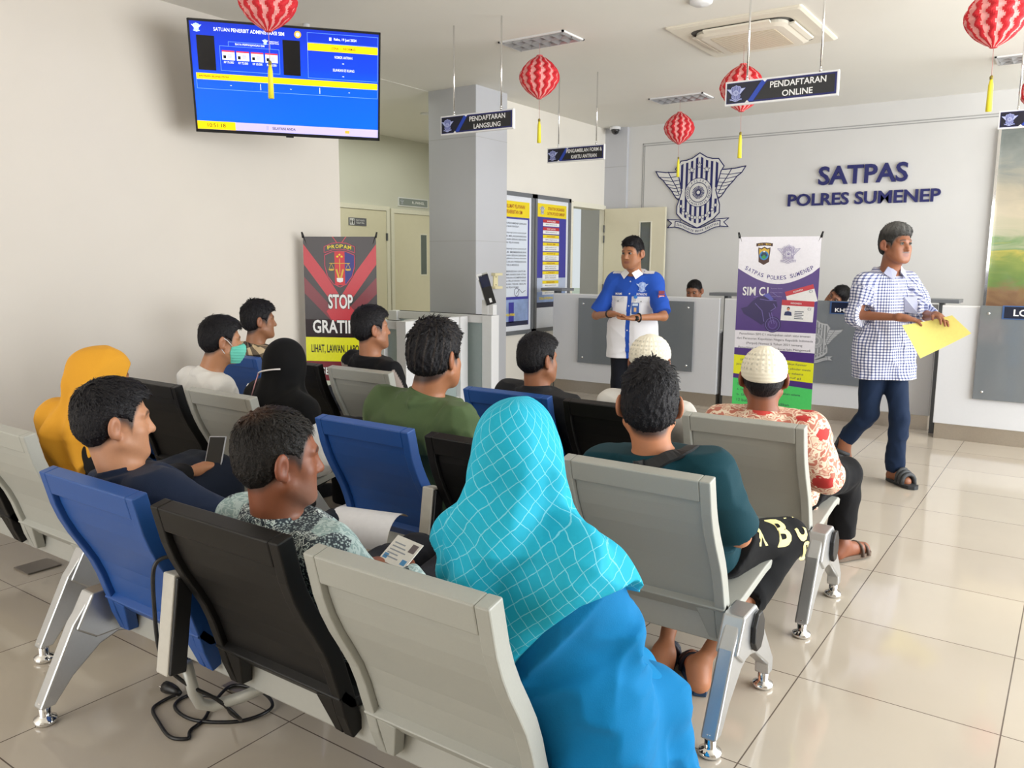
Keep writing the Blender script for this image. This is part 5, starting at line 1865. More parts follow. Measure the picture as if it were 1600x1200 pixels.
def skin_tint(B, v, skin, hair=None, lips='8a4a42', brow=True, moustache=None, stubble=None, style='short'):
    c = np.tile(rgb(skin), (len(v), 1))
    x, y, z = B.hq(v)
    face = (np.abs(x) < .1) & (np.abs(z) < .14) & (np.abs(y) < .15)
    def mixin(m, col, amt):
        m = (np.clip(m, 0, 1) * amt * face)[:, None]
        c[:] = c * (1 - m) + rgb(col) * m
    soft = lambda d, w: np.clip(.5 - d / w, 0, 1)
    ear = soft(.073 - np.abs(x), .012) * soft(np.abs(y + .008) - .03, .01) * soft(np.abs(z + .006) - .04, .01)
    mixin(ear, '8f4a3a', .25)
    e = np.sqrt((x / .024) ** 2 + ((z + .061) / .0125) ** 2)
    mixin(soft((e - 1) * .02, .006) * (y > .06), lips, .75)
    if brow:
        zb = .030 - 1.5 * np.maximum(0, np.abs(x) - .03) ** 1.1 * .3
        bm = soft(np.abs(z - zb) - .0045, .004) * soft(np.abs(np.abs(x) - .031) - .017, .006) * (y > .05)
        mixin(bm, '1c1614', .8)
    if moustache:
        mm = soft(np.abs(z + .045) - .005, .005) * soft(np.abs(x) - .026, .008) * (y > .06)
        mixin(mm, moustache, .75)
    if stubble:
        sm = soft(z + .045, .04) * soft(.02 - y, .04) * soft(np.abs(z + .08) - .05, .03)
        mixin(sm, stubble, .16)
    if hair:
        hx, hz = HAIRLINES[style]
        line = np.interp(y, hx, hz)
        mixin(soft(line - .006 - z, .022) * (y < .07) * soft(np.abs(x) - .080, .003), hair, .88)
    return c

def make_eyes(B, root):
    mb = MB()
    Mw, Mi = mat('eye_white', '9c8f86', .4), mat('eye_dark', '140d0b', .15)
    for sg in (-1, 1):
        c = B.hp(sg * .031, .0788, .009)
        Mx = frame(c, B.H[0], B.H[2], -B.H[1])
        mb.lathe([(0, -.0115), (.006, -.0098), (.010, -.0055), (.0112, 0), (.010, .0055), (0, .011)], Mw, 16, frame(c, B.H[0], B.H[1], B.H[2]) @ Matrix.Rotation(math.radians(-90), 4, 'X') @ Matrix.Scale(.95, 4))
        c2 = B.hp(sg * .031, .0888, .0085)
        mb.lathe([(0, .0016), (.0042, .0012), (.0062, 0), (.0062, -.002), (0, -.002)], Mi, 14, frame(c2, B.H[0], B.H[2], B.H[1]) @ Matrix.Scale(B.hs, 4))
        # upper lid line
        pts = [B.hp(sg * (.031 + .0135 * math.cos(a)), .0885 - .006 * abs(math.cos(a)) ** 2, .0095 + .0062 * math.sin(a)) for a in np.linspace(0, math.pi, 7)]
        mb.tube(pts, .0014, Mi, 5)
    return mb.build('eyes', root)

def body_mesh(B, root, skin, h=.005, hands=(1, 1), feet=False, legs=False, ears=True, **tint):
    pts = [B.head + V3(0, 0, .12), B.hip - V3(0, 0, .1)] + B.sh
    for i in (0, 1):
        for p in (B.el[i], B.wr[i]):
            if p is not None:
                pts.append(p)
        if B.wr[i] is not None and hands[i]:
            pts.append(B.wr[i] + nrm(B.hand[i][0]) * .17)
        if legs or feet:
            pts += [B.kn[i], B.an[i], B.toe[i] - V3(0, 0, .02)]
        elif B.kn[i] is not None:
            pts.append((B.hj[i] + B.kn[i]) / 2)
    lo, hi = bbox_of(pts, .09)
    F = Field(lo, hi, h)
    F.loft(B.hip, B.A, B.sec, -.022, .03)
    for i in (0, 1):
        F.cap(B.neck - B.A[2] * .035, B.sh[i], .035, .036, .04)
        B.add_arm(F, i, -.004)
        if hands[i]:
            B.add_hand(F, i)
        if legs or feet:
            B.add_leg(F, i, -.012)
        else:
            F.cap(B.hj[i], (B.hj[i] + B.kn[i]) / 2, .06, .05, .03)
        if feet:
            B.add_foot(F, i)
    B.add_head(F, ears=ears)
    v, f = F.mesh()
    c = skin_tint(B, v, skin, **tint)
    return mesh_obj('body', v, f, M_skin, root, c)

def top_field(B, h=.007, off=.014, sleeves=2.0, cuff=.004, hem=-.16, k=.035, collar=None, fold=.004, seed=3, slr=None, upto=(None, None), flat_hem=True, neckcut=1.0, extra=None, flare=False, lo_z=None, fax=None):
    pts = [B.hip + B.A[2] * B.L * (hem - .1), B.neck + B.A[2] * .06] + B.sh + [B.hip + B.A[1] * (.13 + B.belly) * B.w, B.hip - B.A[1] * .16]
    for i in (0, 1):
        pts += [B.el[i], B.wr[i]]
    lo, hi = bbox_of(pts, .10 * B.w ** .5)
    if lo_z is not None:
        lo[2] = lo_z
        hi[1] += .35
    F = Field(lo, hi, h)
    B.add_torso(F, off, k)
    if flare:
        for i in (0, 1):
            F.cap(B.hj[i] + B.A[2] * .05, B.hj[i] + (B.kn[i] - B.hj[i]) * .5, .096 + off, .100 + off, .06)
    if extra:
        extra(F)
    for i in (0, 1):
        up = upto[i] if upto[i] is not None else sleeves
        B.add_arm(F, i, off + .002, .045, slr or (.046, .040, .038, .028), up)
    if fold:
        F.folds(fold, 42, seed, fax if fax is not None else B.A[2], 3.2)
    for i in (0, 1):
        up = upto[i] if upto[i] is not None else sleeves
        if up <= 1:
            d = nrm(B.el[i] - B.sh[i])
            p = B.sh[i] + (B.el[i] - B.sh[i]) * up
            # cut the sleeve end flat, near the arm only
            X, Y, Z = F.grid()
            pl = (X - p[0]) * d[0] + (Y - p[1]) * d[1] + (Z - p[2]) * d[2]
            rad = np.sqrt((X - p[0]) ** 2 + (Y - p[1]) ** 2 + (Z - p[2]) ** 2)
            q = np.minimum(pl, .085 - rad)
            F.d = np.maximum(F.d, q.astype(np.float32))
        else:
            d = nrm(B.wr[i] - B.el[i])
            p = B.el[i] + (B.wr[i] - B.el[i]) * (up - 1)
            X, Y, Z = F.grid()
            pl = (X - p[0]) * d[0] + (Y - p[1]) * d[1] + (Z - p[2]) * d[2]
            rad = np.sqrt((X - p[0]) ** 2 + (Y - p[1]) ** 2 + (Z - p[2]) ** 2)
            F.d = np.maximum(F.d, np.minimum(pl, .075 - rad).astype(np.float32))
    # neckline
    nk = B.neck + B.A[2] * (.0 + .012 * (neckcut - 1) * 100)
    F.plane(nk + B.A[2] * .012, nrm(B.A[2] * 1.0 + B.A[1] * .55))
    # hem
    if lo_z is None:
        F.plane(B.hip + B.A[2] * B.L * hem, -B.A[2])
    else:
        F.plane(V3(0, 0, lo_z + .03), (0, 0, -1))
    if collar:
        top_, rad_ = collar
        a = B.neck - B.A[2] * .03 - B.A[1] * .004
        b = B.hp(0, -.014, -.055)
        ax = nrm(b - a)
        sec = [(0, 0, 0, rad_ + .008, rad_ + .008), (top_ * .6, 0, 0, rad_ + .002, rad_ + .002), (top_, 0, 0, rad_ - .002, rad_ - .002)]
        r_ = nrm(B.A[0] - ax * (B.A[0] @ ax))
        F.loft(a, np.array([r_, np.cross(ax, r_), ax]), sec, 0.0, .008, 2.0)
    return F

def simple_top(B, root, color, name='shirt', material=None, colfn=None, relaxn=1, uvfn=None, **kw):
    F = top_field(B, **kw)
    v, f = F.mesh()
    if relaxn:
        v = relax(v, f, relaxn, .4)
    c = np.tile(rgb(color), (len(v), 1)) if isinstance(color, str) else None
    if colfn:
        c = colfn(v, c)
    return mesh_obj(name, v, f, material or M_cloth, root, c, uvfn(v) if uvfn else None)

def make_trousers(B, root, color, name='trousers', h=.008, off=.014, fold=.004, seed=5, material=None, ankle=.9, crad=.12, colfn=None, waist=-.02, r=(.078, .056, .052, .040)):
    pts = B.hj + B.kn + B.an + [B.hip + B.A[2] * .12]
    lo, hi = bbox_of(pts, .14 * B.w ** .5)
    F = Field(lo, hi, h)
    F.loft(B.hip, B.A, [q for q in B.sec[:4]], off * .6, .03)
    for i in (0, 1):
        B.add_leg(F, i, off, .05, r)
    if fold:
        F.folds(fold, 40, seed, (0, 0, 1), 2.2)
    for i in (0, 1):
        d = nrm(B.an[i] - B.kn[i])
        p = B.kn[i] + (B.an[i] - B.kn[i]) * ankle
        X, Y, Z = F.grid()
        pl = (X - p[0]) * d[0] + (Y - p[1]) * d[1] + (Z - p[2]) * d[2]
        rad = np.sqrt((X - p[0]) ** 2 + (Y - p[1]) ** 2 + (Z - p[2]) ** 2)
        F.d = np.maximum(F.d, np.minimum(pl, crad - rad).astype(np.float32))
    F.plane(B.hip + B.A[2] * waist, B.A[2])
    v, f = F.mesh()
    v = relax(v, f, 1, .4)
    c = np.tile(rgb(color), (len(v), 1))
    if colfn:
        c = colfn(v, c)
    return mesh_obj(name, v, f, material or M_cloth, root, c)

def make_sandals(B, root, color='2a2c33', strap='3c3f46', which=(0, 1), closed=False):
    mc, ms = mat('sandal_sole_' + color, color, .6), mat('sandal_strap_' + strap, strap, .6)
    for i in which:
        d = nrm((B.toe[i] - B.an[i]) * [1, 1, 0])
        tz = B.toe[i][2]
        dz = nrm(B.toe[i] - (B.an[i] * [1, 1, 0] + V3(0, 0, tz)))
        q = np.cross(d, V3(0, 0, 1))
        heel = B.an[i] * [1, 1, 0] - d * .055
        L = .255
        mb = MB()
        pts = []
        n = 20
        for k in range(n):
            a = 2 * math.pi * k / n
            u = .5 - .5 * math.cos(a)
            wd = np.interp(u, [0, .15, .35, .7, .9, 1], [.018, .032, .033, .044, .036, .008]) * (1 if math.sin(a) >= 0 else -1)
            p = heel + d * L * u + q * wd
            pts.append((p[0], p[1], max(0.0015, tz - .029)))
        mb.prism(pts, (0, 0, .02), mc)
        zb = tz - .01
        for u, hgt, wd in ((.62, .062, .046), (.78, .048, .044)) if not closed else ((.30, .085, .040), (.42, .085, .042), (.55, .075, .045), (.68, .062, .046), (.8, .05, .043)):
            arc_ = []
            for a in np.linspace(0, math.pi, 9):
                p = heel + d * L * u + q * wd * math.cos(a)
                arc_.append((p[0], p[1], tz - .02 + hgt * math.sin(a) ** .7 if 0 < a < math.pi else tz - .02))
            mb.tube(arc_, .011 if closed else .008, ms, 6)
        mb.build('sandal', root)

def person(label, origin, group=None):
    return thing('person', label, 'person', tuple(origin), group)

def make_shoes(B, root, color='1c1c20'):
    for i in (0, 1):
        lo, hi = bbox_of([B.an[i], B.toe[i]], .09)
        lo[2] = -.01
        F = Field(lo, hi, .006)
        B.add_foot(F, i, .010)
        F.plane(V3(0, 0, .002), (0, 0, -1))
        F.plane(B.an[i] + V3(0, 0, .02), (0, 0, 1))
        v, f = F.mesh()
        mesh_obj('shoe', v, f, M_cloth, root, np.tile(rgb(color), (len(v), 1)))
# -------- patterned cloths
def f_gingham(t):
    gu = t.n('ShaderNodeAttribute', attribute_name='gu').outputs['Fac']
    gv = t.n('ShaderNodeAttribute', attribute_name='gv').outputs['Fac']
    def st(s):
        return t.math('LESS_THAN', t.math('FRACT', t.math('MULTIPLY', s, 54.0)), .42)
    k = t.math('MULTIPLY', t.math('ADD', st(gu), st(gv)), .5)
    c = t.ramp(k, [(0.0, 'e9e9f2'), (.5, '8d93b4'), (1.0, '3c4470')], 'LINEAR')
    t.l(c, t.b.inputs['Base Color'])
    t.b.inputs['Roughness'].default_value = .8
M_gingham = mat('gingham_cloth', fn=f_gingham)
def f_plaid(t):
    gu = t.n('ShaderNodeAttribute', attribute_name='gu').outputs['Fac']
    gv = t.n('ShaderNodeAttribute', attribute_name='gv').outputs['Fac']
    def st(s):
        return t.math('LESS_THAN', t.math('FRACT', t.math('MULTIPLY', s, 14.0)), .5)
    k = t.math('MULTIPLY', t.math('ADD', st(gu), st(gv)), .5)
    c = t.ramp(k, [(0.0, 'd6c09a'), (.5, '6e6150'), (1.0, '17161a')])
    t.l(c, t.b.inputs['Base Color'])
    t.b.inputs['Roughness'].default_value = .85
M_plaid = mat('buffalo_plaid_cloth', fn=f_plaid)
def f_batik_grey(t):
    co = t.obj()
    nz = t.n('ShaderNodeTexNoise', i_Scale=9.0, i_Detail=2.0)
    t.l(co, nz.inputs['Vector'])
    wv = t.n('ShaderNodeTexNoise', i_Scale=38.0, i_Detail=1.0, i_Distortion=2.5)
    t.l(co, wv.inputs['Vector'])
    big = t.n('ShaderNodeTexVoronoi', i_Scale=11.0)
    t.l(co, big.inputs['Vector'])
    dots = t.n('ShaderNodeTexVoronoi', i_Scale=150.0)
    t.l(co, dots.inputs['Vector'])
    sp = t.n('ShaderNodeSeparateColor')
    t.l(big.outputs['Color'], sp.inputs[0])
    line = t.ramp(wv.outputs[0], [(0.0, '26303a'), (.44, '2b3640'), (.47, 'c9d8d6'), (.52, 'dfe8e4'), (.55, '33414b'), (.63, '2a343d'), (.66, 'c0d0ce'), (1.0, 'd4dfdc')])
    dot = t.ramp(dots.outputs['Distance'], [(0.0, 'cfdcda'), (.38, '8a9c9e'), (.5, '323d47'), (1.0, '2c3640')])
    pale = t.mix(t.math('GREATER_THAN', wv.outputs[0], .5), 'b4c7c6', '8ea6a6')
    a = t.mix(t.math('GREATER_THAN', sp.outputs[0], .45), line, dot)
    b = t.mix(t.math('GREATER_THAN', sp.outputs[1], .66), a, pale)
    t.l(b, t.b.inputs['Base Color'])
    t.b.inputs['Roughness'].default_value = .75
M_batikg = mat('grey_batik_cloth', fn=f_batik_grey)
def f_batik_red(t):
    co = t.obj()
    wv = t.n('ShaderNodeTexNoise', i_Scale=30.0, i_Detail=0.0, i_Distortion=1.2)
    t.l(co, wv.inputs['Vector'])
    base = t.ramp(wv.outputs[0], [(0.0, 'b4594c'), (.40, 'c47a66'), (.45, 'efd9c0'), (.55, 'f1dec8'), (.60, 'c06a58'), (.70, 'ecd2b8'), (1.0, 'b8604f')])
    big = t.n('ShaderNodeTexVoronoi', i_Scale=8.0, i_Randomness=1.0)
    mp = t.n('ShaderNodeMapping')
    mp.inputs['Rotation'].default_value = (.4, .7, .3)
    mp.inputs['Scale'].default_value = (1.0, 1.0, 1.6)
    t.l(co, mp.inputs[0])
    t.l(mp.outputs[0], big.inputs['Vector'])
    sp = t.n('ShaderNodeSeparateColor')
    t.l(big.outputs['Color'], sp.inputs[0])
    motif = t.ramp(sp.outputs[0], [(0.0, 'b92f2c'), (.35, 'c23c34'), (.45, '6f8a3c'), (.62, '8fa04a'), (.7, '2f8f8c'), (.85, '3f9c98'), (.92, '7a3a2c'), (1.0, '8a4030')], 'CONSTANT')
    d = t.math('ADD', big.outputs['Distance'], t.math('MULTIPLY', t.math('SUBTRACT', wv.outputs[0], .5), .35))
    m = t.math('MULTIPLY', t.math('LESS_THAN', d, .36), t.math('GREATER_THAN', sp.outputs[1], .5))
    c = t.mix(m, base, motif)
    t.l(c, t.b.inputs['Base Color'])
    t.b.inputs['Roughness'].default_value = .75
M_batikr = mat('red_batik_cloth', fn=f_batik_red)
def f_scarf(base, line, freq, wd):
    def fn(t):
        gu = t.n('ShaderNodeAttribute', attribute_name='gu').outputs['Fac']
        gv = t.n('ShaderNodeAttribute', attribute_name='gv').outputs['Fac']
        nz = t.n('ShaderNodeTexNoise', i_Scale=14.0, i_Detail=3.0)
        t.l(t.obj(), nz.inputs['Vector'])
        wob = t.math('MULTIPLY', t.math('SUBTRACT', nz.outputs[0], .5), .02)
        def ln(s):
            return t.math('LESS_THAN', t.math('FRACT', t.math('MULTIPLY', t.math('ADD', s, wob), freq)), wd)
        k = t.math('MAXIMUM', ln(gu), ln(gv))
        b = t.mix(nz.outputs[0], base, base)
        c = t.mix(t.math('MULTIPLY', k, .6), base, line)
        t.l(c, t.b.inputs['Base Color'])
        t.b.inputs['Roughness'].default_value = .7
        t.b.inputs['Specular IOR Level'].default_value = .2
    return fn
M_cyan = mat('cyan_checked_scarf_cloth', fn=f_scarf('20aac8', '8fdcea', 38.0, .06))

def wrap_uv(B, R=.16):
    """cloth coordinates: around the trunk and along it, sleeves measured along the arm"""
    def fn(v):
        a, b, c = B.tq(v)
        u = np.arctan2(a, b) * R
        w = c.copy()
        for i in (0, 1):
            for p, q in ((B.sh[i], B.el[i]), (B.el[i], B.wr[i])):
                d = q - p
                L = np.linalg.norm(d)
                d = d / L
                t = (v - p) @ d
                rad = np.linalg.norm((v - p) - t[:, None] * d, axis=1)
                m = (t > .02) & (t < L + .03) & (rad < .085) & (np.abs(a) > np.abs((B.sh[i] - B.hip) @ B.A[0]) - .01)
                e1 = nrm(np.cross(d, V3(0, 0, 1) if abs(d[2]) < .9 else V3(0, 1, 0)))
                e2 = np.cross(d, e1)
                ang = np.arctan2((v - p) @ e1, (v - p) @ e2)
                u = np.where(m, ang * .055, u)
                w = np.where(m, t, w)
        return np.stack([u, w], 1)
    return fn

# -------- accessories
def make_kopiah(B, root, color='e9e2cf', h=.004, z0=.018, height=.088, tip=True):
    lo, hi = bbox_of([B.head], .16)
    F = Field(lo, hi, h)
    hs = B.hs
    F.ell(B.hp(0, -.016, .034), np.array((.0905, .1105, height)) * hs, B.H, 0)
    X, Y, Z = F.grid()
    q = [X - B.head[0], Y - B.head[1], Z - B.head[2]]
    g = lambda r: (q[0] * B.H[r][0] + q[1] * B.H[r][1] + q[2] * B.H[r][2]) / hs
    lx, ly, lz = g(0), g(1), g(2)
    ang = np.arctan2(lx, ly + .016)
    F.d = F.d + (.0012 * np.cos(ang * 28) * (lz > .03) + .0010 * np.sin(lz * 420)).astype(np.float32)
    F.d = np.maximum(F.d, ((z0 + .25 * ly - lz) * hs).astype(np.float32))
    v, f = F.mesh()
    x, y, z = B.hq(v)
    a = np.arctan2(x, y + .016)
    c = np.tile(rgb(color), (len(v), 1))
    hole = ((np.sin(a * 28) > .55) & (np.sin(z * 330) > .2) & (z > .04) & (z < .112))[:, None]
    c = np.where(hole, c * .62, c)
    return mesh_obj('skullcap', v, f, M_cloth, root, c)

def make_hijab(B, root, color, h=.006, drop=.18, rad=.20, brim=.0, seed=2, amp=.004, wide=1.0, back=.0, material=None, cutfn=None, uvfn=None, tail=None, fold_n=9, colfn=None, shr=0.0, cape=0.0, ridge=None):
    pts = [B.head + V3(0, 0, .16), B.neck - B.A[2] * drop] + [s_ + B.A[0] * sg * .12 for s_, sg in zip(B.sh, (-1, 1))] + [B.head + B.H[1] * .16, B.neck - B.A[1] * .25]
    lo, hi = bbox_of(pts, .08)
    F = Field(lo, hi, h)
    hs = B.hs
    F.ell(B.hp(0, -.018, .028), np.array((.092, .112, .104)) * hs, B.H, .02)
    F.ell(B.hp(0, .0, -.05), np.array((.088, .098, .105)) * hs, B.H, .05)
    if brim:
        F.ell(B.hp(0, .020, .048), np.array((.080, .082 + brim, .072)) * hs, B.H, .03)
    F.cap(B.hp(0, -.02, -.06), B.neck - B.A[2] * .05, .098 * hs, .115 * wide, .06)
    # cape over the shoulders and chest
    sec = [(t_, 0, cy - .004, a_ + .030 + cape, b_ + .034 + cape) for t_, x_, cy, a_, b_ in B.sec if t_ > B.L - drop - .16]
    F.loft(B.hip, B.A, sec, 0.0, .06, 2.1)
    for i in (0, 1):
        F.cap(B.neck - B.A[2] * .02, B.sh[i], .065 + shr * .7, .076 + shr, .06)
        F.cap(B.sh[i], B.sh[i] + (B.el[i] - B.sh[i]) * min(.7, drop * 2.2), .078 + shr, .084 + shr, .05)
    if tail:
        F.chain([B.loc(p) for p in tail[0]], tail[1], .05)
    if ridge:
        F.chain([B.loc(p) for p in ridge], [.012, .030, .020], .02)
    # folds radiating from under the chin
    X, Y, Z = F.grid()
    q = [X - B.head[0], Y - B.head[1], Z - B.head[2]]
    lx, ly, lz = [(q[0] * B.H[r][0] + q[1] * B.H[r][1] + q[2] * B.H[r][2]) / hs for r in range(3)]
    ang = np.arctan2(lx, -ly + .02)
    wgt = np.clip((-lz + .05) / .16, 0, 1)
    F.d = F.d + (amp * wgt * np.sin(ang * fold_n + 3.5 * np.sin(lz * 9 + seed) + seed)).astype(np.float32)
    F.folds(amp * .6, 30, seed, (0, 0, 1), 1.6)
    # face opening
    F.ell(B.hp(0, .125, -.015), np.array((.060, .085, .082)) * hs, B.H, .012, 's')
    if cutfn:
        F.cut(cutfn)
    else:
        F.plane(B.neck - B.A[2] * drop, nrm(-B.A[2] + B.A[1] * .12 - V3(0, 0, .4)))
    v, f = F.mesh()
    v = relax(v, f, 2, .4)
    c = np.tile(rgb(color), (len(v), 1))
    if colfn:
        c = colfn(v, c)
    return mesh_obj('headscarf', v, f, material or M_cloth, root, c, uvfn(v) if uvfn else None)

def skirt(B, root, color, name='skirt', h=.009, hem=.06, flare=.09, seed=7, amp=.006, knees=None, side=(0, 0), colfn=None):
    kn = [B.kn[0], B.kn[1]]
    pts = kn + B.an + [B.hip + B.A[2] * .1, B.hip - B.A[1] * .2]
    lo, hi = bbox_of(pts, .17)
    lo[2] = -B.o[2] + .0
    F = Field(lo, hi, h)
    F.loft(B.hip, B.A, B.sec[:4], .022, .03)
    for i in (0, 1):
        F.cap(B.hj[i], kn[i], .100, .088, .08)
        F.cap(kn[i], B.an[i] * [1, 1, 0] + V3(0, 0, hem), .086, .086 + flare * .5, .08)
    F.cap(B.hip, (kn[0] + kn[1]) / 2, .10, .085, .08)
    F.cap((kn[0] + kn[1]) / 2, (B.an[0] + B.an[1]) / 2 * [1, 1, 0] + V3(0, 0, hem), .085, .09, .08)
    F.folds(amp, 34, seed, (0, 0, 1), 4)
    F.plane(V3(0, 0, hem), (0, 0, -1))
    F.plane(B.hip + B.A[2] * .10, B.A[2])
    v, f = F.mesh()
    v = relax(v, f, 2, .4)
    c = np.tile(rgb(color), (len(v), 1))
    if colfn:
        c = colfn(v, c)
    return mesh_obj(name, v, f, M_cloth, root, c)

def place_on(B, o, s, t, front=True):
    """surface point of a mesh child at trunk coordinates (s, t)"""
    n = len(o.data.vertices)
    co = np.empty(n * 3, np.float32)
    o.data.vertices.foreach_get('co', co)
    co = co.reshape(-1, 3)
    a, b, c = B.tq(co)
    d = (a - s) ** 2 + (c - t) ** 2 + np.where((b > 0) == front, 0, 10)
    k = np.argsort(d)[:6]
    return float(b[k].max() if front else b[k].min())
def chest_decal(B, o, fn, front=True, lift=.003):
    """draw flat artwork in trunk coordinates and press it onto the garment"""
    mb = MB()
    fn(mb)
    n = len(o.data.vertices)
    co = np.empty(n * 3, np.float32)
    o.data.vertices.foreach_get('co', co)
    co = co.reshape(-1, 3)
    a, b, c = B.tq(co)
    sel = (b > -.02) if front else (b < .02)
    a, b, c = a[sel], b[sel], c[sel]
    out = []
    for x, y, z in mb.v:
        d = (a - x) ** 2 + (c - z) ** 2
        k = np.argpartition(d, 5)[:5]
        w_ = 1 / (d[k] + 1e-6)
        f_ = float((b[k] * w_).sum() / w_.sum())
        f_ += (lift + max(0, -y)) * (1 if front else -1)
        p = B.hip + B.A[0] * x + B.A[1] * f_ + B.A[2] * z
        out.append(tuple(p))
    mb.v = out
    return mb

# ------------------------------------------------------------------ seated visitors
def sitter(label, hip, neck, head, bb, hb, skin, hair, style='short', pitch=0, roll=0, w=1.0, hs=.98, h=.005, legs_b=0.0, hunch=.0, belly=0.0, seed=1, thick=.010, top=.018, moustache=None, stubble=None, streak=None, hands=(1, 1), feet=False, pre=None, haircolor='17151a', ngrow=.0013, seat=None, shw=None, eyes=False, lips='8a4a42', tint_hair=True, cap_z=None, ntuft=2600):
    o = (hip[0], hip[1], 0)
    root = person(label, o)
    B = Body(o, hip, neck, head, bb, hb, pitch, roll, w, hs, belly, shw, hunch)
    B.seat_legs(legs_b, **(seat or {}))
    B.lap_arms(legs_b)
    if pre:
        pre(B)
    body = body_mesh(B, root, skin, h, hands, True, True, tint_hair, hair=haircolor if tint_hair else None, style=style, moustache=moustache, stubble=stubble, lips=lips)
    if not feet:
        make_shoes(B, root)
    if eyes:
        make_eyes(B, root)
    if hair:
        make_hair(B, root, style, haircolor, thick, top, .004 if h <= .005 else .005, seed, streak, ngrow, cap_z=cap_z, ntuft=ntuft)
    return root, B

# man in navy, nearest bench (blue seat)
def pre(B):
    B.el[1] = B.loc((-1.93, 1.40, .64)); B.wr[1] = B.loc((-2.02, 1.66, .53)); B.hand[1] = (nrm(V3(-.3, 1, -.2)), V3(0, 0, -1), .5)
    B.el[0] = B.loc((-2.55, 1.42, .60)); B.wr[0] = B.loc((-2.36, 1.66, .53))
root, B = sitter('person with short black hair in a navy jacket, seen from behind, on the nearest bench', (-2.19, 1.50, .43), (-2.29, 1.235, .772), (-2.31, 1.255, .930), 4, 20, 'c08a68', True, 'short', pitch=3, hs=1.0, h=.0045, pre=pre, seed=3, thick=.009, top=.016)
def cf(v, c):
    a, b, t = B.tq(v)
    m = ((np.abs(a - .02 - (t - .36) * .9) < .028) & (b < 0) & (t > .2) & (t < .44))[:, None]
    return np.where(m, rgb('1c2029'), c)
simple_top(B, root, '172238', 'jacket', h=.006, collar=(.05, .064), colfn=cf, seed=4, off=.017)
make_trousers(B, root, '1b1f2a')

# man in grey batik, nearest bench (black seat)
def pre(B):
    B.wr[1] = B.loc((-1.455, 1.60, .52)); B.wr[0] = B.loc((-1.66, 1.58, .52))
    B.el[1] = B.loc((-1.33, 1.40, .57)); B.el[0] = B.loc((-1.86, 1.38, .57))
    B.hand[1] = (nrm(V3(-.75, .45, .25)), nrm(V3(0, .2, -1)), .7); B.hand[0] = (nrm(V3(.75, .45, .25)), nrm(V3(0, .2, -1)), .7)
def thin(x, y, z):
    return np.clip(1.25 - np.sqrt(((x + .01) / .05) ** 2 + ((y + .05) / .06) ** 2 + ((z - .10) / .035) ** 2), 0, 1) * .85
root, B = sitter('person with thinning dark hair in a grey batik shirt, holding a card', (-1.605, 1.50, .43), (-1.60, 1.24, .765), (-1.585, 1.268, .922), 6, 26, '8a5238', True, 'receding', pitch=5, hs=1.0, h=.0045, pre=pre, seed=8, thick=.007, top=.012, stubble='a59a94', streak=('6b4a36', thin), haircolor='1d1917')
simple_top(B, root, '8d9c9e', 'batik_shirt', M_batikg, h=.006, collar=(.05, .066), upto=(1.82, 1.85), seed=6, off=.018, fold=.006)
make_trousers(B, root, '23242a')
card_ = MB()
Mc = Matrix.Translation((-1.545, 1.655, .575)) @ Matrix.Rotation(math.radians(-12), 4, 'Z') @ Matrix.Rotation(math.radians(-52), 4, 'X')
card_.box(-.062, .062, -.001, .001, -.045, .045, mat('card_paper', 'efece6', .5), Mc)
for i in range(5):
    card_.rect(-.05, .0 + .012 * (i % 3), .02 - .012 * i, .024 - .012 * i, mat('card_print_grey', '9aa0aa', .5), Mc, .001, .0004)
card_.rect(.025, .052, .008, .036, mat('card_print_dark', '6a5f62', .5), Mc, .001, .0004)
card_.rect(.03, .052, -.035, -.018, mat('card_print_blue', '4a94cc', .5), Mc, .001, .0004)
card_.rect(-.055, -.035, -.035, -.018, mat('card_print_blue', '4a94cc', .5), Mc, .001, .0004)
tag(card_.build('registration_card'), 'small white printed card held by the person in a grey batik shirt', 'card')

# woman in cyan headscarf and blue dress, nearest bench (grey seat)
def pre(B):
    B.el[1] = B.loc((-.735, 1.43, .655)); B.wr[1] = B.loc((-.80, 1.62, .53)); B.hand[1] = (nrm(V3(-.7, .6, -.2)), V3(0, 0, -1), .5)
    B.el[0] = B.loc((-1.10, 1.43, .63)); B.wr[0] = B.loc((-1.00, 1.60, .52)); B.hand[0] = (nrm(V3(.7, .6, -.2)), V3(0, 0, -1), .5)
    B.kn[0] = B.loc((-.91, 1.74, .44)); B.kn[1] = B.loc((-.735, 1.64, .39))
    B.an[0] = B.loc((-.84, 1.80, .08)); B.an[1] = B.loc((-.72, 1.74, .08))
    B.toe[0] = B.loc((-.84, 1.9, .03)); B.toe[1] = B.loc((-.72, 1.84, .03))
root, B = sitter('person in a cyan checked headscarf and bright blue dress, seen from behind, nearest the camera', (-.885, 1.47, .44), (-.91, 1.32, .855), (-.935, 1.36, 1.005), 8, -12, 'c08c6c', False, pitch=4, hs=1.0, h=.006, pre=pre, w=.95, shw=.135, tint_hair=False)
BLUE = '0576b0'
kn = B.kn
def robe(F):
    F.loft(B.hip, B.A, B.sec[:4], .026, .06)
    F.cap(B.neck - B.A[2] * .16 + B.A[0] * .05, B.hip + B.A[0] * .06 - V3(0, .01, .02), .105, .115, .10)
    for i in (0, 1):
        F.cap(B.hj[i], kn[i], .095, .070, .08)
        F.cap(kn[i], B.an[i] * [1, 1, 0] + V3(0, 0, .05), .070, .110, .08)
    # the robe falls over the open side of the seat
    F.cap(B.loc((-.775, 1.42, .50)), B.loc((-.755, 1.46, .03)), .088, .115, .10)
    F.cap(B.loc((-.77, 1.52, .35)), B.loc((-.75, 1.66, .03)), .07, .10, .08)
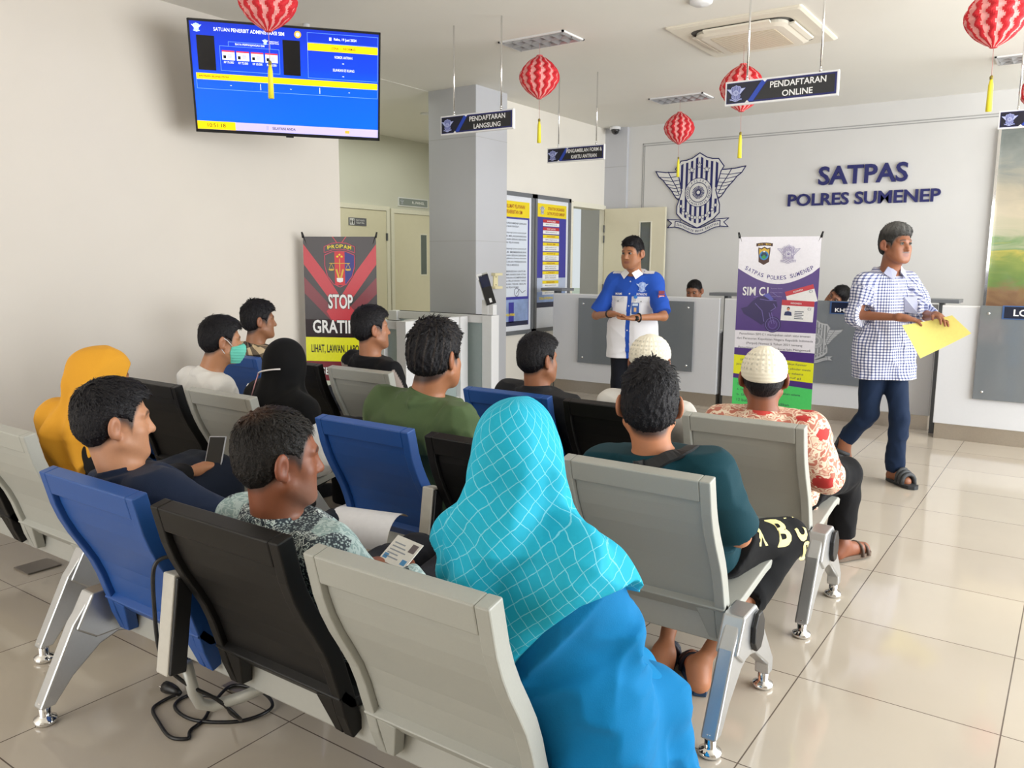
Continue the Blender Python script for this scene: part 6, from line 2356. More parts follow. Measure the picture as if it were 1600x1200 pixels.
simple_top(B, root, BLUE, 'dress', h=.006, off=.018, fold=.007, fax=(.35, 0, 1), seed=11, hem=-.22, upto=(1.9, 1.9), slr=(.048, .046, .046, .036), relaxn=2, extra=robe, lo_z=.0, k=.05)
# front panel of the tunic spread over the lap
F = Field(B.loc((-1.1, 1.3, .2)), B.loc((-.42, 1.95, .75)), .006)
F.cap(B.hip + V3(.07, .05, .02), kn[1] + V3(.015, .02, .0), .100, .080, .03)
F.cap(B.hip + V3(.02, .05, .03), (kn[0] + kn[1]) / 2 + V3(0, .02, .0), .10, .075, .06)
F.folds(.008, 40, 15, (.3, 1, -.25), 4)
F.cut(lambda X, Y, Z: (.36 - .30 * (Y - .05) - Z))
v, f = F.mesh()
v = relax(v, f, 2, .4)
mesh_obj('tunic_panel', v, f, M_cloth, root, np.tile(rgb('067db8'), (len(v), 1)))
def cutw(X, Y, Z):
    s = (X + B.o[0])
    # hem of the folded square: high at the shoulders, one long corner on the back
    zh = np.interp(s.ravel(), [-1.20, -1.09, -1.03, -.97, -.915, -.85, -.79, -.72, -.64], [.81, .775, .68, .58, .545, .63, .70, .765, .80]).reshape(s.shape)
    front = np.clip((Y + B.o[1] - 1.38) / .10, 0, 1)
    zh = zh * (1 - front) + (.72 + 0 * s) * front
    return (zh - (Z + B.o[2])) * .8
def uvs(v):
    x, y, z = B.hq(v)
    ang = np.arctan2(x, -(y + .02))
    p = np.clip((-z - .04) / .14, 0, 1)
    p = p * p * (3 - 2 * p)
    a_ = (1 - p) * ang * .105 + p * (x * 1.05 + .30 * y)
    b_ = z * .95
    return np.stack([a_ * .8 + b_ * .6, b_ * .8 - a_ * .6], 1)
make_hijab(B, root, '22aecb', h=.005, drop=.36, seed=5, amp=.009, wide=1.05, material=M_cyan, cutfn=cutw, uvfn=uvs, tail=([(-.93, 1.255, .86), (-.945, 1.225, .73), (-.935, 1.235, .56)], [.095, .070, .030]), fold_n=8, ridge=[(-.925, 1.235, .93), (-.955, 1.20, .76), (-.94, 1.215, .57)], shr=.020, cape=.012)

# woman in mustard headscarf, bench at the left edge (grey seat)
def pre(B):
    B.el[1] = B.loc((-2.88, 1.72, .56)); B.wr[1] = B.loc((-3.00, 1.98, .53)); B.hand[1] = (nrm(V3(-.2, .95, .1)), V3(0, 0, -1), .6)
root, B = sitter('person in a mustard headscarf and black dress, sitting by the left wall', (-3.12, 1.70, .43), (-3.02, 1.50, .80), (-2.955, 1.565, .963), 12, 24, 'b07a58', False, pitch=6, hs=.97, h=.006, pre=pre, tint_hair=False)
simple_top(B, root, '111114', 'dress_top', h=.008, off=.018, upto=(1.9, 1.6))
skirt(B, root, '1a2130', 'dress_skirt', h=.010)
def cutm(X, Y, Z):
    s = X + B.o[0]
    zh = .52 + .9 * np.clip(s + 3.05, 0, 1) + 0 * Z
    return (zh - (Z + B.o[2])) * .7
make_hijab(B, root, 'd79a2e', h=.006, drop=.30, brim=.006, seed=3, amp=.008, cutfn=cutm, wide=1.05)
ph = MB()
Mp = Matrix.Translation((-3.01, 2.07, .585)) @ Matrix.Rotation(math.radians(35), 4, 'Z') @ Matrix.Rotation(math.radians(-35), 4, 'X')
ph.box(-.036, .036, -.004, .004, -.074, .074, mat('phone_case', 'b9bcc4', .3), Mp).box(-.033, .033, -.0048, -.004, -.07, .07, M_black, Mp)
tag(ph.build('phone', bevel=.002), 'phone in the hand of the person in a mustard headscarf', 'phone')

# man with a face mask, second row by the left wall (black seat)
root, B = sitter('person in a white shirt and green face mask, in the second row by the wall', (-3.75, 2.68, .43), (-3.76, 2.545, .825), (-3.715, 2.625, .985), 10, 24, 'b98360', True, 'short', pitch=6, hs=1.0, h=.005, seed=5, hunch=.03, thick=.011, top=.022)
simple_top(B, root, 'e8e6e2', 'shirt', h=.007, collar=(.045, .064), upto=(1.85, 1.85), seed=8, fold=.005)
make_trousers(B, root, '202126')
lo, hi = bbox_of([B.hp(0, .07, -.05)], .11)
F = Field(lo, hi, .004)
B.add_head(F, ears=False)
F.d -= .006
F.ell(B.hp(0, .085, -.05), (.05, .042, .045), B.H, .03)
X, Y, Z = F.grid()
q = [X - B.head[0], Y - B.head[1], Z - B.head[2]]
lx, ly, lz = [(q[0] * B.H[r][0] + q[1] * B.H[r][1] + q[2] * B.H[r][2]) / B.hs for r in range(3)]
F.d = F.d + (.0012 * np.sin(lz * 420)).astype(np.float32)
F.d = np.maximum(F.d, np.maximum(np.maximum(lz + .012 - .2 * (ly - .09), -.112 - lz), .030 - ly + .25 * np.abs(lz + .055)).astype(np.float32))
v, f = F.mesh()
mk = mesh_obj('face_mask', v, f, M_cloth, root, np.tile(rgb('6fcfba'), (len(v), 1)))
st = MB()
for sg in (-1, 1):
    st.tube([B.hp(sg * .066, .045, -.022), B.hp(sg * .083, .012, .010), B.hp(sg * .088, -.010, .022), B.hp(sg * .086, -.022, .008), B.hp(sg * .086, -.020, -.03), B.hp(sg * .078, .0, -.055), B.hp(sg * .060, .040, -.088)], .002, M_wprint, 6)
st.build('ear_loop', mk)

# woman in black headscarf, second row by the left wall (grey seat)
root, B = sitter('person in a black headscarf and white blouse, in the second row near the wall', (-3.19, 2.69, .42), (-3.17, 2.53, .765), (-3.165, 2.60, .91), 10, 4, 'b07a58', False, pitch=10, hs=.95, h=.006, w=.98, tint_hair=False)
simple_top(B, root, 'ecebe9', 'blouse', h=.007, off=.022, upto=(1.9, 1.9), slr=(.056, .052, .050, .040), fold=.006, seed=21)
skirt(B, root, '0f0f12', 'skirt', h=.010)
make_hijab(B, root, '0a0a0c', h=.006, drop=.105, seed=9, amp=.003, wide=1.0, shr=.006, cape=.008)
sc_ = MB()
pts = [B.hp(x_, -np.sqrt(max(0, 1 - (x_ / .115) ** 2)) * .138 - .004, -.052 + .25 * x_) for x_ in np.linspace(-.085, .085, 9)]
sc_.tube(pts, .004, mat('scarf_tie_white', 'e8e2e0', .6), 6)
sc_.tube([pts[2], pts[2] + V3(-.015, -.01, -.05), pts[2] + V3(-.035, -.02, -.115)], .003, mat('scarf_tie_pink', 'd8a0a4', .6), 6)
sc_.build('scarf_tie', root)

# man in plaid, front row by the wall (blue seat)
root, B = sitter('person in a black and beige plaid shirt, in the front row by the wall', (-4.45, 3.63, .43), (-4.50, 3.40, .85), (-4.47, 3.455, 1.015), 14, 28, '9a6a4c', True, 'full', pitch=2, hs=1.0, h=.005, seed=11, thick=.014, top=.026, ngrow=.0022)
simple_top(B, root, '8a7a60', 'plaid_shirt', M_plaid, h=.007, collar=(.045, .066), uvfn=wrap_uv(B))
make_trousers(B, root, '202228')

# man in black polo, front row (grey seat)
root, B = sitter('person in a black shirt with a grey back, before the red and black banner', (-3.36, 3.58, .43), (-3.36, 3.34, .86), (-3.35, 3.37, 1.022), 12, 26, 'a56f50', True, 'short', pitch=0, hs=1.0, h=.005, seed=13, thick=.012, top=.024, stubble='3a2c26')
def cf(v, c):
    a, b, t = B.tq(v)
    m = ((b < .0) & (t < B.L * .93))[:, None]
    return np.where(m, rgb('a3968f'), c)
simple_top(B, root, '0e0e12', 'shirt', h=.007, collar=(.035, .064), colfn=cf, upto=(.85, .85))
make_trousers(B, root, '202228')

# large man in green, second row (blue seat)
def pre(B):
    B.el[0] = B.loc((-2.50, 2.50, .56)); B.el[1] = B.loc((-1.80, 2.55, .58))
    B.wr[0] = B.loc((-2.30, 2.80, .52)); B.wr[1] = B.loc((-2.02, 2.82, .52))
root, B = sitter('large person in an olive green shirt with tousled black hair, in the second row', (-2.14, 2.59, .46), (-2.12, 2.40, .875), (-2.085, 2.455, 1.030), 6, 2, 'a8704f', True, 'full', pitch=4, hs=1.08, h=.005, w=1.42, hunch=.05, belly=.05, seed=17, thick=.019, top=.030, ngrow=.003, pre=pre, shw=.205, streak=('7d6f62', lambda x, y, z: np.clip(np.sin(np.arctan2(x, y + .03) * 17 + 25 * z) * 2.6 - 2.1, 0, 1) * .5))
simple_top(B, root, '4f6140', 'shirt', h=.007, collar=(.05, .072), off=.020, fold=.008, seed=19, relaxn=2, k=.06)
make_trousers(B, root, '22242a', off=.02)

# man in dark jacket, front row (blue seat)
root, B = sitter('person in a charcoal jacket with cropped black hair, in the front row', (-2.17, 3.48, .43), (-2.13, 3.24, .79), (-2.135, 3.275, .942), 6, 18, 'a06a4b', True, 'short', pitch=4, hs=.98, h=.005, seed=23, thick=.011, top=.020)
jk = simple_top(B, root, '232427', 'jacket', h=.007, collar=(.055, .070), off=.022, seed=24)
chest_decal(B, jk, lambda m: m.text('PARTS', -.03, B.L * .80, .10, .022, mat('jacket_print', '4c4e52', .6), None, 0, .02), front=False).build('lettering', jk)
make_trousers(B, root, '202228')

# man in white with skullcap, front row (black seat)
root, B = sitter('person in a white shirt and cream skullcap, in the front row before the uniformed man', (-1.60, 3.50, .43), (-1.565, 3.27, .805), (-1.56, 3.315, .965), 2, -6, '9a6446', True, 'short', pitch=2, hs=1.0, h=.005, seed=25, thick=.006, top=.008, cap_z=.03, ntuft=0)
simple_top(B, root, 'e4e2dd', 'shirt', h=.007, collar=(.04, .064), seed=26, upto=(1.8, 1.8))
make_kopiah(B, root, z0=.022, height=.095)
make_trousers(B, root, '23242a')

# man in teal T-shirt, second row (grey seat on the aisle)
def pre(B):
    B.el[1] = B.loc((-.83, 2.46, .545)); B.wr[1] = B.loc((-.96, 2.70, .53)); B.hand[1] = (nrm(V3(-.6, .8, -.1)), V3(0, 0, -1), .5)
    B.el[0] = B.loc((-1.32, 2.45, .56)); B.wr[0] = B.loc((-1.14, 2.70, .53))
    B.kn[1] = B.loc((-.80, 2.90, .425)); B.kn[0] = B.loc((-1.17, 2.93, .43))
    B.an[1] = B.loc((-.935, 2.43, .080)); B.an[0] = B.loc((-1.07, 2.45, .080))
    B.toe[1] = B.loc((-1.01, 2.56, .032)); B.toe[0] = B.loc((-1.12, 2.60, .032))
root, B = sitter('person in a dark teal T-shirt with a crossbody strap, seated on the aisle', (-1.035, 2.54, .445), (-1.065, 2.275, .812), (-1.08, 2.295, .968), -6, -26, 'c0805c', True, 'full', pitch=2, hs=1.05, h=.0045, seed=29, thick=.012, top=.024, ngrow=.0022, pre=pre, feet=True, w=1.02)
ts = simple_top(B, root, '0f3a45', 'tshirt', h=.006, off=.018, upto=(.92, .92), slr=(.056, .060, .04, .03), fold=.005, seed=30, relaxn=2, hem=-.24)
tr = make_trousers(B, root, '0d0e11', h=.006, off=.020, seed=31, ankle=.62, crad=.30)
def blk(s_, w_, h_):
    def fn(m):
        m.text(s_, 0, 0, w_, h_, mat('trouser_print_cream', 'e6da96', .7), None, 0, .03)
    return fn
def leg_decal(B, o, i, items):
    """lettering pressed on the outer side of the thigh"""
    n = len(o.data.vertices)
    co = np.empty(n * 3, np.float32)
    o.data.vertices.foreach_get('co', co)
    co = co.reshape(-1, 3)
    p, q = B.hj[i], B.kn[i]
    d = nrm(q - p)
    out = nrm(V3(.75, -.12, .62) - d * (V3(.75, -.12, .62) @ d))
    sd = np.cross(out, d)
    cu, cv, cw = (co - p) @ d, (co - p) @ sd, (co - p) @ out
    sel = cw > 0
    mb = MB()
    for s_, u, w0, tw, th, r_ in items:
        mb.text(s_, u, w0, tw, th, mat('trouser_print_cream', 'e6da96', .7), None, 0, .035, rot=r_)
    out_v = []
    for x, y, z in mb.v:
        dd = (cu[sel] - x) ** 2 + (cv[sel] - z) ** 2
        k = np.argpartition(dd, 4)[:4]
        P = p + d * x + sd * z + out * (float(cw[sel][k].mean()) + .003)
        out_v.append(tuple(P))
    mb.v = out_v
    mb.build('lettering', o)
leg_decal(B, tr, 1, [('B', .27, 0.0, .085, .105, 0.0), ('U', .375, 0.005, .06, .10, 0.0), ('X', .15, .0, .05, .085, 0.0), ('S', .395, -.07, .04, .05, 0.0)])
# crossbody strap laid on the shirt: over the right shoulder and down the back
co = np.empty(len(ts.data.vertices) * 3, np.float32)
no = co.copy()
ts.data.vertices.foreach_get('co', co)
ts.data.vertices.foreach_get('normal', no)
co, no = co.reshape(-1, 3), no.reshape(-1, 3)
def on_shirt(p):
    k = np.argsort(((co - p) ** 2).sum(1))[:12]
    n_ = nrm(no[k].mean(0))
    c_ = co[k].mean(0)
    if n_ @ (c_ - (B.hip + B.A[2] * B.L * .6)) < 0:
        n_ = -n_
    return c_, n_
def strap(pts, wd, t0, t1):
    P_ = [on_shirt(B.loc(tuple(q))) for q in pts]
    ctr = [p for p, n_ in P_]
    for _ in range(2):
        ctr = [ctr[0]] + [(ctr[i - 1] + 2 * ctr[i] + ctr[i + 1]) / 4 for i in range(1, len(ctr) - 1)] + [ctr[-1]]
    vs, fs = [], []
    for i, (c_, (q_, n_)) in enumerate(zip(ctr, P_)):
        tg = nrm(ctr[min(i + 1, len(ctr) - 1)] - ctr[max(i - 1, 0)])
        s_ = nrm(np.cross(n_, tg))
        for a_, b_ in ((-wd, t0), (wd, t0), (wd, t1), (-wd, t1)):
            vs.append(tuple(c_ + s_ * a_ + n_ * b_))
    n = len(ctr)
    for i in range(n - 1):
        for k in range(4):
            fs.append((4 * i + k, 4 * i + (k + 1) % 4, 4 * (i + 1) + (k + 1) % 4, 4 * (i + 1) + k))
    fs += [(0, 1, 2, 3), tuple(4 * (n - 1) + k for k in (3, 2, 1, 0))]
    return vs, fs
pw_ = smooth([(-1.19, 2.20, .60), (-1.13, 2.15, .71), (-1.06, 2.15, .79), (-.99, 2.20, .845), (-.955, 2.27, .86), (-.95, 2.34, .83), (-.97, 2.42, .74)], 5)
vs, fs = strap(pw_, .019, -.004, .008)
so = MB().add(vs, fs, mat('strap_black', '17181b', .6)).build('bag_strap', root)
vs, fs = strap(pw_[9:12], .024, .004, .015)
MB().add(vs, fs, M_black).build('buckle', so, bevel=.002)
make_sandals(B, root, '24405e', '2a2d3a')

# man in red batik with skullcap, front row (grey seat on the aisle)
def pre(B):
    B.el[1] = B.loc((-.80, 3.42, .54)); B.wr[1] = B.loc((-.90, 3.68, .52)); B.hand[1] = (nrm(V3(-.5, .85, -.1)), V3(0, 0, -1), .5)
    B.el[0] = B.loc((-1.28, 3.40, .55)); B.wr[0] = B.loc((-1.12, 3.66, .52))
    B.kn[1] = B.loc((-.83, 3.88, .45)); B.kn[0] = B.loc((-1.16, 3.92, .45))
    B.an[1] = B.loc((-.84, 3.96, .085)); B.an[0] = B.loc((-1.14, 4.02, .085))
    B.toe[1] = B.loc((-.77, 4.10, .036)); B.toe[0] = B.loc((-1.12, 4.18, .036))
root, B = sitter('person in a red floral batik shirt and cream skullcap, seated on the aisle', (-1.03, 3.51, .44), (-1.03, 3.235, .80), (-1.037, 3.275, .945), -4, -18, '8a5238', True, 'short', pitch=3, hs=1.0, h=.005, seed=33, thick=.006, top=.008, cap_z=.02, ntuft=0, pre=pre, feet=True)
simple_top(B, root, 'd8a08a', 'batik_shirt', M_batikr, h=.0065, collar=(.045, .064), off=.020, upto=(1.25, 1.25), slr=(.056, .056, .056, .05), seed=34, relaxn=2, hem=-.22, fold=.005)
make_trousers(B, root, '101013', seed=35, ankle=.86, off=.022)
make_kopiah(B, root, 'ebe3cf', z0=.014, height=.098)
make_sandals(B, root, '6b5a4c', '5a4a40')

# two clerks behind the counters, only their heads in view
for lb, hd, hb, pt, rl, sk, st_, gl in (('person with a shaved head, peeking over the left counter', (-3.40, 8.24, 1.125), 178, 20, 0, '9a6648', 'short', False), ('person with glasses and black hair, leaning over behind the middle counter', (-1.935, 8.22, 1.10), 196, 8, -42, 'a06a4c', 'short', True)):
    o = (hd[0], hd[1] + .12, 0)
    root = person(lb, o)
    hip = (hd[0] + (.14 if gl else 0), hd[1] + .16, .46)
    nk = (hd[0] + (.10 if gl else 0), hd[1] + .05, hd[2] - .155)
    B = Body(o, hip, nk, hd, 180, hb, pt, rl, 1.0, .98)
    B.seat_legs(180, reach=.20, shin=.0)
    B.lap_arms(180)
    body_mesh(B, root, sk, .005, hair='1a1614', style=st_, moustache='2a1c18')
    make_eyes(B, root)
    make_hair(B, root, st_, '191617', .004 if not gl else .010, .003 if not gl else .02, .004, 41)
    simple_top(B, root, '23386e', 'shirt', h=.009, collar=(.04, .064))
    make_trousers(B, root, '202228', h=.010)
    make_shoes(B, root)
    if gl:
        g = MB()
        for sg in (-1, 1):
            g.tube([B.hp(sg * .031 + .022 * math.cos(a), .104, .008 + .016 * math.sin(a)) for a in np.linspace(0, 2 * math.pi, 15)[:-1]], .0016, M_black, 6, closed=True)
            g.tube([B.hp(sg * .053, .104, .012), B.hp(sg * .080, .0, .012)], .0014, M_black, 5)
        g.tube([B.hp(-.009, .104, .010), B.hp(.009, .104, .010)], .0014, M_black, 5)
        g.build('glasses', root)

# ------------------------------------------------------------------ standing man in uniform
o = (-2.94, 5.86, 0)
root = person('person standing in a blue and white uniform shirt, addressing the seated people', o)
B = Body(o, (-2.93, 5.87, .86), (-2.93, 5.87, 1.335), (-2.92, 5.81, 1.485), 171, 186, 6, 0, 1.0, .98, .01, shw=.155)
B.el = [B.loc((-2.635, 5.80, 1.005)), B.loc((-3.225, 5.80, .99))]
B.wr = [B.loc((-2.76, 5.60, 1.00)), B.loc((-2.99, 5.60, 1.02))]
B.sh = [s_ * 1.0 for s_ in B.sh]
B.hand = [(nrm(V3(-.93, -.25, -.06)), nrm(V3(-.05, -.25, 1.0)), .18), (nrm(V3(.93, -.20, .02)), nrm(V3(0, -.15, -1)), .25)]
for i, sg in enumerate((1, -1)):
    B.kn[i] = B.hj[i] * [1, 1, 0] + V3(sg * .01, -.01, .46)
    B.an[i] = B.hj[i] * [1, 1, 0] + V3(sg * .03, .0, .085)
    B.toe[i] = B.an[i] * [1, 1, 0] + V3(sg * .03, -.16, .032)
body_mesh(B, root, 'a8714f', .0045, feet=True, legs=True, hair='17151a', style='short', stubble='5a4238', lips='8a4b42')
make_eyes(B, root)
make_hair(B, root, 'short', '17151a', .006, .022, .004, 45)
def cf(v, c):
    a, b, t = B.tq(v)
    L = B.L
    blue, wh = rgb('2a55b8'), rgb('e9e9ee')
    c[:] = blue
    seg = np.full(len(v), 9.0)
    for i in (0, 1):
        dd_ = B.el[i] - B.sh[i]
        tt = np.clip(((v - B.sh[i]) @ dd_) / (dd_ @ dd_), 0, 1)
        seg = np.minimum(seg, np.linalg.norm(v - B.sh[i] - tt[:, None] * dd_, axis=1))
    trunk = ~((seg < .080) & (np.abs(a) > .160))
    low = trunk & (t < L * .615)
    c[low] = wh
    pl = trunk & (b > 0) & (np.abs(a) < .017)
    c[pl] = blue
    # white shoulder boards and collar points
    sb = (np.abs(a) > .085) & (np.abs(a) < .168) & (t > L * .86) & (np.abs(b) < .032)
    c[sb] = wh
    nk = (np.abs(a) < .082) & (t > L * .965)
    c[nk] = wh
    return c
us = simple_top(B, root, 'e9e9ee', 'uniform_shirt', h=.005, off=.018, hem=-.42, flare=True, upto=(.90, .90), slr=(.048, .054, .04, .03), fold=.003, seed=46, colfn=cf, collar=(.035, .064))
M_sw = mat('shirt_white_thread', 'f2f2f4', .7)
L = B.L
def art(m):
    m.text('IMAM', .095, L * .655, .062, .018, M_sw, None, 0, .02)
    m.text('SATLANTAS', -.095, L * .655, .082, .018, M_sw, None, 0, .02)
dm = chest_decal(B, us, art)
dm.build('name_lettering', us)
def art(m):
    emblem(m, I4, .085, mat('patch_blue', '4f74c4', .6), mat('patch_pale', 'b9cdf0', .6), 0, 0, False, -.095, L * .775)
chest_decal(B, us, art).build('emblem_patch', us)
def art(m):
    for sx in (-.095, .095):
        m.plate([(sx - .052, L * .60), (sx + .052, L * .60), (sx + .052, L * .535), (sx, L * .515), (sx - .052, L * .535)][::-1], mat('pocket_flap_white', 'dfe0e6', .75), None, 0, .003)
        m.disc(sx, L * .535, .005, M_dgrey, None, .003, .002, 10)
chest_decal(B, us, art).build('pocket_flap', us)
def art(m):
    for i in range(5):
        m.disc(0, L * (.86 - .2 * i), .006, mat('button_pale', 'c9d2e6', .4), None, 0, .003, 12)
chest_decal(B, us, art).build('button', us)
cl = MB()
for sg in (-1, 1):
    p0 = B.hip + B.A[2] * L * 1.065 + B.A[0] * sg * .05 + B.A[1] * .052
    cl.prism([tuple(p0), tuple(B.hip + B.A[2] * L * 1.0 + B.A[0] * sg * .012 + B.A[1] * .094), tuple(B.hip + B.A[2] * L * .90 + B.A[0] * sg * .048 + B.A[1] * .106), tuple(B.hip + B.A[2] * L * .985 + B.A[0] * sg * .092 + B.A[1] * .055)], tuple(B.A[1] * .006), M_sw)
cl.build('collar', us)
# sleeve badge on his left arm
p = B.sh[0] + (B.el[0] - B.sh[0]) * .42
n_ = nrm(V3(.72, -.69, 0))
bd_ = MB()
Mx = frame(p + n_ * .079, np.cross(V3(0, 0, 1), n_) * 1.0, -n_, V3(0, 0, 1))
bd_.plate([(-.024, .045), (.024, .045), (.024, .02), (-.024, .02)], mat('badge_maroon', '7a2030', .6), Mx, 0, .002)
bd_.plate([(-.028, .015), (.028, .015), (.030, -.03), (0, -.055), (-.030, -.03)], mat('badge_maroon', '7a2030', .6), Mx, 0, .002)
bd_.plate([(-.02, .008), (.02, .008), (.02, -.025), (0, -.042), (-.02, -.025)], mat('badge_pink', 'd89aa4', .6), Mx, .002, .001)
bd_.build('sleeve_badge', us)
# id card on a reel
f0 = place_on(B, us, -.055, L * .50)
idc = MB()
P3 = lambda s_, t_, e: tuple(B.hip + B.A[0] * s_ + B.A[2] * t_ + B.A[1] * (f0 + e))
Mi = frame(P3(-.055, L * .44, .012), -B.A[0] * -1, -B.A[1], B.A[2])
idc.disc(0, L * .17, .014, mat('reel_blue', '1f7ad0', .4), Mi, -.004, .008, 20)
idc.tube([P3(-.055, L * .60, .012), P3(-.055, L * .50, .012)], .0015, M_dgrey, 5)
idc.rect(-.030, .030, -.055, .035, mat('id_blue', '1d55a8', .4), Mi, 0, .003)
idc.rect(-.022, .022, .012, .030, mat('id_pale', 'cfe0f4', .4), Mi, .003, .001)
idc.rect(-.010, .010, -.035, -.002, mat('id_photo', 'd8b68a', .4), Mi, .003, .001)
idc.rect(-.012, .012, .035, .048, M_wprint, Mi, 0, .002)
idc.build('id_card', root)
make_trousers(B, root, '14171f', h=.007, seed=47, ankle=.97, fold=.003)
make_shoes(B, root, '101012')
wt = MB()
d = nrm(B.wr[0] - B.el[0])
c_ = B.wr[0] - d * .015
e1 = nrm(np.cross(d, V3(0, 0, 1)))
e2 = np.cross(d, e1)
wt.tube([tuple(c_ + e1 * .031 * math.cos(a) + e2 * .031 * math.sin(a)) for a in np.linspace(0, 2 * math.pi, 17)[:-1]], .0065, M_black, 8, closed=True)
wt.lathe([(0, -.006), (.019, -.006), (.019, .006), (0, .007)], M_black, 20, frame(c_ - V3(0, .034, 0.004), V3(1, 0, 0), V3(0, 0, 1), V3(0, -1, 0)))
wt.build('wristwatch', root)
wt = MB()
d = nrm(B.wr[1] - B.el[1])
for q_ in (.005, .022):
    c_ = B.wr[1] - d * q_
    e1 = nrm(np.cross(d, V3(0, 0, 1)))
    e2 = np.cross(d, e1)
    wt.tube([tuple(c_ + e1 * .030 * math.cos(a) + e2 * .030 * math.sin(a)) for a in np.linspace(0, 2 * math.pi, 17)[:-1]], .004, mat('bead_dark', '241a18', .4), 8, closed=True)
wt.build('bracelet', root)

# ------------------------------------------------------------------ walking man with a yellow folder
o = (-1.0, 5.68, 0)
root = person('person walking past the counters in a checked shirt and jeans, holding a yellow paper', o)
B = Body(o, (-1.03, 5.68, .84), (-1.035, 5.675, 1.365), (-.995, 5.635, 1.535), 128, 126, 3, 0, .98, 1.0, .01, hunch=.02)
B.el = [B.loc((-.80, 5.70, 1.09)), B.loc((-1.175, 5.52, 1.09))]
B.wr = [B.loc((-.72, 5.52, 1.105)), B.loc((-.905, 5.44, 1.09))]
B.hand = [(nrm(V3(.55, -.75, -.15)), nrm(V3(-.1, -.25, -1.0)), .45), (nrm(V3(.93, .10, -.12)), nrm(V3(-.1, .1, -1)), .45)]
B.kn = [B.loc((-.895, 5.63, .44)), B.loc((-1.085, 5.66, .44))]
B.an = [B.loc((-.905, 5.67, .09)), B.loc((-1.225, 5.69, .245))]
B.toe = [B.loc((-.825, 5.60, .034)), B.loc((-1.27, 5.655, .105))]
body_mesh(B, root, '8f5a3e', .0045, feet=True, legs=True, hair='4a4644', style='full', moustache='3a3230', lips='7a463c')
make_eyes(B, root)
make_hair(B, root, 'full', '3a3937', .010, .024, .004, 51, ('8f8e8c', lambda x, y, z: np.clip((z - .055) * 22, 0, 1) * (.75 + .25 * np.sin(np.arctan2(x, y) * 15 + 30 * z)) * .9))
gs = simple_top(B, root, 'c9cbe0', 'checked_shirt', M_gingham, h=.0055, off=.020, hem=-.30, flare=True, upto=(1.12, 1.12), slr=(.052, .054, .052, .048), fold=.006, seed=52, collar=(.04, .064), uvfn=wrap_uv(B), relaxn=1)
L = B.L
def art(m):
    m.stroke([(.013, L * .96), (.013, -L * .28)], .002, mat('placket_shadow_blue', '6d7496', .8), None, 0)
    for i in range(6):
        m.disc(0, L * (.86 - .20 * i), .0055, mat('button_pearl', 'dfe2ee', .4), None, 0, .003, 10)
    m.plate([(-.115, L * .70), (-.045, L * .70), (-.045, L * .52), (-.08, L * .495), (-.115, L * .52)], M_gpocket, None, 0, .003)
M_gpocket = mat('pocket_pale_blue', 'b4b8d2', .8)
chest_decal(B, gs, art).build('placket', gs)
cl = MB()
for sg in (-1, 1):
    cl.prism([tuple(B.hip + B.A[2] * L * q + B.A[0] * sg * x + B.A[1] * y) for q, x, y in ((1.075, .048, .050), (1.0, .014, .088), (.905, .050, .104), (.985, .086, .055))], tuple(B.A[1] * .006), M_gpocket)
cl.build('collar', gs)
make_trousers(B, root, '17263f', h=.006, seed=53, ankle=1.04, fold=.005)
# sandals: the front one is flat on the floor, the rear one hangs from the lifted foot
M_so, M_st = mat('sandal_charcoal', '2d2f33', .6), mat('sandal_strap_charcoal', '3b3d40', .6)
for i in (0, 1):
    he = B.an[i].copy()
    if i == 0:
        he[2] = .034
    d = nrm(B.toe[i] - he)
    side = nrm(np.cross(d, V3(0, 0, 1)))
    upv = np.cross(side, d)
    if i == 1:
        wd_ = bear(128)[0]
        upv = nrm(wd_ - d * (wd_ @ d))
        side = np.cross(d, upv)
    if i == 0:
        h0 = B.an[i] * [1, 1, 0] + V3(0, 0, .002) - d * [1, 1, 0] * .06
        upv = V3(0, 0, 1)
        d = nrm(d * [1, 1, 0])
    else:
        h0 = B.an[i] - upv * .040 - d * .045
    pts = []
    for k in range(20):
        a = 2 * math.pi * k / 20
        u = .5 - .5 * math.cos(a)
        wd = np.interp(u, [0, .15, .35, .7, .9, 1], [.018, .034, .035, .047, .04, .012]) * (1 if math.sin(a) >= 0 else -1)
        pts.append(tuple(h0 + d * .26 * u + side * wd))
    m_ = MB().prism(pts, tuple(upv * .022), M_so)
    for u, hg in ((.52, .085), (.62, .075), (.72, .064)):
        m_.tube([tuple(h0 + d * .26 * u + side * .047 * math.cos(a) + upv * (.02 + hg * math.sin(a) ** .7 if 0 < a < 3.14 else .02)) for a in np.linspace(0, math.pi, 9)], .014, M_st, 6)
    m_.build('sandal', root)
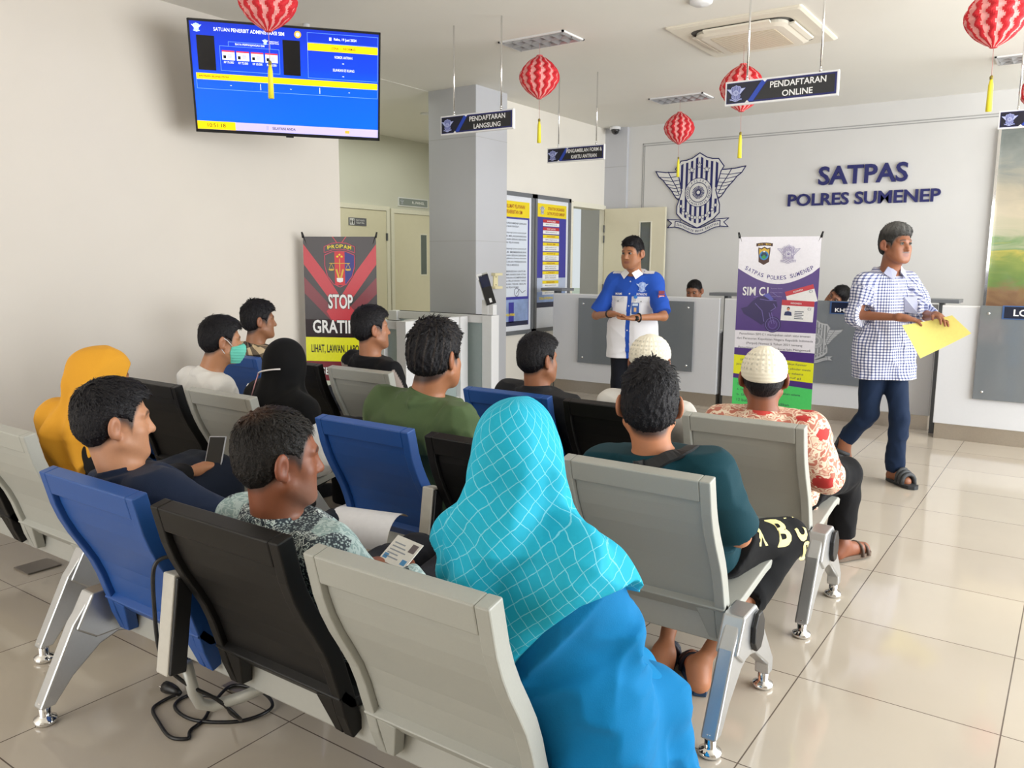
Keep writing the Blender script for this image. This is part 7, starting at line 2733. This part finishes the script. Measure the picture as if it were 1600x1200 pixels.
# yellow paper held in both hands
pp = MB()
A_, B_, C_, D_ = V3(-.86, 5.47, 1.035), V3(-.62, 5.40, 1.135), V3(-.53, 5.36, 1.01), V3(-.755, 5.42, .885)
A_, B_, C_, D_ = V3(-.885, 5.40, 1.045), V3(-.625, 5.44, 1.115), V3(-.515, 5.42, 1.015), V3(-.765, 5.36, .855)
nx, nz_ = 12, 8
vs, fs = [], []
nn = nrm(np.cross(B_ - A_, D_ - A_))
for q_ in (0, 1):
    for i in range(nx + 1):
        for j in range(nz_ + 1):
            u, w_ = i / nx, j / nz_
            p = A_ * (1 - u) * (1 - w_) + B_ * u * (1 - w_) + C_ * u * w_ + D_ * (1 - u) * w_
            p = p + nn * (.020 * math.sin(math.pi * u) * (1 - .4 * w_) + .0012 * q_)
            vs.append(tuple(p))
N_ = (nx + 1) * (nz_ + 1)
for q_ in (0, 1):
    for i in range(nx):
        for j in range(nz_):
            a = q_ * N_ + i * (nz_ + 1) + j
            fs.append((a, a + 1, a + nz_ + 2, a + nz_ + 1))
pp.add(vs, fs, mat('yellow_paper', 'ecdf7e', .7), None, True)
yp = pp.build('paper', loc=(-.72, 5.42, 1.0))
tag(yp, 'yellow paper folder in the hands of the walking person in a checked shirt', 'paper')

# curled white sheet lying over the lap of the navy-jacketed visitor
cs = MB()
ts_ = np.linspace(-.2, 2.3, 14)
vs, fs = [], []
for q_ in (0, 1):
    for a in ts_:
        for u in (0, 1):
            r_ = .085 + .0012 * q_
            vs.append((-2.10 + .24 * u + .02 * math.cos(a), 1.93 + .06 * u - r_ * math.cos(a), .455 + r_ * math.sin(a)))
n_ = len(ts_) * 2
for q_ in (0, 1):
    for i in range(len(ts_) - 1):
        k = q_ * n_ + 2 * i
        fs.append((k, k + 1, k + 3, k + 2))
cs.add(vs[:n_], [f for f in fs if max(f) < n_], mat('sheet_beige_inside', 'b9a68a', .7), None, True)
cs.add(vs[n_:], [tuple(i - n_ for i in f) for f in fs if min(f) >= n_], mat('sheet_white', 'e6e6ea', .6), None, True)
tag(cs.build('paper_sheet'), 'curled white sheet with a beige inside, just beyond the person in a grey batik shirt', 'paper')
